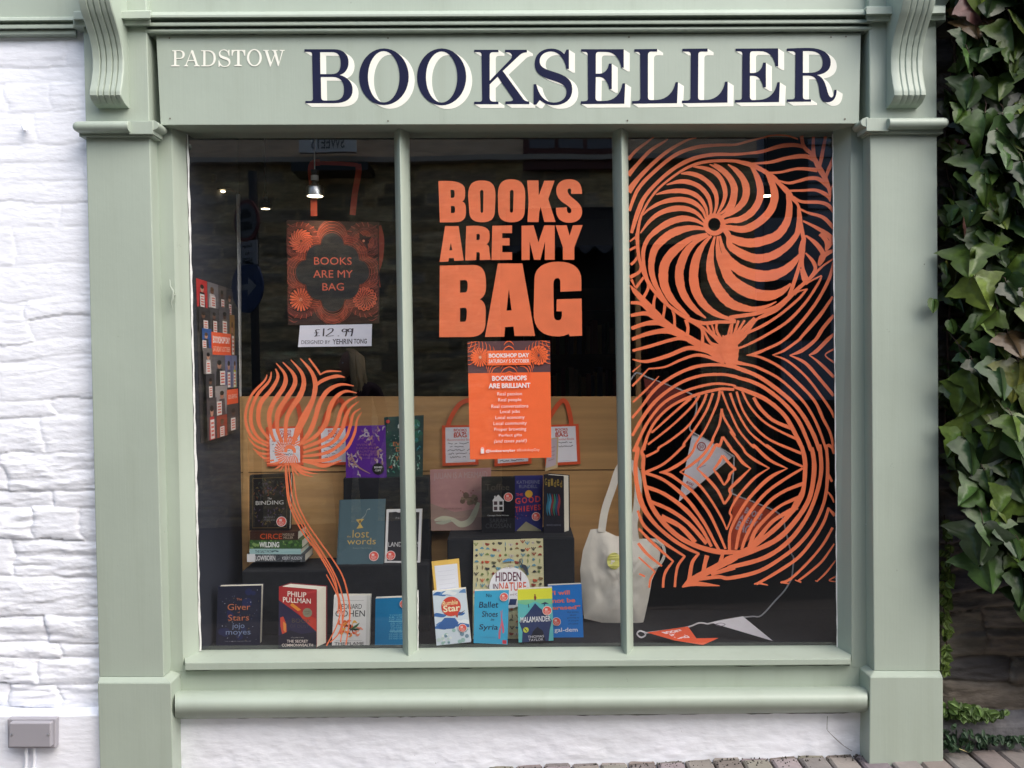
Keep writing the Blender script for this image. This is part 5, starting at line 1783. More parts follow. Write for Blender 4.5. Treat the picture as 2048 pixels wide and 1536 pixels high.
bag_tag('orange bag shaped tag beside the purple book, crossed by petal strokes', [(636, 853), (697, 852), (699, 929), (638, 931)], [(645, 858), (655, 825), (680, 800), (692, 825), (694, 856)], 5, 2)
bag_tag('orange bag shaped tag left of the orange poster, five lines handwritten', [(884, 851), (957, 850), (957, 929), (885, 932)], [(895, 856), (902, 835), (920, 808), (945, 800), (955, 815), (957, 850)], 5, 3)
bag_tag('orange bag shaped tag peeping out below the orange poster', [(988, 852), (1063, 852), (1063, 927), (989, 933)], None, 6, 4)
bag_tag('orange bag shaped tag right of the orange poster under a pointed handle', [(1088, 850), (1157, 848), (1161, 928), (1090, 932)], [(1092, 853), (1102, 830), (1122, 803), (1133, 806), (1140, 830), (1143, 852)], 2, 5)

def burst(a, cx, cy, r, m, n=18, w=.5, r0=.2, twist=0.0):
    for k in range(n):
        t = 2 * math.pi * k / n
        pts = []
        for j in range(4):
            s_ = r0 + (1 - r0) * j / 3
            th = t + twist * (j / 3) ** 1.3
            pts.append((cx + r * s_ * math.cos(th), cy + r * a.asp * s_ * math.sin(th), 2 * math.pi * r * s_ / n * w * (1.15 if j < 3 else .6)))
        o_ = a.asp
        a.ribbon(pts, m, 2)
def feather(a, x0, y0, x1, y1, m, n=9, ln=.12, w=.012, bend=.6):
    dx, dy = x1 - x0, y1 - y0
    d = math.hypot(dx, dy)
    tx, ty = dx / d, dy / d
    for k in range(n):
        t = k / (n - 1)
        px, py = x0 + dx * t, y0 + dy * t
        for s_ in (-1, 1):
            nx, ny = -ty * s_, tx * s_
            l = ln * (1 - .5 * t)
            a.ribbon([(px, py, w), (px + (nx * .6 - tx * .2) * l, py + (ny * .6 - ty * .2) * l, w * .9), (px + (nx - tx * bend) * l, py + (ny - ty * bend) * l, w * .4)], m, 3)
PO = ink(255, 112, 58)
def art_poster(a):
    dk = ink(94, 62, 66)
    a.rect(0, 0, 1, .268, dk)
    feather(a, .05, .02, .32, .09, PO, 7, .08, .008)
    feather(a, .95, .02, .7, .1, PO, 7, .08, .008)
    feather(a, .3, .24, .22, .16, PO, 5, .08, .010)
    feather(a, .72, .24, .8, .16, PO, 5, .08, .010)
    feather(a, .5, .26, .5, .0, PO, 7, .12, .010)
    for x in (.0, 1.0):
        for k in range(6):
            a.ribbon([(x, .02 + k * .035, .006), (abs(x - .05), .01 + k * .035, .006), (abs(x - .12), -.0 + k * .022, .004)], PO, 3)
    burst(a, .15, .135, .115, PO, 20, .6, .16)
    a.circ(.15, .135, .018, ink(240, 180, 150), 12)
    burst(a, .86, .125, .11, PO, 18, .45, .12, .7)
    for k in range(16):
        t = 2 * math.pi * k / 16
        a.circ(.86 + .105 * math.cos(t), .125 + .105 * a.asp * math.sin(t), .016, PO, 9)
    a.circ(.86, .125, .016, dk, 10)
    a.rect(.235, .08, .765, .205, PO)
    wt = ink(250, 240, 238)
    a.text('BOOKSHOP DAY', .5, .122, .036, wt, w=.49, bold=.035)
    a.text('SATURDAY 5 OCTOBER', .5, .170, .030, wt, w=.49, bold=.008)
    a.text('BOOKSHOPS', .5, .315, .042, wt, w=.42, bold=.035)
    a.text('ARE BRILLIANT', .5, .378, .042, wt, w=.51, bold=.035)
    for i, (t, w_) in enumerate((('Real passion', .30), ('Real people', .28), ('Real conversations', .45), ('Local jobs', .24), ('Local economy', .355), ('Local community', .405), ('Proper browsing', .39), ('Perfect gifts', .28))):
        a.text(t, .5, .452 + i * .0500, .036 if 'p' in t or 'j' in t or 'y' in t else .029, wt, w=w_)
    a.text('(and taxes paid!)', .5, .852, .036, wt, w=.40, shear=.25)
    a.rect(.135, .908, .175, .95, wt)
    a.ring(.155, .905, .014, .008, wt, 14)
    a.text('@booksaremybag', .375, .932, .030, wt, w=.36, bold=.02)
    a.text('#BookshopDay', .715, .932, .030, ink(250, 205, 190), w=.28)
b = MB()
tl, tr, br, bl = P(935, 683, YG + .012), P(1100, 681, YG + .012), P(1103, 915, YG + .012), P(940, 919, YG + .012)
fn, asp, nrm = quad_map(tl, tr, br, bl)
a = Art(b, fn, asp, .00004, .0002)
F = [tl, tr, br, bl]
b.prism(F, [p + Vector((0, .0012, 0)) for p in F], PO)
art_poster(a)
pst = tag(b.build('bookshop_day_poster', recalc=False), 'orange poster reading BOOKSHOPS ARE BRILLIANT taped inside the middle pane', 'poster')
# the photo collage on the navy side wall
q0, q1_ = Vector((q[0].x + .003, .15, 0)), Vector((q[1].x + .003, .625, 0))
def side_pt(px, py):
    """where the ray through a pixel meets the navy wall"""
    d = _f + RIGHT * ((px - 1024.0) / FPX) + UP * ((768.0 - py) / FPX)
    e = q1_ - q0
    t = ((q0.x - CAM.x) * e.y - (q0.y - CAM.y) * e.x) / (d.x * e.y - d.y * e.x)
    return CAM + d * t
tl, tr, br, bl = side_pt(392, 556), side_pt(464, 579), side_pt(467, 866), side_pt(402, 886)
fn, asp, nr = quad_map(tl, tr, br, bl)
if nr.x < 0:
    pass
fs_ = lambda u, v, off: fn(u, v, 0) + Vector((off, -off * .2, 0))
b = MB()
F = [tl, tr, br, bl]
b.prism(F, [p + Vector((-.0015, 0, 0)) for p in F], ink(60, 56, 60))
a = Art(b, fs_, asp, .00015, .0004)
rn = random.Random(30)
SK = [ink(170, 120, 100), ink(110, 76, 62), ink(190, 140, 120), ink(84, 60, 52)]
def snap(x0, y0, x1, y1, bgc, cl, bagx, head=True):
    a.rect(x0, y0, x1, y1, bgc)
    w_, h_ = x1 - x0, y1 - y0
    cx = x0 + w_ * rn.uniform(.4, .6)
    a.fill([[(cx - w_ * .3, y1), (cx - w_ * .22, y0 + h_ * .45), (cx + w_ * .22, y0 + h_ * .45), (cx + w_ * .3, y1)]], cl)
    a.fill([ell(cx, y0 + h_ * .33, w_ * .16, h_ * .12, 12)], rn.choice(SK))
    a.fill([ell(cx, y0 + h_ * .25, w_ * .17, h_ * .08, 12)], rn.choice([ink(40, 30, 28), ink(90, 60, 40), ink(30, 28, 30)]))
    bx = x0 + w_ * bagx
    a.rect(bx - w_ * .2, y0 + h_ * .52, bx + w_ * .2, y1 - h_ * .02, ink(226, 218, 216))
    for k in range(4):
        a.rect(bx - w_ * .14, y0 + h_ * (.58 + k * .095), bx + w_ * .14, y0 + h_ * (.63 + k * .095), ink(214, 110, 100))
GR = [ink(74, 72, 76), ink(92, 88, 92), ink(54, 50, 54), ink(110, 104, 104)]
snap(0, 0, .28, .17, ink(190, 48, 52), ink(30, 28, 34), .5)
snap(.28, 0, .58, .16, ink(120, 116, 122), ink(200, 190, 190), .5)
snap(.58, 0, .80, .17, ink(92, 84, 86), ink(80, 70, 72), .5)
snap(.80, .02, 1, .19, ink(70, 66, 70), ink(50, 46, 50), .5)
snap(0, .17, .30, .32, GR[2], ink(40, 36, 40), .6)
snap(.30, .16, .56, .32, GR[0], ink(60, 46, 44), .5)
snap(.54, .14, .86, .32, GR[1], ink(120, 110, 100), .5)
snap(.84, .18, 1, .46, ink(150, 110, 60), ink(120, 80, 50), .6)
snap(.04, .30, .30, .44, ink(40, 84, 150), ink(40, 40, 60), .2)
a.rect(.28, .315, .86, .46, ink(240, 96, 56))
a.text('BOOKSHOP DAY', .57, .362, .045, ink(248, 236, 234), w=.5, bold=.03)
a.text('SATURDAY 5 OCTOBER', .57, .422, .034, ink(250, 200, 180), w=.5, bold=.01)
snap(.04, .42, .30, .58, GR[3], ink(190, 184, 186), .5)
snap(.28, .46, .66, .66, ink(96, 92, 98), ink(40, 38, 42), .75)
snap(.64, .46, .86, .68, ink(110, 112, 150), ink(90, 86, 110), .5)
snap(.84, .46, 1, .68, ink(120, 126, 160), ink(190, 190, 60), .5)
snap(.06, .58, .30, .73, ink(60, 58, 62), ink(70, 66, 66), .5)
snap(.30, .66, .66, .85, ink(150, 144, 146), ink(90, 76, 80), .3)
a.rect(.64, .69, 1, .79, ink(240, 96, 56))
a.text('BOOKS ARE MY BAG', .82, .74, .03, ink(250, 210, 196), w=.28, bold=.01)
snap(.04, .73, .32, .99, ink(76, 70, 74), ink(190, 40, 50), .5)
snap(.30, .85, .62, .99, ink(150, 60, 44), ink(120, 50, 50), .5)
snap(.62, .79, .98, .97, ink(70, 64, 66), ink(86, 78, 80), .5)
tag(b.build('photo_collage_poster', recalc=False), 'tall collage poster of people photos on the navy side wall', 'poster')
# ------------------------------------------------------------------ dark tote bag hanging in the left pane
STRAP = mat('orange_webbing', lin(165, 64, 44), .8, var=.1, scale=60, bump=.0005, bscale=400)
TOTE = mat('dark_tote_cloth', lin(58, 33, 28), .9, var=.12, scale=80, bump=.0005, bscale=500)
YB = .36
b = MB()
tl, tr, br, bl = P(573, 440, YB), P(757, 444, YB), P(758, 646, YB), P(576, 650, YB)
fn0, asp, nrm = quad_map(tl, tr, br, bl)
def puff(u, v):
    return 0.0
fn = lambda u, v, off: fn0(u, v, off + puff(u, v))
n = 24
fr = [fn(i / n, j / n, 0) for j in range(n + 1) for i in range(n + 1)]
bk = [fn0(i / n, j / n, -.012 - puff(i / n, j / n)) for j in range(n + 1) for i in range(n + 1)]
K = (n + 1) ** 2
fs = [(j * (n + 1) + i, j * (n + 1) + i + 1, (j + 1) * (n + 1) + i + 1, (j + 1) * (n + 1) + i) for j in range(n) for i in range(n)]
b.add(fr, fs, TOTE)
b.add(bk, [tuple(reversed(f)) for f in fs], TOTE)
rim = [j * (n + 1) for j in range(n + 1)] + [n * (n + 1) + i for i in range(1, n + 1)] + [j * (n + 1) + n for j in range(n - 1, -1, -1)]
allv = fr + bk
b.add([allv[i] for i in rim] + [allv[i + K] for i in rim], [(i, i + 1, len(rim) + i + 1, len(rim) + i) for i in range(len(rim) - 1)], TOTE)
a = Art(b, fn, asp, .00003, .0006)
O1, O2 = ink(206, 92, 62), ink(150, 66, 50)
DKT = ink(22, 20, 24)
for k in range(7):                                       # rings round the flower shaped medallion
    r_ = .135 + .014 * k
    for cx, cy in ((.5, .80), ):
        pts = [(cx + (r_) * math.cos(t), cy + r_ * asp * math.sin(t), .006) for t in [math.pi * (.05 + .9 * i / 16) for i in range(17)]]
        a.ribbon(pts, O1 if k < 5 else O2, 1)
for (x, y, sgn) in ((.16, .20, 1), (.84, .19, -1), (.15, .76, 1), (.85, .76, -1)):
    for k in range(13):
        t0 = -1.9 + k * .31
        rr = .165
        for s_ in (1,):
            th = t0 if sgn > 0 else math.pi - t0
            a.ribbon([(x + rr * math.cos(th), y + rr * asp * math.sin(th), .011), (x + (rr + .045) * math.cos(th + .12 * sgn), y + (rr + .045) * asp * math.sin(th + .12 * sgn), .006)], O1, 2)
    for k in range(9):
        yy = y - .16 + k * .04
        e = 0.0 if sgn > 0 else 1.0
        a.ribbon([(e + sgn * .01, yy, .006), (e + sgn * .05, yy + .02, .005)], O2, 2)
for (x, y) in ((.16, .20), (.84, .19), (.15, .76), (.85, .76)):
    for k_ in range(5):
        r_ = .145 + .013 * k_
        a.ribbon([(x + r_ * math.cos(t), y + r_ * asp * math.sin(t), .0045) for t in [2 * math.pi * i / 28 for i in range(29)]], O2, 1)
    a.circ(x, y, .135, TOTE, 26)
burst(a, .16, .20, .13, O1, 18, .5, .1, 1.0)
for k in range(6):
    r_ = .03 + k * .018
    for j in range(4):
        t = j * math.pi / 2 + .3
        cx, cy = .84 + .045 * math.cos(t), .19 + .045 * asp * math.sin(t)
        pts = [(cx + r_ * .8 * math.cos(t + e), cy + r_ * .8 * asp * math.sin(t + e), .007) for e in [-1.2 + 2.4 * i / 8 for i in range(9)]]
        a.ribbon(pts, O1 if k < 4 else O2, 1)
a.circ(.84, .19, .014, ink(240, 150, 110), 10)
burst(a, .15, .76, .125, ink(238, 110, 66), 20, .62, .15)
a.circ(.15, .76, .02, ink(246, 160, 120), 12)
burst(a, .85, .76, .125, ink(220, 100, 66), 18, .35, .1, .5)
for k in range(15):
    t = 2 * math.pi * k / 15
    a.ring(.85 + .112 * math.cos(t), .76 + .112 * asp * math.sin(t), .022, .010, ink(220, 100, 66), 12)
med = []
for k in range(160):                                     # eight lobed medallion
    t = 2 * math.pi * k / 160
    best = .24
    for (lx, ly, lr) in ((.5, .235, .118), (.5, .765, .118), (.235, .5, .118), (.765, .5, .118), (.36, .37, .135), (.64, .37, .135), (.36, .63, .135), (.64, .63, .135)):
        dx, dy = lx - .5, ly - .5
        pr = dx * math.cos(t) + dy * math.sin(t)
        pe = abs(-dx * math.sin(t) + dy * math.cos(t))
        if pe < lr and pr > 0:
            best = max(best, pr + math.sqrt(lr * lr - pe * pe))
    med.append((.5 + best * 1.05 * math.cos(t), .5 + best * math.sin(t)))
for k_ in range(8):
    s_ = 1.06 + .038 * k_
    pts = [(.5 + (x - .5) * s_, .5 + (y - .5) * s_, .0045) for x, y in med + med[:1]]
    pts = [p for p in pts if .0 < p[0] < 1 and 0 < p[1] < 1]
    run = []
    for p in pts:
        if run and math.hypot(p[0] - run[-1][0], p[1] - run[-1][1]) > .06:
            if len(run) > 2:
                a.ribbon(run, O2 if k_ % 2 else O1, 1)
            run = []
        run.append(p)
    if len(run) > 2:
        a.ribbon(run, O2 if k_ % 2 else O1, 1)
for k_ in range(15):
    for s_ in (.02, .98):
        a.ribbon([(s_, .04 + k_ * .065, .006), (s_ + (.05 if s_ < .5 else -.05), .065 + k_ * .065, .008), (s_ + (.09 if s_ < .5 else -.09), .055 + k_ * .065, .003)], O2, 3)
a.fill([[(.5 + (x - .5) * 1.012, .5 + (y - .5) * 1.012) for x, y in med]], O2)
a.fill([med], DKT)
ORT = ink(214, 96, 70)
for t, y, w_ in (('BOOKS', .39, .41), ('ARE MY', .515, .43), ('BAG', .64, .235)):
    a.text(t, .505, y, .072, ORT, w=w_)
tote = b.build('hanging_tote_bag', smooth='all', recalc=False)
tag(tote, 'dark tote bag with orange flowers and orange lettering hung in the left pane', 'tote bag')
def strap(parent, pts, wd, y0, thick=.0015, m=STRAP, name='strap'):
    b = MB()
    q = spline([(x, yy, wd) for x, yy in pts], 5)
    for s_ in (0, thick):
        a = Art(b, plane_map(y0), 1.0, 0, -s_)
        a.off = -s_
        a.ribbon(q, m, 1, off=-s_)
    n = len(q)
    k = len(b.v) - 4 * n
    for e in (0, n):
        b.add([b.v[k + e + i] for i in range(n)] + [b.v[k + 2 * n + e + i] for i in range(n)], [(i, i + 1, n + i + 1, n + i) for i in range(n - 1)], m)
    return b.build(name, parent)
strap(tote, [(628, 432), (627, 390), (622, 345), (626, 327), (640, 325)], 13, YB - .004)
strap(tote, [(640, 326), (680, 327), (716, 330)], 8, YB - .003)
strap(tote, [(705, 430), (710, 385), (717, 345), (716, 328)], 12, YB - .005)
strap(tote, [(757, 452), (763, 480), (760, 520), (753, 545), (756, 575)], 11, YB + .02)

# ------------------------------------------------------------------ white canvas tote leaning on the board
CANV = mat('natural_canvas', (.82, .78, .70), .9, var=.07, scale=25, bump=.0006, bscale=500)
out = [(1181, 1059), (1200, 1057), (1232, 1072), (1272, 1078), (1312, 1077), (1322, 1090), (1318, 1130), (1304, 1160), (1297, 1200), (1288, 1240), (1283, 1255), (1266, 1259), (1225, 1250), (1168, 1237), (1164, 1190), (1160, 1140), (1166, 1100)]
YT = .50
cx, cy = 1238, 1160
b = MB()
rings = 16
vs = []
rn = random.Random(3)
den = []
for i in range(len(out)):
    x0, y0 = out[i]
    x1, y1 = out[(i + 1) % len(out)]
    for k in range(3):
        den.append((x0 + (x1 - x0) * k / 3, y0 + (y1 - y0) * k / 3))
from mathutils import noise as mnoise
def crumple(x, y):
    return .020 * mnoise.noise(Vector((x * .024, y * .013, 3.1))) + .014 * abs(mnoise.noise(Vector((x * .05 + y * .035, y * .028, 7.7)))) + .004 * mnoise.noise(Vector((x * .15, y * .11, 1.7))) - .010 * math.exp(-((x - 1196) ** 2) / 160) * (1 if y < 1150 else .3)
M_ = len(den)
for side in (1, -1):
    base = len(vs)
    for r_ in range(rings + 1):
        t = r_ / rings
        for x, y in den:
            px, py = cx + (x - cx) * t, cy + (y - cy) * t
            dep = .030 * (1 - t ** 2.2)
            vs.append(P(px, py, YT - side * dep - (crumple(px, py) * (1 - t ** 4) if side > 0 else 0)))
    fs = [(base + r_ * M_ + k, base + r_ * M_ + (k + 1) % M_, base + (r_ + 1) * M_ + (k + 1) % M_, base + (r_ + 1) * M_ + k) for r_ in range(rings) for k in range(M_)]
    b.add([], [], CANV)
    for f in fs:
        b.f.append(list(f))
        b.m.append(0)
b.v = vs
canvas = b.build('canvas_tote_bag', smooth='all')
tag(canvas, 'crumpled natural canvas tote bag leaning on the plywood by the right window bar', 'tote bag')
strap(canvas, [(1203, 1064), (1210, 1020), (1224, 978), (1237, 940), (1250, 922)], 15, YT - .006, .002, CANV, 'handle')
strap(canvas, [(1250, 922), (1266, 930), (1276, 960), (1274, 1010), (1268, 1050), (1272, 1082)], 14, YT - .005, .002, CANV, 'handle')
strap(canvas, [(1300, 1079), (1322, 1086), (1329, 1108), (1318, 1130), (1298, 1136)], 6, YT - .012, .002, CANV, 'handle')
b = MB()
a = Art(b, lambda px, py, off: P(px, py, YT - .049 - off), 1.0, .0004, .0)
# only the pale yellow disc of the bag's print is copied
def on_bag(px, py, off):
    t = max(abs(px - cx) / 80, abs(py - cy) / 100)
    return P(px, py, YT - .030 * (1 - min(1, t) ** 2.2) - crumple(px, py) - .004 - off)
a.fn = on_bag
a.fill([ell(1228, 1122, 14, 17, 20)], ink(222, 220, 120))
b.build('printed_disc', canvas, recalc=False)

# ------------------------------------------------------------------ bunting
CORD = mat('white_cord', (.55, .53, .56), .9)
FLW = mat('white_bunting_cloth', (.78, .74, .80), .85, var=.05, scale=30)
FLO = mat('orange_bunting_cloth', lin(206, 78, 40), .85, var=.06, scale=30)
FLD = mat('dark_red_bunting_cloth', lin(120, 44, 36), .85, var=.1, scale=30)
bunt = thing('bunting', 'string of white and orange pennant bunting hanging behind the swirl mural', 'bunting', P(1480, 1240, .4))
YU = .40
def cord(pts, r=.0030, y=YU):
    b = MB()
    q = spline([(x, yy, 0) for x, yy in pts], 4)
    b.tube([P(x, yy, y) for x, yy, _ in q], r, CORD, 7)
    b.build('cord', bunt, smooth=True)
cord([(1262, 760), (1268, 750), (1276, 746), (1300, 757), (1340, 772), (1380, 787), (1391, 797), (1393, 817), (1388, 835), (1379, 855), (1384, 864)])
cord([(1384, 864), (1425, 887), (1468, 913)])
cord([(1468, 913), (1467, 940), (1464, 980), (1468, 989), (1512, 1006), (1560, 1029), (1572, 1065), (1582, 1105), (1587, 1115), (1586, 1135), (1583, 1160)])
cord([(1583, 1158), (1570, 1180), (1550, 1202), (1523, 1231), (1505, 1233), (1485, 1235)], y=YU)
cord([(1487, 1234), (1440, 1242), (1415, 1248)], y=.26)
cord([(1415, 1248), (1398, 1246), (1376, 1254), (1330, 1261), (1292, 1266)], y=.257)
cord([(1292, 1266), (1280, 1262), (1274, 1268), (1282, 1275), (1291, 1270), (1287, 1263)], .003, .255)
def pennant(q, m, art=None, y=YU, bow=.012):
    p0, p1, p2 = q
    b = MB()
    n = 10
    def fn(u, v, off):
        # u along the hem, v down to the tip
        x = (p0[0] + (p1[0] - p0[0]) * u) * (1 - v) + p2[0] * v
        yy = (p0[1] + (p1[1] - p0[1]) * u) * (1 - v) + p2[1] * v
        return P(x, yy, y + .006 - bow * math.sin(math.pi * u) * (1 - v) - bow * .8 * math.sin(2.6 * v) - off)
    g = [fn(i / n, j / n, 0) for j in range(n + 1) for i in range(n + 1)]
    g2 = [fn(i / n, j / n, -.0012) for j in range(n + 1) for i in range(n + 1)]
    fs = [(j * (n + 1) + i, j * (n + 1) + i + 1, (j + 1) * (n + 1) + i + 1, (j + 1) * (n + 1) + i) for j in range(n) for i in range(n)]
    b.add(g, fs, m)
    b.add(g2, [tuple(reversed(f)) for f in fs], m)
    if art:
        A_ = Art(b, fn, 1.0, .00005, .0005)
        art(A_)
    return b.build('pennant', bunt, recalc=False)
def free(a, q):
    """let the drawing on a pennant work in pixels"""
    p0, p1, p2 = [np.array(t, float) for t in q]
    M = np.linalg.inv(np.array([p1 - p0, p2 - p0]).T)
    f0 = a.fn
    def fn(px, py, off):
        s_, v = M @ (np.array([px, py]) - p0)
        return f0(s_ / max(1 - v, 1e-3), v, off)
    a.fn = fn
RDK = ink(170, 60, 60)
q_ = [(1385, 865), (1467, 912), (1357, 1004)]
def pa(a, q_=q_):
    free(a, q_)
    a.ring(1403, 893, 9, 7, RDK)
    a.text('50', 1403, 893, 8, RDK, w=9, bold=.01)
    for i, (t, w_) in enumerate((('BOOKS', 15), ('MY BAG', 16))):
        a.text(t, 1380 + i * 1, 967 + i * 8, 5, RDK, w=w_, bold=.02, rot=.45)
    a.ribbon([(1385, 925, 1), (1400, 915, 1.2), (1395, 935, 1), (1412, 930, 1)], ink(150, 140, 158), 4)
pennant(q_, FLW, pa)
q2_ = [(1467, 989), (1561, 1030), (1459, 1110)]
def pb(a, q_=q2_):
    free(a, q_)
    for i, (t, w_, h_) in enumerate((('BOOKS', 44, 13), ('ARE MY', 46, 12), ('BAG', 36, 19))):
        a.text(t, 1507 - i * 10, 1027 + i * 14, h_, ink(205, 180, 190), w=w_ * .8, bold=.035, rot=.42)
pennant(q2_, FLO, pb)
q3_ = [(1287, 752), (1378, 787), (1300, 850)]
def pc(a, q_=q3_):
    free(a, q_)
    for k in range(12):
        t = k * .52
        a.ribbon([(1300 + 3 * math.cos(t), 778 + 3 * math.sin(t), 1.2), (1300 + 9 * math.cos(t), 778 + 9 * math.sin(t), 2)], ink(170, 70, 54), 2)
        a.ribbon([(1340 + 3 * math.cos(t), 800 + 3 * math.sin(t), 1.2), (1340 + 9 * math.cos(t + .5), 800 + 9 * math.sin(t + .5), 1.5)], ink(150, 62, 50), 2)
pennant(q3_, FLD, pc)
q4_ = [(1421, 1245), (1486, 1233), (1546, 1282)]
def pd(a, q_=q4_):
    free(a, q_)
    a.fill([ell(1441, 1249, 10, 3.4, 16), ell(1441, 1249, 8.4, 2.4, 16)], ink(120, 108, 124))
pennant(q4_, FLW, pd, .25, .0)
b = MB()
pts = [P(1294, 1265, .25), P(1376, 1253, .25), P(1393, 1277, .225), P(1350, 1281, .22)]
pts2 = [P(1350, 1281, .2195), P(1393, 1277, .2245), P(1437, 1276, .235), P(1406, 1290, .195)]
for g in (pts, pts2):
    b.prism(g, [v + Vector((0, .0012, 0)) for v in g], FLO)
fn, asp_, _n = quad_map(pts[0], pts[1], pts[2], pts[3])
a = Art(b, fn, asp_, .00005, .0006)
for i, t in enumerate(('BOOKS', 'ARE MY', 'BAG')):
    a.text(t, .52, .24 + i * .27, .2, ink(224, 206, 210), w=.5, bold=.04)
fn, asp_, _n = quad_map(pts2[0], pts2[1], pts2[2], pts2[3])
a = Art(b, fn, asp_, .00005, .0006)
a.circ(.5, .62, .12, ink(226, 208, 210), 12)
b.build('folded_pennant', bunt)

# ------------------------------------------------------------------ lamps
def lamp(name, label, px, py, y, r, power, drop=.25):
    c = P(px, py, y)
    t = thing(name, label, 'lamp', (c.x, c.y, c.z + drop), 'lit spot lamps in the shop')
    b = MB()
    b.tube([c + Vector((0, 0, drop)), c + Vector((0, 0, .06))], .0025, STEEL, 8)
    b.tube([c + Vector((0, 0, .085)), c + Vector((0, 0, .045))], r * .42, DARKM, 14)
    b.tube([c + Vector((0, -.001, .064)), c + Vector((0, -.001, .045))], r * .44, mat('white_ceramic', (.7, .7, .7), .4), 14)
    b.build('stem', t, smooth=True)
    b = MB()
    b.lathe(c, [(r * .25, .045), (r * .45, .03), (r * .95, .022), (r, .018), (r, -.012), (r * .93, -.012), (r * .93, .010), (r * .3, .016)], STEEL)
    b.build('lamp_shade', t, smooth=True)
    b = MB()
    b.lathe(c, [(.0005, -.010), (r * .5, -.008), (r * .88, -.002), (r * .88, .0)], mat('lit_lens_%s' % name, (.9, .85, .7), .4, var=0, emit=(1.0, .80, .50, 9.0)), 24)
    b.build('lens', t, smooth=True)
    ld = bpy.data.lights.new('lamp_light', 'SPOT')
    ld.energy = power
    ld.spot_size = R(95)
    ld.spot_blend = .6
    ld.color = (1, .8, .55)
    ld.shadow_soft_size = .03
    lo = bpy.data.objects.new('lamp_light', ld)
    COL.objects.link(lo)
    lo.location = c + Vector((0, 0, -.02))
    attach(lo, t)
    return t
lamp('pendant_spot', 'silver rimmed spot lamp glowing in front of the dark tote bag straps', 630, 386, .30, .0325, 1.3, .5)
lamp('ceiling_spot', 'small glowing spot lamp deep in the dark shop, seen past the navy wall', 531, 414, 2.4, .03, 4, .8)
lamp('ceiling_spot', 'glowing spot lamp seen through the pinwheel of the mural', 1532, 388, 1.9, .04, 4, .7)
c = P(447, 382, .45)
b = MB()
b.lathe(c, [(.002, .012), (.02, .010), (.045, .002), (.046, -.002), (.02, .0), (.002, .004)], DARKM)
dsh = b.build('dark_dish_lamp', smooth=True)
tag(dsh, 'flat dark dish lamp with a tiny lit bulb against the navy side wall', 'lamp')
b = MB()
b.lathe(c + Vector((.002, -.012, -.004)), [(.0005, -.005), (.007, -.003), (.009, .001)], mat('lit_bulb', (.9, .8, .6), .4, var=0, emit=(1.0, .78, .45, 6.0)), 14)
b.build('bulb', dsh, smooth=True)

# ------------------------------------------------------------------ the dim shop beyond
b = MB()
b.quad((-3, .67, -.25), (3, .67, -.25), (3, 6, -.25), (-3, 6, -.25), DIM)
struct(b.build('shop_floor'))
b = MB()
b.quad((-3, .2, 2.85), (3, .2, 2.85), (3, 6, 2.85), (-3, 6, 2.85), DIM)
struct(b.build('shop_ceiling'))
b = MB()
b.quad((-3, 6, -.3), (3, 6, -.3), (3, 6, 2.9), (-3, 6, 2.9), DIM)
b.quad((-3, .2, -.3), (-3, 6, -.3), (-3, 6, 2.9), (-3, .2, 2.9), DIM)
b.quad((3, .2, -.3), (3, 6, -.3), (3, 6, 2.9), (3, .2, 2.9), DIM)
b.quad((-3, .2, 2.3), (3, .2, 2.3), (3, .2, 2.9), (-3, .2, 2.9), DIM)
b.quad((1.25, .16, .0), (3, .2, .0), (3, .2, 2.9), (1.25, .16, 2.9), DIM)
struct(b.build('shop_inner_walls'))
WOODD = mat('dark_shelf_wood', (.045, .030, .02), .6, var=.2, scale=6)
bc = thing('bookcase', 'dim wooden bookcase at the back of the dark shop', 'bookcase', (.9, 4.2, -.25))
b = MB()
b.box(.1, .14, 4.0, 4.3, -.25, 2.0, WOODD)
b.box(2.2, 2.24, 4.0, 4.3, -.25, 2.0, WOODD)
b.box(.141, 2.199, 4.28, 4.3, -.25, 2.0, WOODD)
b.build('carcass', bc)
for i in range(6):
    b = MB()
    b.box(.141, 2.199, 4.0, 4.279, -.1 + i * .38, -.07 + i * .38, WOODD)
    b.build('shelf', bc)
rn = random.Random(77)
pal = [ink(120, 60, 50), ink(60, 70, 100), ink(140, 120, 80), ink(70, 90, 70), ink(150, 140, 130), ink(90, 50, 70)]
for i in range(2, 5):
    x = .17
    while x < 2.12:
        w_, h_ = rn.uniform(.018, .045), rn.uniform(.19, .28)
        if rn.random() < .85:
            b = MB()
            b.box(x, x + w_ - .002, 4.02, 4.2, -.0695 + i * .38, -.07 + i * .38 + h_, rn.choice(pal))
            o = b.build('shelved_book')
            tag(o, 'upright book on the dim bookcase at the back of the shop', 'book', 'books on the back bookcase')
        x += w_

# ------------------------------------------------------------------ junction box
jb = MB()
q = [(18, 1446), (101, 1446), (101, 1495), (16, 1495)]
jb.slab(q, -.045, .0, GREYPL)
o = jb.build('junction_box', bevel=.004, seg=3)
tag(o, 'grey plastic junction box on the white wall, bottom left', 'junction box')
jb = MB()
jb.slab([(14, 1438), (111, 1438), (110, 1497), (15, 1497)], -.026, .0, GREYPL)
jb.build('back_box', o, bevel=.004, seg=3)
for x, y in ((23, 1470), (96, 1470)):
    sb_ = MB()
    c_ = P(x, y, -.0465)
    sb_.tube([c_ + Vector((0, .004, 0)), c_, c_ + Vector((0, -.0008, 0))], [.0042, .0042, .003], STEEL, 12)
    sb_.build('screw', o, smooth=True)
for x, x2 in ((52, 50), (68, 64)):
    jb = MB()
    jb.tube([P(x, 1494, -.012), P(x + 1, 1515, -.008), P(x2, 1560, -.006), P(x2, 1700, -.006)], .006, WHITE, 10)
    jb.build('cable', o, smooth=True)
b = MB()
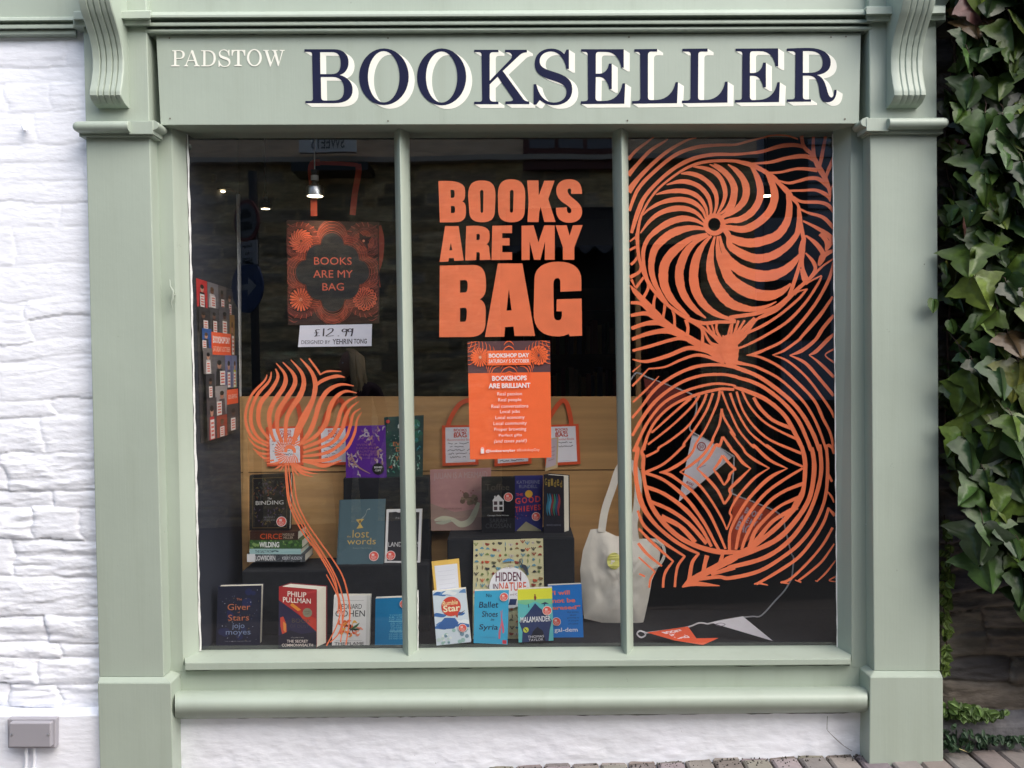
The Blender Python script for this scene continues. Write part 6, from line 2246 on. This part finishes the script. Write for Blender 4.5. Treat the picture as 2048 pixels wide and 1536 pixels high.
b.tube([P(48, 252, .035), P(49, 256, .02), P(50, 262, .012)], [.008, .008, .004], WHITE, 8)
b.build('render_nub', b_white, smooth=True)

# ------------------------------------------------------------------ ivy
def leaf_material(name, gloss):
    m = bpy.data.materials.new(name)
    m.use_nodes = True
    n, l = m.node_tree.nodes, m.node_tree.links
    p = n['Principled BSDF']
    p.inputs['Roughness'].default_value = gloss
    p.inputs['Specular IOR Level'].default_value = .34
    at = n.new('ShaderNodeVertexColor')
    at.layer_name = 'tone'
    tc = n.new('ShaderNodeTexCoord')
    tx = n.new('ShaderNodeTexNoise')
    tx.inputs['Scale'].default_value = 45
    tx.inputs['Detail'].default_value = 5
    l.new(tc.outputs['Object'], tx.inputs['Vector'])
    rm = n.new('ShaderNodeMapRange')
    rm.inputs[1].default_value, rm.inputs[2].default_value = .3, .7
    rm.inputs[3].default_value, rm.inputs[4].default_value = .75, 1.25
    l.new(tx.outputs[0], rm.inputs[0])
    mx = n.new('ShaderNodeMix')
    mx.data_type, mx.blend_type = 'RGBA', 'MULTIPLY'
    mx.inputs[0].default_value = 1
    l.new(at.outputs[0], mx.inputs[6])
    l.new(rm.outputs[0], mx.inputs[7])
    l.new(mx.outputs[2], p.inputs['Base Color'])
    bp = n.new('ShaderNodeBump')
    bp.inputs['Distance'].default_value = .0012
    l.new(tx.outputs[0], bp.inputs['Height'])
    l.new(bp.outputs[0], p.inputs['Normal'])
    return m
LEAF = leaf_material('ivy_leaf', .42)
LEAF_OUT = [(0, 0), (.06, -.06), (.18, -.11), (.30, -.09), (.38, -.01), (.50, .04), (.62, .08), (.80, .20), (.68, .25), (.60, .33), (.48, .38), (.37, .44), (.41, .53), (.36, .62), (.30, .72), (.16, .86), (0, 1.02)]
LEAF_ROUND = [(0, 0), (.12, -.06), (.30, -.02), (.42, .14), (.45, .32), (.40, .42), (.42, .55), (.30, .72), (.14, .86), (0, .95)]
class Leaves:
    def __init__(s):
        s.v, s.f, s.c = [], [], []
    def leaf(s, base, size, yaw, tilt, roll, col, outl, rn, vein=.5):
        """hangs from its base, tip down; faces the street"""
        Rm = Matrix.Rotation(yaw, 3, 'Z') @ Matrix.Rotation(roll, 3, 'Y') @ Matrix.Rotation(tilt, 3, 'X')
        k = len(s.v)
        fold, curl = rn.uniform(.03, .26), rn.uniform(-.05, .42)
        n = len(outl)
        asy = rn.uniform(.88, 1.12)
        row = []
        mids = [(0, outl[i][1]) for i in range(n)]
        for i in range(n):
            y_ = max(0.0, min(1.0, outl[i][1]))
            row.append((0.0, y_))
        idx = {}
        def put(x, y, vn):
            z = -fold * abs(x) + .10 * x * x - curl * y * y * .5 + .02 * math.sin(7 * x + 5 * y)
            q = Rm @ Vector((x * size, -z * size, -y * size))
            s.v.append(base + q)
            s.c.append([c * (1 + vn) for c in col])
            return len(s.v) - 1
        spine = [put(0, y / 6, vein) for y in range(7)]
        for sg, sc in ((1, asy), (-1, 2 - asy)):
            edge = [put(x * sc * sg, y, rn.uniform(-.14, .08)) for x, y in outl[1:-1]]
            mid = [put(x * sc * sg * .5, .5 * y + .5 * max(0, min(1, .15 + .7 * y)), rn.uniform(-.08, .10)) for x, y in outl[1:-1]]
            m_ = len(edge)
            for i in range(m_ - 1):
                s.f.append((edge[i], edge[i + 1], mid[i + 1], mid[i]))
            def near(i):
                return spine[int(round(max(0, min(1, .15 + .7 * outl[1 + i][1])) * 6))]
            for i in range(m_ - 1):
                a_, b_ = near(i), near(i + 1)
                s.f.append((mid[i], mid[i + 1], b_) if a_ == b_ else (mid[i], mid[i + 1], b_, a_))
            s.f.append((edge[-1], spine[6], mid[-1]))
            s.f.append((mid[-1], spine[6], near(m_ - 1)) if near(m_ - 1) != spine[6] else (edge[-1], spine[6], mid[-1]))
            s.f.append((spine[0], edge[0], mid[0]))
            s.f.append((spine[0], mid[0], near(0)) if near(0) != spine[0] else (spine[0], edge[0], mid[0]))
            j = near(m_ - 1)
    def build(s, name, m, parent=None):
        me = bpy.data.meshes.new(name)
        fs, seen = [], set()
        for f in s.f:
            if len(set(f)) == len(f) and frozenset(f) not in seen:
                seen.add(frozenset(f))
                fs.append(f)
        me.from_pydata([tuple(q) for q in s.v], [], fs)
        me.polygons.foreach_set('use_smooth', [True] * len(me.polygons))
        me.materials.append(m)
        ca = me.color_attributes.new('tone', 'FLOAT_COLOR', 'POINT')
        ca.data.foreach_set('color', [t for c in s.c for t in (max(0, c[0]), max(0, c[1]), max(0, c[2]), 1)])
        o = bpy.data.objects.new(name, me)
        COL.objects.link(o)
        if parent:
            attach(o, parent)
        return o
rn = random.Random(14)
IVC = [(.042, .080, .012), (.026, .060, .012), (.056, .095, .013), (.072, .105, .016), (.020, .046, .010), (.034, .072, .016), (.105, .118, .020), (.085, .052, .020), (.085, .036, .030)]
ivy = thing('climbing_ivy', 'large leaved dark green ivy hanging over the slate wall at the right', 'climbing plant', P(1960, 1500, .1))
L = Leaves()
STEMM = mat('ivy_stem', (.075, .045, .035), .7, var=.3, scale=40)
sb = MB()
def ivy_floor(px):
    """how far down the foliage reaches at a pixel column"""
    if px < 1925:
        return 960 + (px - 1885) * .6
    if px < 1962:
        return 1030
    return 1130 + max(0, px - 1985) * 1.1
cnt = 0
cands = []
for i in range(4200):
    px, py = rn.uniform(1888, 2520), rn.uniform(-260, 1330)
    if py > ivy_floor(px) - 30 or (px < 1905 and rn.random() < .5):
        continue
    cands.append((px, py))
placed = []
for px, py in cands:
    edge = min(1, max(0, (px - 1888) / 60))
    dep = rn.random()
    y = .085 - dep * (.04 + .15 * edge)
    size = rn.choice((rn.uniform(.055, .085), rn.uniform(.085, .125))) * (.45 + .55 * edge) * (1.15 if dep > .6 else .9)
    gap = 22 * (.6 + .4 * edge) * (1 if py < 900 else 1.25)
    if any(abs(px - a_) + abs(py - b_) < gap and abs(y - c_) < .045 for a_, b_, c_ in placed):
        continue
    placed.append((px, py, y))
    col = rn.choice(IVC[:6]) if rn.random() < .82 else rn.choice(IVC)
    if edge < .5 and rn.random() < .5:
        col = (.062, .098, .022)
    k = rn.choice((.36, .5, .62, .75, .95, 1.2)) * rn.uniform(.85, 1.15)
    base = P(px, py, y)
    if base.x - size * .5 < P(1880, py, 0).x and y < .02:
        continue
    L.leaf(base, size, rn.gauss(.1, .42), rn.uniform(-.70, .12), rn.gauss(0, .34), [c * k for c in col], LEAF_OUT, rn)
    if rn.random() < .5:
        q0_ = base + Vector((rn.uniform(-.03, .03), rn.uniform(.02, .08), rn.uniform(.03, .08)))
        sb.tube([q0_, q0_.lerp(base, .6) + Vector((0, -.01, .005)), base], .0013, STEMM, 5)
for px, py in ((1868, 598), (1900, 640), (1893, 525)):
    L.leaf(P(px, py, -.03), .05, .2, -.3, rn.gauss(0, .4), (.05, .095, .018), LEAF_ROUND, rn)
L.build('foliage', LEAF, ivy)
for i in range(16):
    px = rn.uniform(1895, 2450)
    pts = []
    x, y_ = px, ivy_floor(px) - 10
    while y_ > -250:
        pts.append(P(x, y_, .07 + rn.uniform(-.02, .01)))
        x = max(1890, x + rn.uniform(-26, 26))
        y_ -= rn.uniform(50, 90)
    if len(pts) > 2:
        sb.tube(pts, rn.uniform(.002, .005), STEMM, 6)
sb.build('stems', ivy, smooth=True)
LEAF2 = leaf_material('creeper_leaf', .5)
creep = thing('wall_creeper', 'strip of small bright green creeper running down beside the right pilaster', 'climbing plant', P(1890, 1340, .05))
L = Leaves()
for i in range(120):
    py = rn.uniform(1035, 1345)
    px = 1889 + rn.uniform(-5, 10) + (8 if py < 1160 else 0) * rn.random()
    k = rn.uniform(.7, 1.3)
    L.leaf(P(px, py, rn.uniform(.02, .09)), rn.uniform(.016, .034), rn.gauss(0, .6), rn.uniform(-.9, .2), rn.gauss(0, .9), [c * k for c in (.085, .135, .022)], LEAF_ROUND, rn)
L.build('foliage', LEAF2, creep)
b = MB()
b.tube([P(1890 + 3 * math.sin(i), 1350 - i * 32, .085) for i in range(11)], .0022, STEMM, 6)
b.build('stem', creep, smooth=True)
low = thing('ledge_creeper', 'low row of small green leaves along the footing ledge of the slate wall', 'climbing plant', P(1930, 1440, .03))
L = Leaves()
for i in range(130):
    px = 1889 + abs(rn.gauss(0, 1)) * 62
    py = 1436 - rn.uniform(0, 34) * max(.35, 1 - (px - 1889) / 150)
    k = rn.uniform(.6, 1.15)
    L.leaf(P(px, py - 4, rn.uniform(.0, .06)), rn.uniform(.018, .034), rn.gauss(0, .7), rn.uniform(-1.0, .1), rn.gauss(0, .7), [c * k for c in (.065, .115, .025)], LEAF_ROUND, rn)
L.build('foliage', LEAF2, low)
weed = thing('wall_foot_weeds', 'dark green weeds growing where the slate wall meets the paving', 'weeds', P(1930, 1500, .03))
L = Leaves()
for i in range(150):
    px = 1889 + rn.random() ** 1.4 * 160
    py = rn.uniform(1460, 1500) if px < 1950 else rn.uniform(1476, 1494)
    k = rn.uniform(.6, 1.2)
    L.leaf(P(px, py - 6, rn.uniform(-.01, .045)), rn.uniform(.012, .03), rn.gauss(0, .9), rn.uniform(-1.0, .3), rn.gauss(0, .9), [c * k for c in (.030, .062, .030)], LEAF_ROUND, rn)
L.build('foliage', LEAF2, weed)
L = Leaves()
L.leaf(P(1919, 1497, -.02) , .03, 1.2, -1.3, .4, (.42, .36, .16), LEAF_ROUND, rn)
o = L.build('fallen_leaf', LEAF2)
tag(o, 'single fallen pale yellow leaf on the paving beside the weeds', 'leaf')
# ------------------------------------------------------------------ across the street: what the glass mirrors
YO = -5.4
h_, c_ = slate(91, 1.0, .07, .17)
def bright(f):
    return lambda X, Z, H: np.clip(f(X, Z, H) * np.array([3.4, 2.9, 1.9]) + np.array([.05, .04, .02]), 0, .8)
x0, x1 = PM(300, 700, YO).x, PM(1510, 700, YO).x
zg = gz(0)
zup = PM(800, 318, YO).z
osw = grid_obj('street_stone_wall', -9, x1, zg - .6, zup, .025, h_, YO, DARKST, bright(c_))
osw.rotation_euler.z = 0
for v in osw.data.vertices:
    pass
osw.scale.y = -1
osw.location.y = 2 * YO
tag(osw, 'grey stone house wall across the street, mirrored in the window', 'wall')
SUNTONE = mat('sun_toned_stone', (.84, .62, .42), .85, var=.25, scale=9, stretch=(.5, 1, 2.5), bump=.01, bscale=20)  # pale colour stands in for sunlight on the upper storey
b = MB()
b.box(-9, x1, YO - .4, YO + .06, zup, 4.9, SUNTONE)
up = b.build('street_upper_storey')
tag(up, 'upper storey across the street, sunlight put into its pale buff colour, mirrored at the top of the panes', 'wall')
b = MB()
b.box(-9, x1, YO - .3, YO + .14, zup - .05, zup - .001, mat('string_course', (.45, .40, .33), .8))
b.build('string_course', up)
SASH = mat('brown_sash_paint', (.12, .035, .025), .5)
PANE2 = mat('dull_window_glass', (.16, .15, .16), .08)
def rect_m(px0, py0, px1, py1, y):
    a_, c__ = PM(px0, py0, y), PM(px1, py1, y)
    return min(a_.x, c__.x), max(a_.x, c__.x), min(a_.z, c__.z), max(a_.z, c__.z)
ow = thing('street_sash_window', 'brown framed sash window across the street, mirrored in the middle pane', 'window', (0, YO, 3))
X0, X1, Z0, Z1 = rect_m(1046, 240, 1238, 338, YO + .1)
b = MB()
b.box(X0, X1, YO + .061, YO + .10, Z0, Z1 + .8, SASH)
b.build('frame', ow)
for i in range(3):
    w_ = (X1 - X0 - .08) / 3
    b = MB()
    b.box(X0 + .04 + i * w_ + .02, X0 + .04 + (i + 1) * w_ - .02, YO + .085, YO + .103, Z0 + .20, Z1 + .75, PANE2)
    b.build('pane', ow)
GREYR = mat('grey_render', (.34, .36, .42), .8, var=.06, scale=4)
b = MB()
b.box(x1 + .002, 6.5, YO - .4, YO, zg - .6, 4.6, GREYR)
gh = b.build('street_grey_house')
tag(gh, 'grey rendered house across the street, mirrored behind the swirl mural', 'house')
DKD = mat('dark_opening', (.012, .011, .012), .3)
for r_ in ((1530, 262, 1616, 434), (1530, 560, 1660, 680), (1480, 585, 1560, 800)):
    X0, X1, Z0, Z1 = rect_m(*r_, YO + .02)
    X0 = max(X0, x1 + .01)
    b = MB()
    b.box(X0, X1, YO + .001, YO + .02, Z0, Z1, DKD)
    b.build('window_opening', gh)
b = MB()
for k in range(9):
    z = PM(1640, 290 + k * 26, YO + .02).z
    b.box(PM(1616, 300, YO).x, 4.2, YO + .001, YO + .012, z, z + .012, DKD)
b.build('cladding_line', gh)
X0, X1, Z0, Z1 = rect_m(1528, 440, 1672, 520, YO + .03)
b = MB()
b.box(X0, X1, YO + .001, YO + .04, Z0, Z1, mat('pale_fascia', (.25, .26, .29), .6))
fa = b.build('fascia', gh)
def mirrored_text(mbd, t, x, z, h, m, y, w=None):
    """real lettering on a wall that faces the shop, so the glass shows it reversed"""
    vs, fs, a0, a1, b0, b1 = text_mesh(t, .01)
    k = h / (b1 - b0)
    kx = (w / (a1 - a0)) if w else k
    mbd.add([(x - ((p - (a0 + a1) / 2) * kx), y, z + (r_ - (b0 + b1) / 2) * k) for p, r_ in vs], fs, m)
# hanging SWEETS board
c = PM(655, 286, YO + .5)
b = MB()
X0, X1, Z0, Z1 = rect_m(598, 250, 712, 304, YO + .5)
b.box(X0, X1, YO + .44, YO + .5, Z0, Z1 + .22, mat('pale_sign_board', (.86, .84, .80), .6))
swb = b.build('street_sweets_sign')
tag(swb, 'pale sign board reading SWEETS across the street, mirrored at the top of the left pane', 'sign')
b = MB()
mirrored_text(b, 'SWEETS', c.x, c.z, .11, INKB, YO + .502, .31)
mirrored_text(b, 'FAMOUS', c.x, c.z + .16, .09, INKB, YO + .502, .36)
b.build('lettering', swb, recalc=False)
b = MB()
X0, X1, Z0, Z1 = rect_m(600, 306, 712, 316, YO + .45)
b.box(X0 - .1, X1 + .1, YO + .02, YO + .40, Z0 - .10, Z0 - .02, DKD)
b.build('bracket_shelf', swb)
b = MB()
b.box(-9, x1 - .01, YO + .03, YO + .07, zg - .6, PM(500, 800, YO).z, mat('added_band_black', (.014, .013, .013), .6, var=.3, scale=8))  # dark band added to darken the reflection over the lower display
b.build('added_dark_band', osw)
b = MB()
b.box(x1 + .012, 6.4, YO + .002, YO + .05, zg - .6, PM(1600, 800, YO).z, mat('added_band_black', (.014, .013, .013), .6))  # same added band, carried on along the grey house
b.build('added_dark_band', gh)
# traffic sign post
YS = -3.9
sp_ = thing('traffic_sign_post', 'dark pole with three traffic signs, mirrored beside the navy wall', 'traffic sign', (PM(500, 800, YS).x, YS, gz(-2)))
c = PM(505, 500, YS)
b = MB()
b.tube([(c.x, YS - .05, gz(c.x) - .1), (c.x, YS - .05, PM(500, 340, YS).z)], .035, DARKM, 14)
b.build('pole', sp_, smooth=True)
SGW, SGR, SGB = mat('sign_white', (.30, .30, .32), .5), mat('sign_red', (.16, .03, .03), .5), mat('sign_blue', (.022, .045, .14), .5)
def disc(name, px, py, r, col, col2=None):
    c = PM(px, py, YS)
    b = MB()
    b.tube([c + Vector((0, -.012, 0)), c], r, col, 32)
    o = b.build(name, sp_)
    if col2:
        b = MB()
        b.tube([c, c + Vector((0, .004, 0))], r * .82, col2, 32)
        b.build('sign_face', o)
    return c, o
c1, o1 = disc('round_sign', 496, 440, .17, SGR, mat('sign_grey', (.12, .12, .13), .5))
b = MB()
for dz, w_ in ((.05, .07), (-.05, .085)):
    b.box(c1.x - w_, c1.x + w_, YS + .0045, YS + .007, c1.z + dz - .025, c1.z + dz + .015, INKB)
    b.box(c1.x - w_ * .6, c1.x + w_ * .6, YS + .0045, YS + .007, c1.z + dz + .0152, c1.z + dz + .045, INKB)
b.build('pictogram', o1)
c2 = PM(498, 505, YS)
b = MB()
b.box(c2.x - .13, c2.x + .13, YS - .01, YS, c2.z - .10, c2.z + .10, SGW)
o2 = b.build('text_plate', sp_)
b = MB()
for i, t in enumerate(('Except', 'for', 'access')):
    mirrored_text(b, t, c2.x, c2.z + .055 - i * .055, .035, INKB, YS + .0015, .13 if t != 'for' else .06)
b.build('lettering', o2, recalc=False)
c3, o3 = disc('blue_arrow_sign', 497, 573, .21, SGB)
b = MB()
A_ = [(-.13, .022), (.02, .022), (.02, .075), (.13, 0), (.02, -.075), (.02, -.022), (-.13, -.022)]
ring_ = [Vector((c3.x + x, YS + .003, c3.z + z)) for x, z in A_]
tri = tessellate_polygon([ring_])
b.add(ring_, [tuple(t) for t in tri], SGW)
b.build('arrow', o3, recalc=False)
Rz = Matrix.Rotation(R(38), 3, 'Z')
def turn(o):
    for v in o.data.vertices:
        q_ = Rz @ (v.co - Vector((c.x, YS - .05, 0)))
        v.co = q_ + Vector((c.x, YS - .05, 0))
    for ch in o.children:
        turn(ch)
for ch in sp_.children:
    if not ch.name.startswith('pole'):
        turn(ch)
# awning and shop window across the street, low and dark
aw = MB()
X0, X1, Z0, Z1 = rect_m(1010, 440, 1262, 490, YO + .9)
DKAW = mat('dark_awning', (.012, .012, .014), .7)
aw.prism([(X0, YO + .9, Z0), (X1, YO + .9, Z0), (X1, YO + .06, Z1 + .25), (X0, YO + .06, Z1 + .25)], [(X0, YO + .9, Z0 - .03), (X1, YO + .9, Z0 - .03), (X1, YO + .06, Z1 + .2), (X0, YO + .06, Z1 + .2)], DKAW)
awn = aw.build('street_awning')
tag(awn, 'dark awning with a scalloped edge across the street, mirrored in the middle pane', 'awning')
aw = MB()
for i in range(7):
    w_ = (X1 - X0) / 7
    pts = [(X0 + i * w_ + w_ * k / 8, YO + .905, Z0 - .07 * math.sin(math.pi * k / 8)) for k in range(9)]
    aw.prism(pts, [(x, y - .004, z) for x, y, z in pts], mat('awning_edge', (.10, .10, .11), .7))
aw.build('scalloped_edge', awn)
b = MB()
X0, X1, Z0, Z1 = rect_m(1000, 492, 1400, 900, YO + .04)
b.box(X0, X1, YO + .075, YO + .09, gz(0) - .2, Z1, DKD)
o = b.build('street_shop_window')
tag(o, 'dark shop window under the awning across the street', 'shop window')

# ------------------------------------------------------------------ the woman mirrored in the left pane
YW = -3.45
hd = PM(702, 728, YW)                                    # middle of her head
gw = gz(hd.x)
SKIN = mat('skin', (.42, .24, .17), .55, var=.05, scale=20)
COATM = mat('dark_plum_coat', (.030, .014, .022), .85, var=.2, scale=20, bump=.001, bscale=120)
HAIR = mat('blonde_hair', (.50, .38, .22), .5, var=.3, scale=30, stretch=(8, 8, .6))
JEAN = mat('dark_jeans', (.016, .02, .035), .85)
SHOE = mat('black_shoe', (.012, .012, .012), .4)
per = thing('person', 'woman with long blonde hair and dark coat, mirrored above the painted flower', 'person', (hd.x, YW, gw))
Hh = hd.z + .11 - gw                                     # her height
def skin_mesh(name, pts, edges, rad, m, parent, sub=2):
    me = bpy.data.meshes.new(name)
    me.from_pydata([tuple(q) for q in pts], edges, [])
    o = bpy.data.objects.new(name, me)
    COL.objects.link(o)
    attach(o, parent)
    md = o.modifiers.new('skin', 'SKIN')
    me.skin_vertices[0].data[0].use_root = True
    for i, r_ in enumerate(rad):
        me.skin_vertices[0].data[i].radius = r_ if isinstance(r_, tuple) else (r_, r_)
    md.use_smooth_shade = True
    s_ = o.modifiers.new('sub', 'SUBSURF')
    s_.levels = s_.render_levels = sub
    me.materials.append(m)
    return o
k = Hh / 1.66
ox, oy = hd.x, YW
def W_(x, y, z):
    return Vector((ox + x * k, oy + y * k, gw + z * k))
# faces the shop, head turned towards -x
body_pts = [W_(.03, 0, .86), W_(.03, 0, 1.02), W_(.03, -.01, 1.18), W_(.025, -.015, 1.32), W_(.02, -.02, 1.40), W_(.01, -.01, 1.455), W_(0, 0, 1.53),
            W_(-.15, -.02, 1.335), W_(-.21, -.03, 1.08), W_(-.17, .08, .90), W_(-.15, .12, .83),
            W_(.20, -.02, 1.335), W_(.26, -.03, 1.08), W_(.23, .06, .90), W_(.22, .09, .83),
            W_(-.07, 0, .82), W_(-.08, .01, .46), W_(-.085, -.02, .09), W_(-.09, .10, .03),
            W_(.13, 0, .82), W_(.14, .01, .46), W_(.145, -.02, .09), W_(.15, .10, .03)]
body_edges = [(0, 1), (1, 2), (2, 3), (3, 4), (4, 5), (5, 6), (3, 7), (7, 8), (8, 9), (9, 10), (3, 11), (11, 12), (12, 13), (13, 14), (0, 15), (15, 16), (16, 17), (17, 18), (0, 19), (19, 20), (20, 21), (21, 22)]
br_ = [(.155, .115), (.135, .10), (.15, .11), (.13, .095), (.065, .06), (.052, .052), (.05, .05), .062, .046, .036, .03, .062, .046, .036, .03, .088, .060, .042, .035, .088, .060, .042, .035]
bo = skin_mesh('body', body_pts, body_edges, [tuple(q * k for q in r_) if isinstance(r_, tuple) else r_ * k for r_ in br_], COATM, per)
# head: shaped ball turned in profile, with brow, nose, lips and chin
b = MB()
nu, nv = 28, 20
yaw = R(62)
vs = []
for j in range(nv + 1):
    ph = math.pi * j / nv
    for i in range(nu):
        th = 2 * math.pi * i / nu
        x, y, z = math.sin(ph) * math.sin(th), math.sin(ph) * math.cos(th), math.cos(ph)
        X_, Y_, Z_ = x * .074, y * .092, z * .112
        if z < 0:
            X_ *= 1 + .32 * z
            Y_ = Y_ * (1 + .12 * z) + .018 * -z
        if y > 0:
            cx_ = math.exp(-(x / .22) ** 2)
            Y_ += cx_ * (.020 * math.exp(-((z + .12) / .10) ** 2) + .010 * math.exp(-((z + .02) / .12) ** 2) + .008 * math.exp(-((z + .42) / .07) ** 2) + .010 * math.exp(-((z + .78) / .12) ** 2))
            Y_ -= .010 * math.exp(-((abs(x) - .38) / .16) ** 2) * math.exp(-((z - .06) / .10) ** 2)
        ca_, sa_ = math.cos(yaw), math.sin(yaw)
        vs.append(Vector((hd.x + (X_ * ca_ - Y_ * sa_) * k, YW + (X_ * sa_ + Y_ * ca_) * k, hd.z + Z_ * k)))
b.add(vs, [(j * nu + i, j * nu + (i + 1) % nu, (j + 1) * nu + (i + 1) % nu, (j + 1) * nu + i) for j in range(nv) for i in range(nu)], SKIN)
he = b.build('head', per, smooth='all')
def on_head(x, y, z):
    ca_, sa_ = math.cos(yaw), math.sin(yaw)
    return Vector((hd.x + (x * ca_ - y * sa_) * k, YW + (x * sa_ + y * ca_) * k, hd.z + z * k))
for s_ in (-1, 1):
    b = MB()
    b.lathe(on_head(.030 * s_, .079, .006), [(.0005, .009), (.007, .006), (.010, 0), (.007, -.006), (.0005, -.009)], mat('eye_white', (.7, .7, .7), .2), 10)
    b.build('eye', he, smooth='all')
b = MB()
b.tube([on_head(-.022, .096, -.050), on_head(0, .104, -.048), on_head(.022, .096, -.050)], [.002, .006, .002], mat('lips', (.35, .10, .09), .5), 8)
b.build('mouth', he, smooth='all')
# long hair: overlapping locks from the crown down past the shoulders
b = MB()
rn = random.Random(50)
for i in range(90):
    th = rn.uniform(R(75), R(292))
    top = on_head(rn.uniform(-.02, .02), rn.uniform(-.03, .035), .110 + rn.uniform(0, .012))
    sx, cx_ = math.sin(th), math.cos(th)
    ln = rn.uniform(.26, .36)
    m1 = on_head(sx * .086, cx_ * .100, .05)
    m2 = on_head(sx * .092, cx_ * .104, -.06)
    m3 = on_head(sx * .095 + rn.uniform(-.02, .02), cx_ * .105 - .01, -.17)
    m4 = on_head(sx * .08 + rn.uniform(-.03, .03), cx_ * .09 - .03, -ln)
    b.tube([top, m1, m2, m3, m4], [.006, .013, .014, .012, .003], HAIR, 6)
b.build('hair', he, smooth='all')
# trousers and shoes
for s_, x in ((-1, -.08), (1, .14)):
    b = MB()
    b.tube([W_(x + .005 * s_, 0, .80), W_(x, .01, .46), W_(x - .002, -.015, .10)], [.104 * k, .074 * k, .058 * k], JEAN, 16)
    b.build('trouser_leg', per, smooth=True)
    b = MB()
    b.tube([W_(x, -.06, .035), W_(x, .0, .05), W_(x, .08, .04), W_(x, .15, .028)], [.032 * k, .045 * k, .040 * k, .02 * k], SHOE, 12)
    b.build('shoe', per, smooth=True)
for s_, w0, w1 in ((-1, W_(-.17, .08, .90), W_(-.15, .12, .83)), (1, W_(.23, .06, .90), W_(.22, .09, .83))):
    d = (w1 - w0).normalized()
    pts, edges, rad = [w0 + d * .05 * k, w1, w1 + d * .045 * k], [(0, 1), (1, 2)], [(.024 * k, .018 * k), (.032 * k, .016 * k), (.034 * k, .014 * k)]
    hob = skin_mesh('hand', pts, edges, rad, SKIN, per, 1)
    for f in range(4):
        a0 = w1 + d * .055 * k + Vector(((f - 1.5) * .017 * k, 0, 0))
        ln = (.055, .065, .06, .045)[f] * k
        b = MB()
        b.tube([a0, a0 + d * ln * .5 + Vector((0, .006, 0)), a0 + d * ln + Vector((0, .022, 0))], [.0085 * k, .008 * k, .006 * k], SKIN, 7)
        b.build('finger', hob, smooth=True)
    b = MB()
    a0 = w1 + d * .005 * k + Vector((-s_ * .03 * k, .004, 0))
    b.tube([a0, a0 + d * .03 * k + Vector((-s_ * .02 * k, .012, 0)), a0 + d * .055 * k + Vector((-s_ * .022 * k, .022, 0))], [.011 * k, .009 * k, .007 * k], SKIN, 7)
    b.build('thumb', hob, smooth=True)
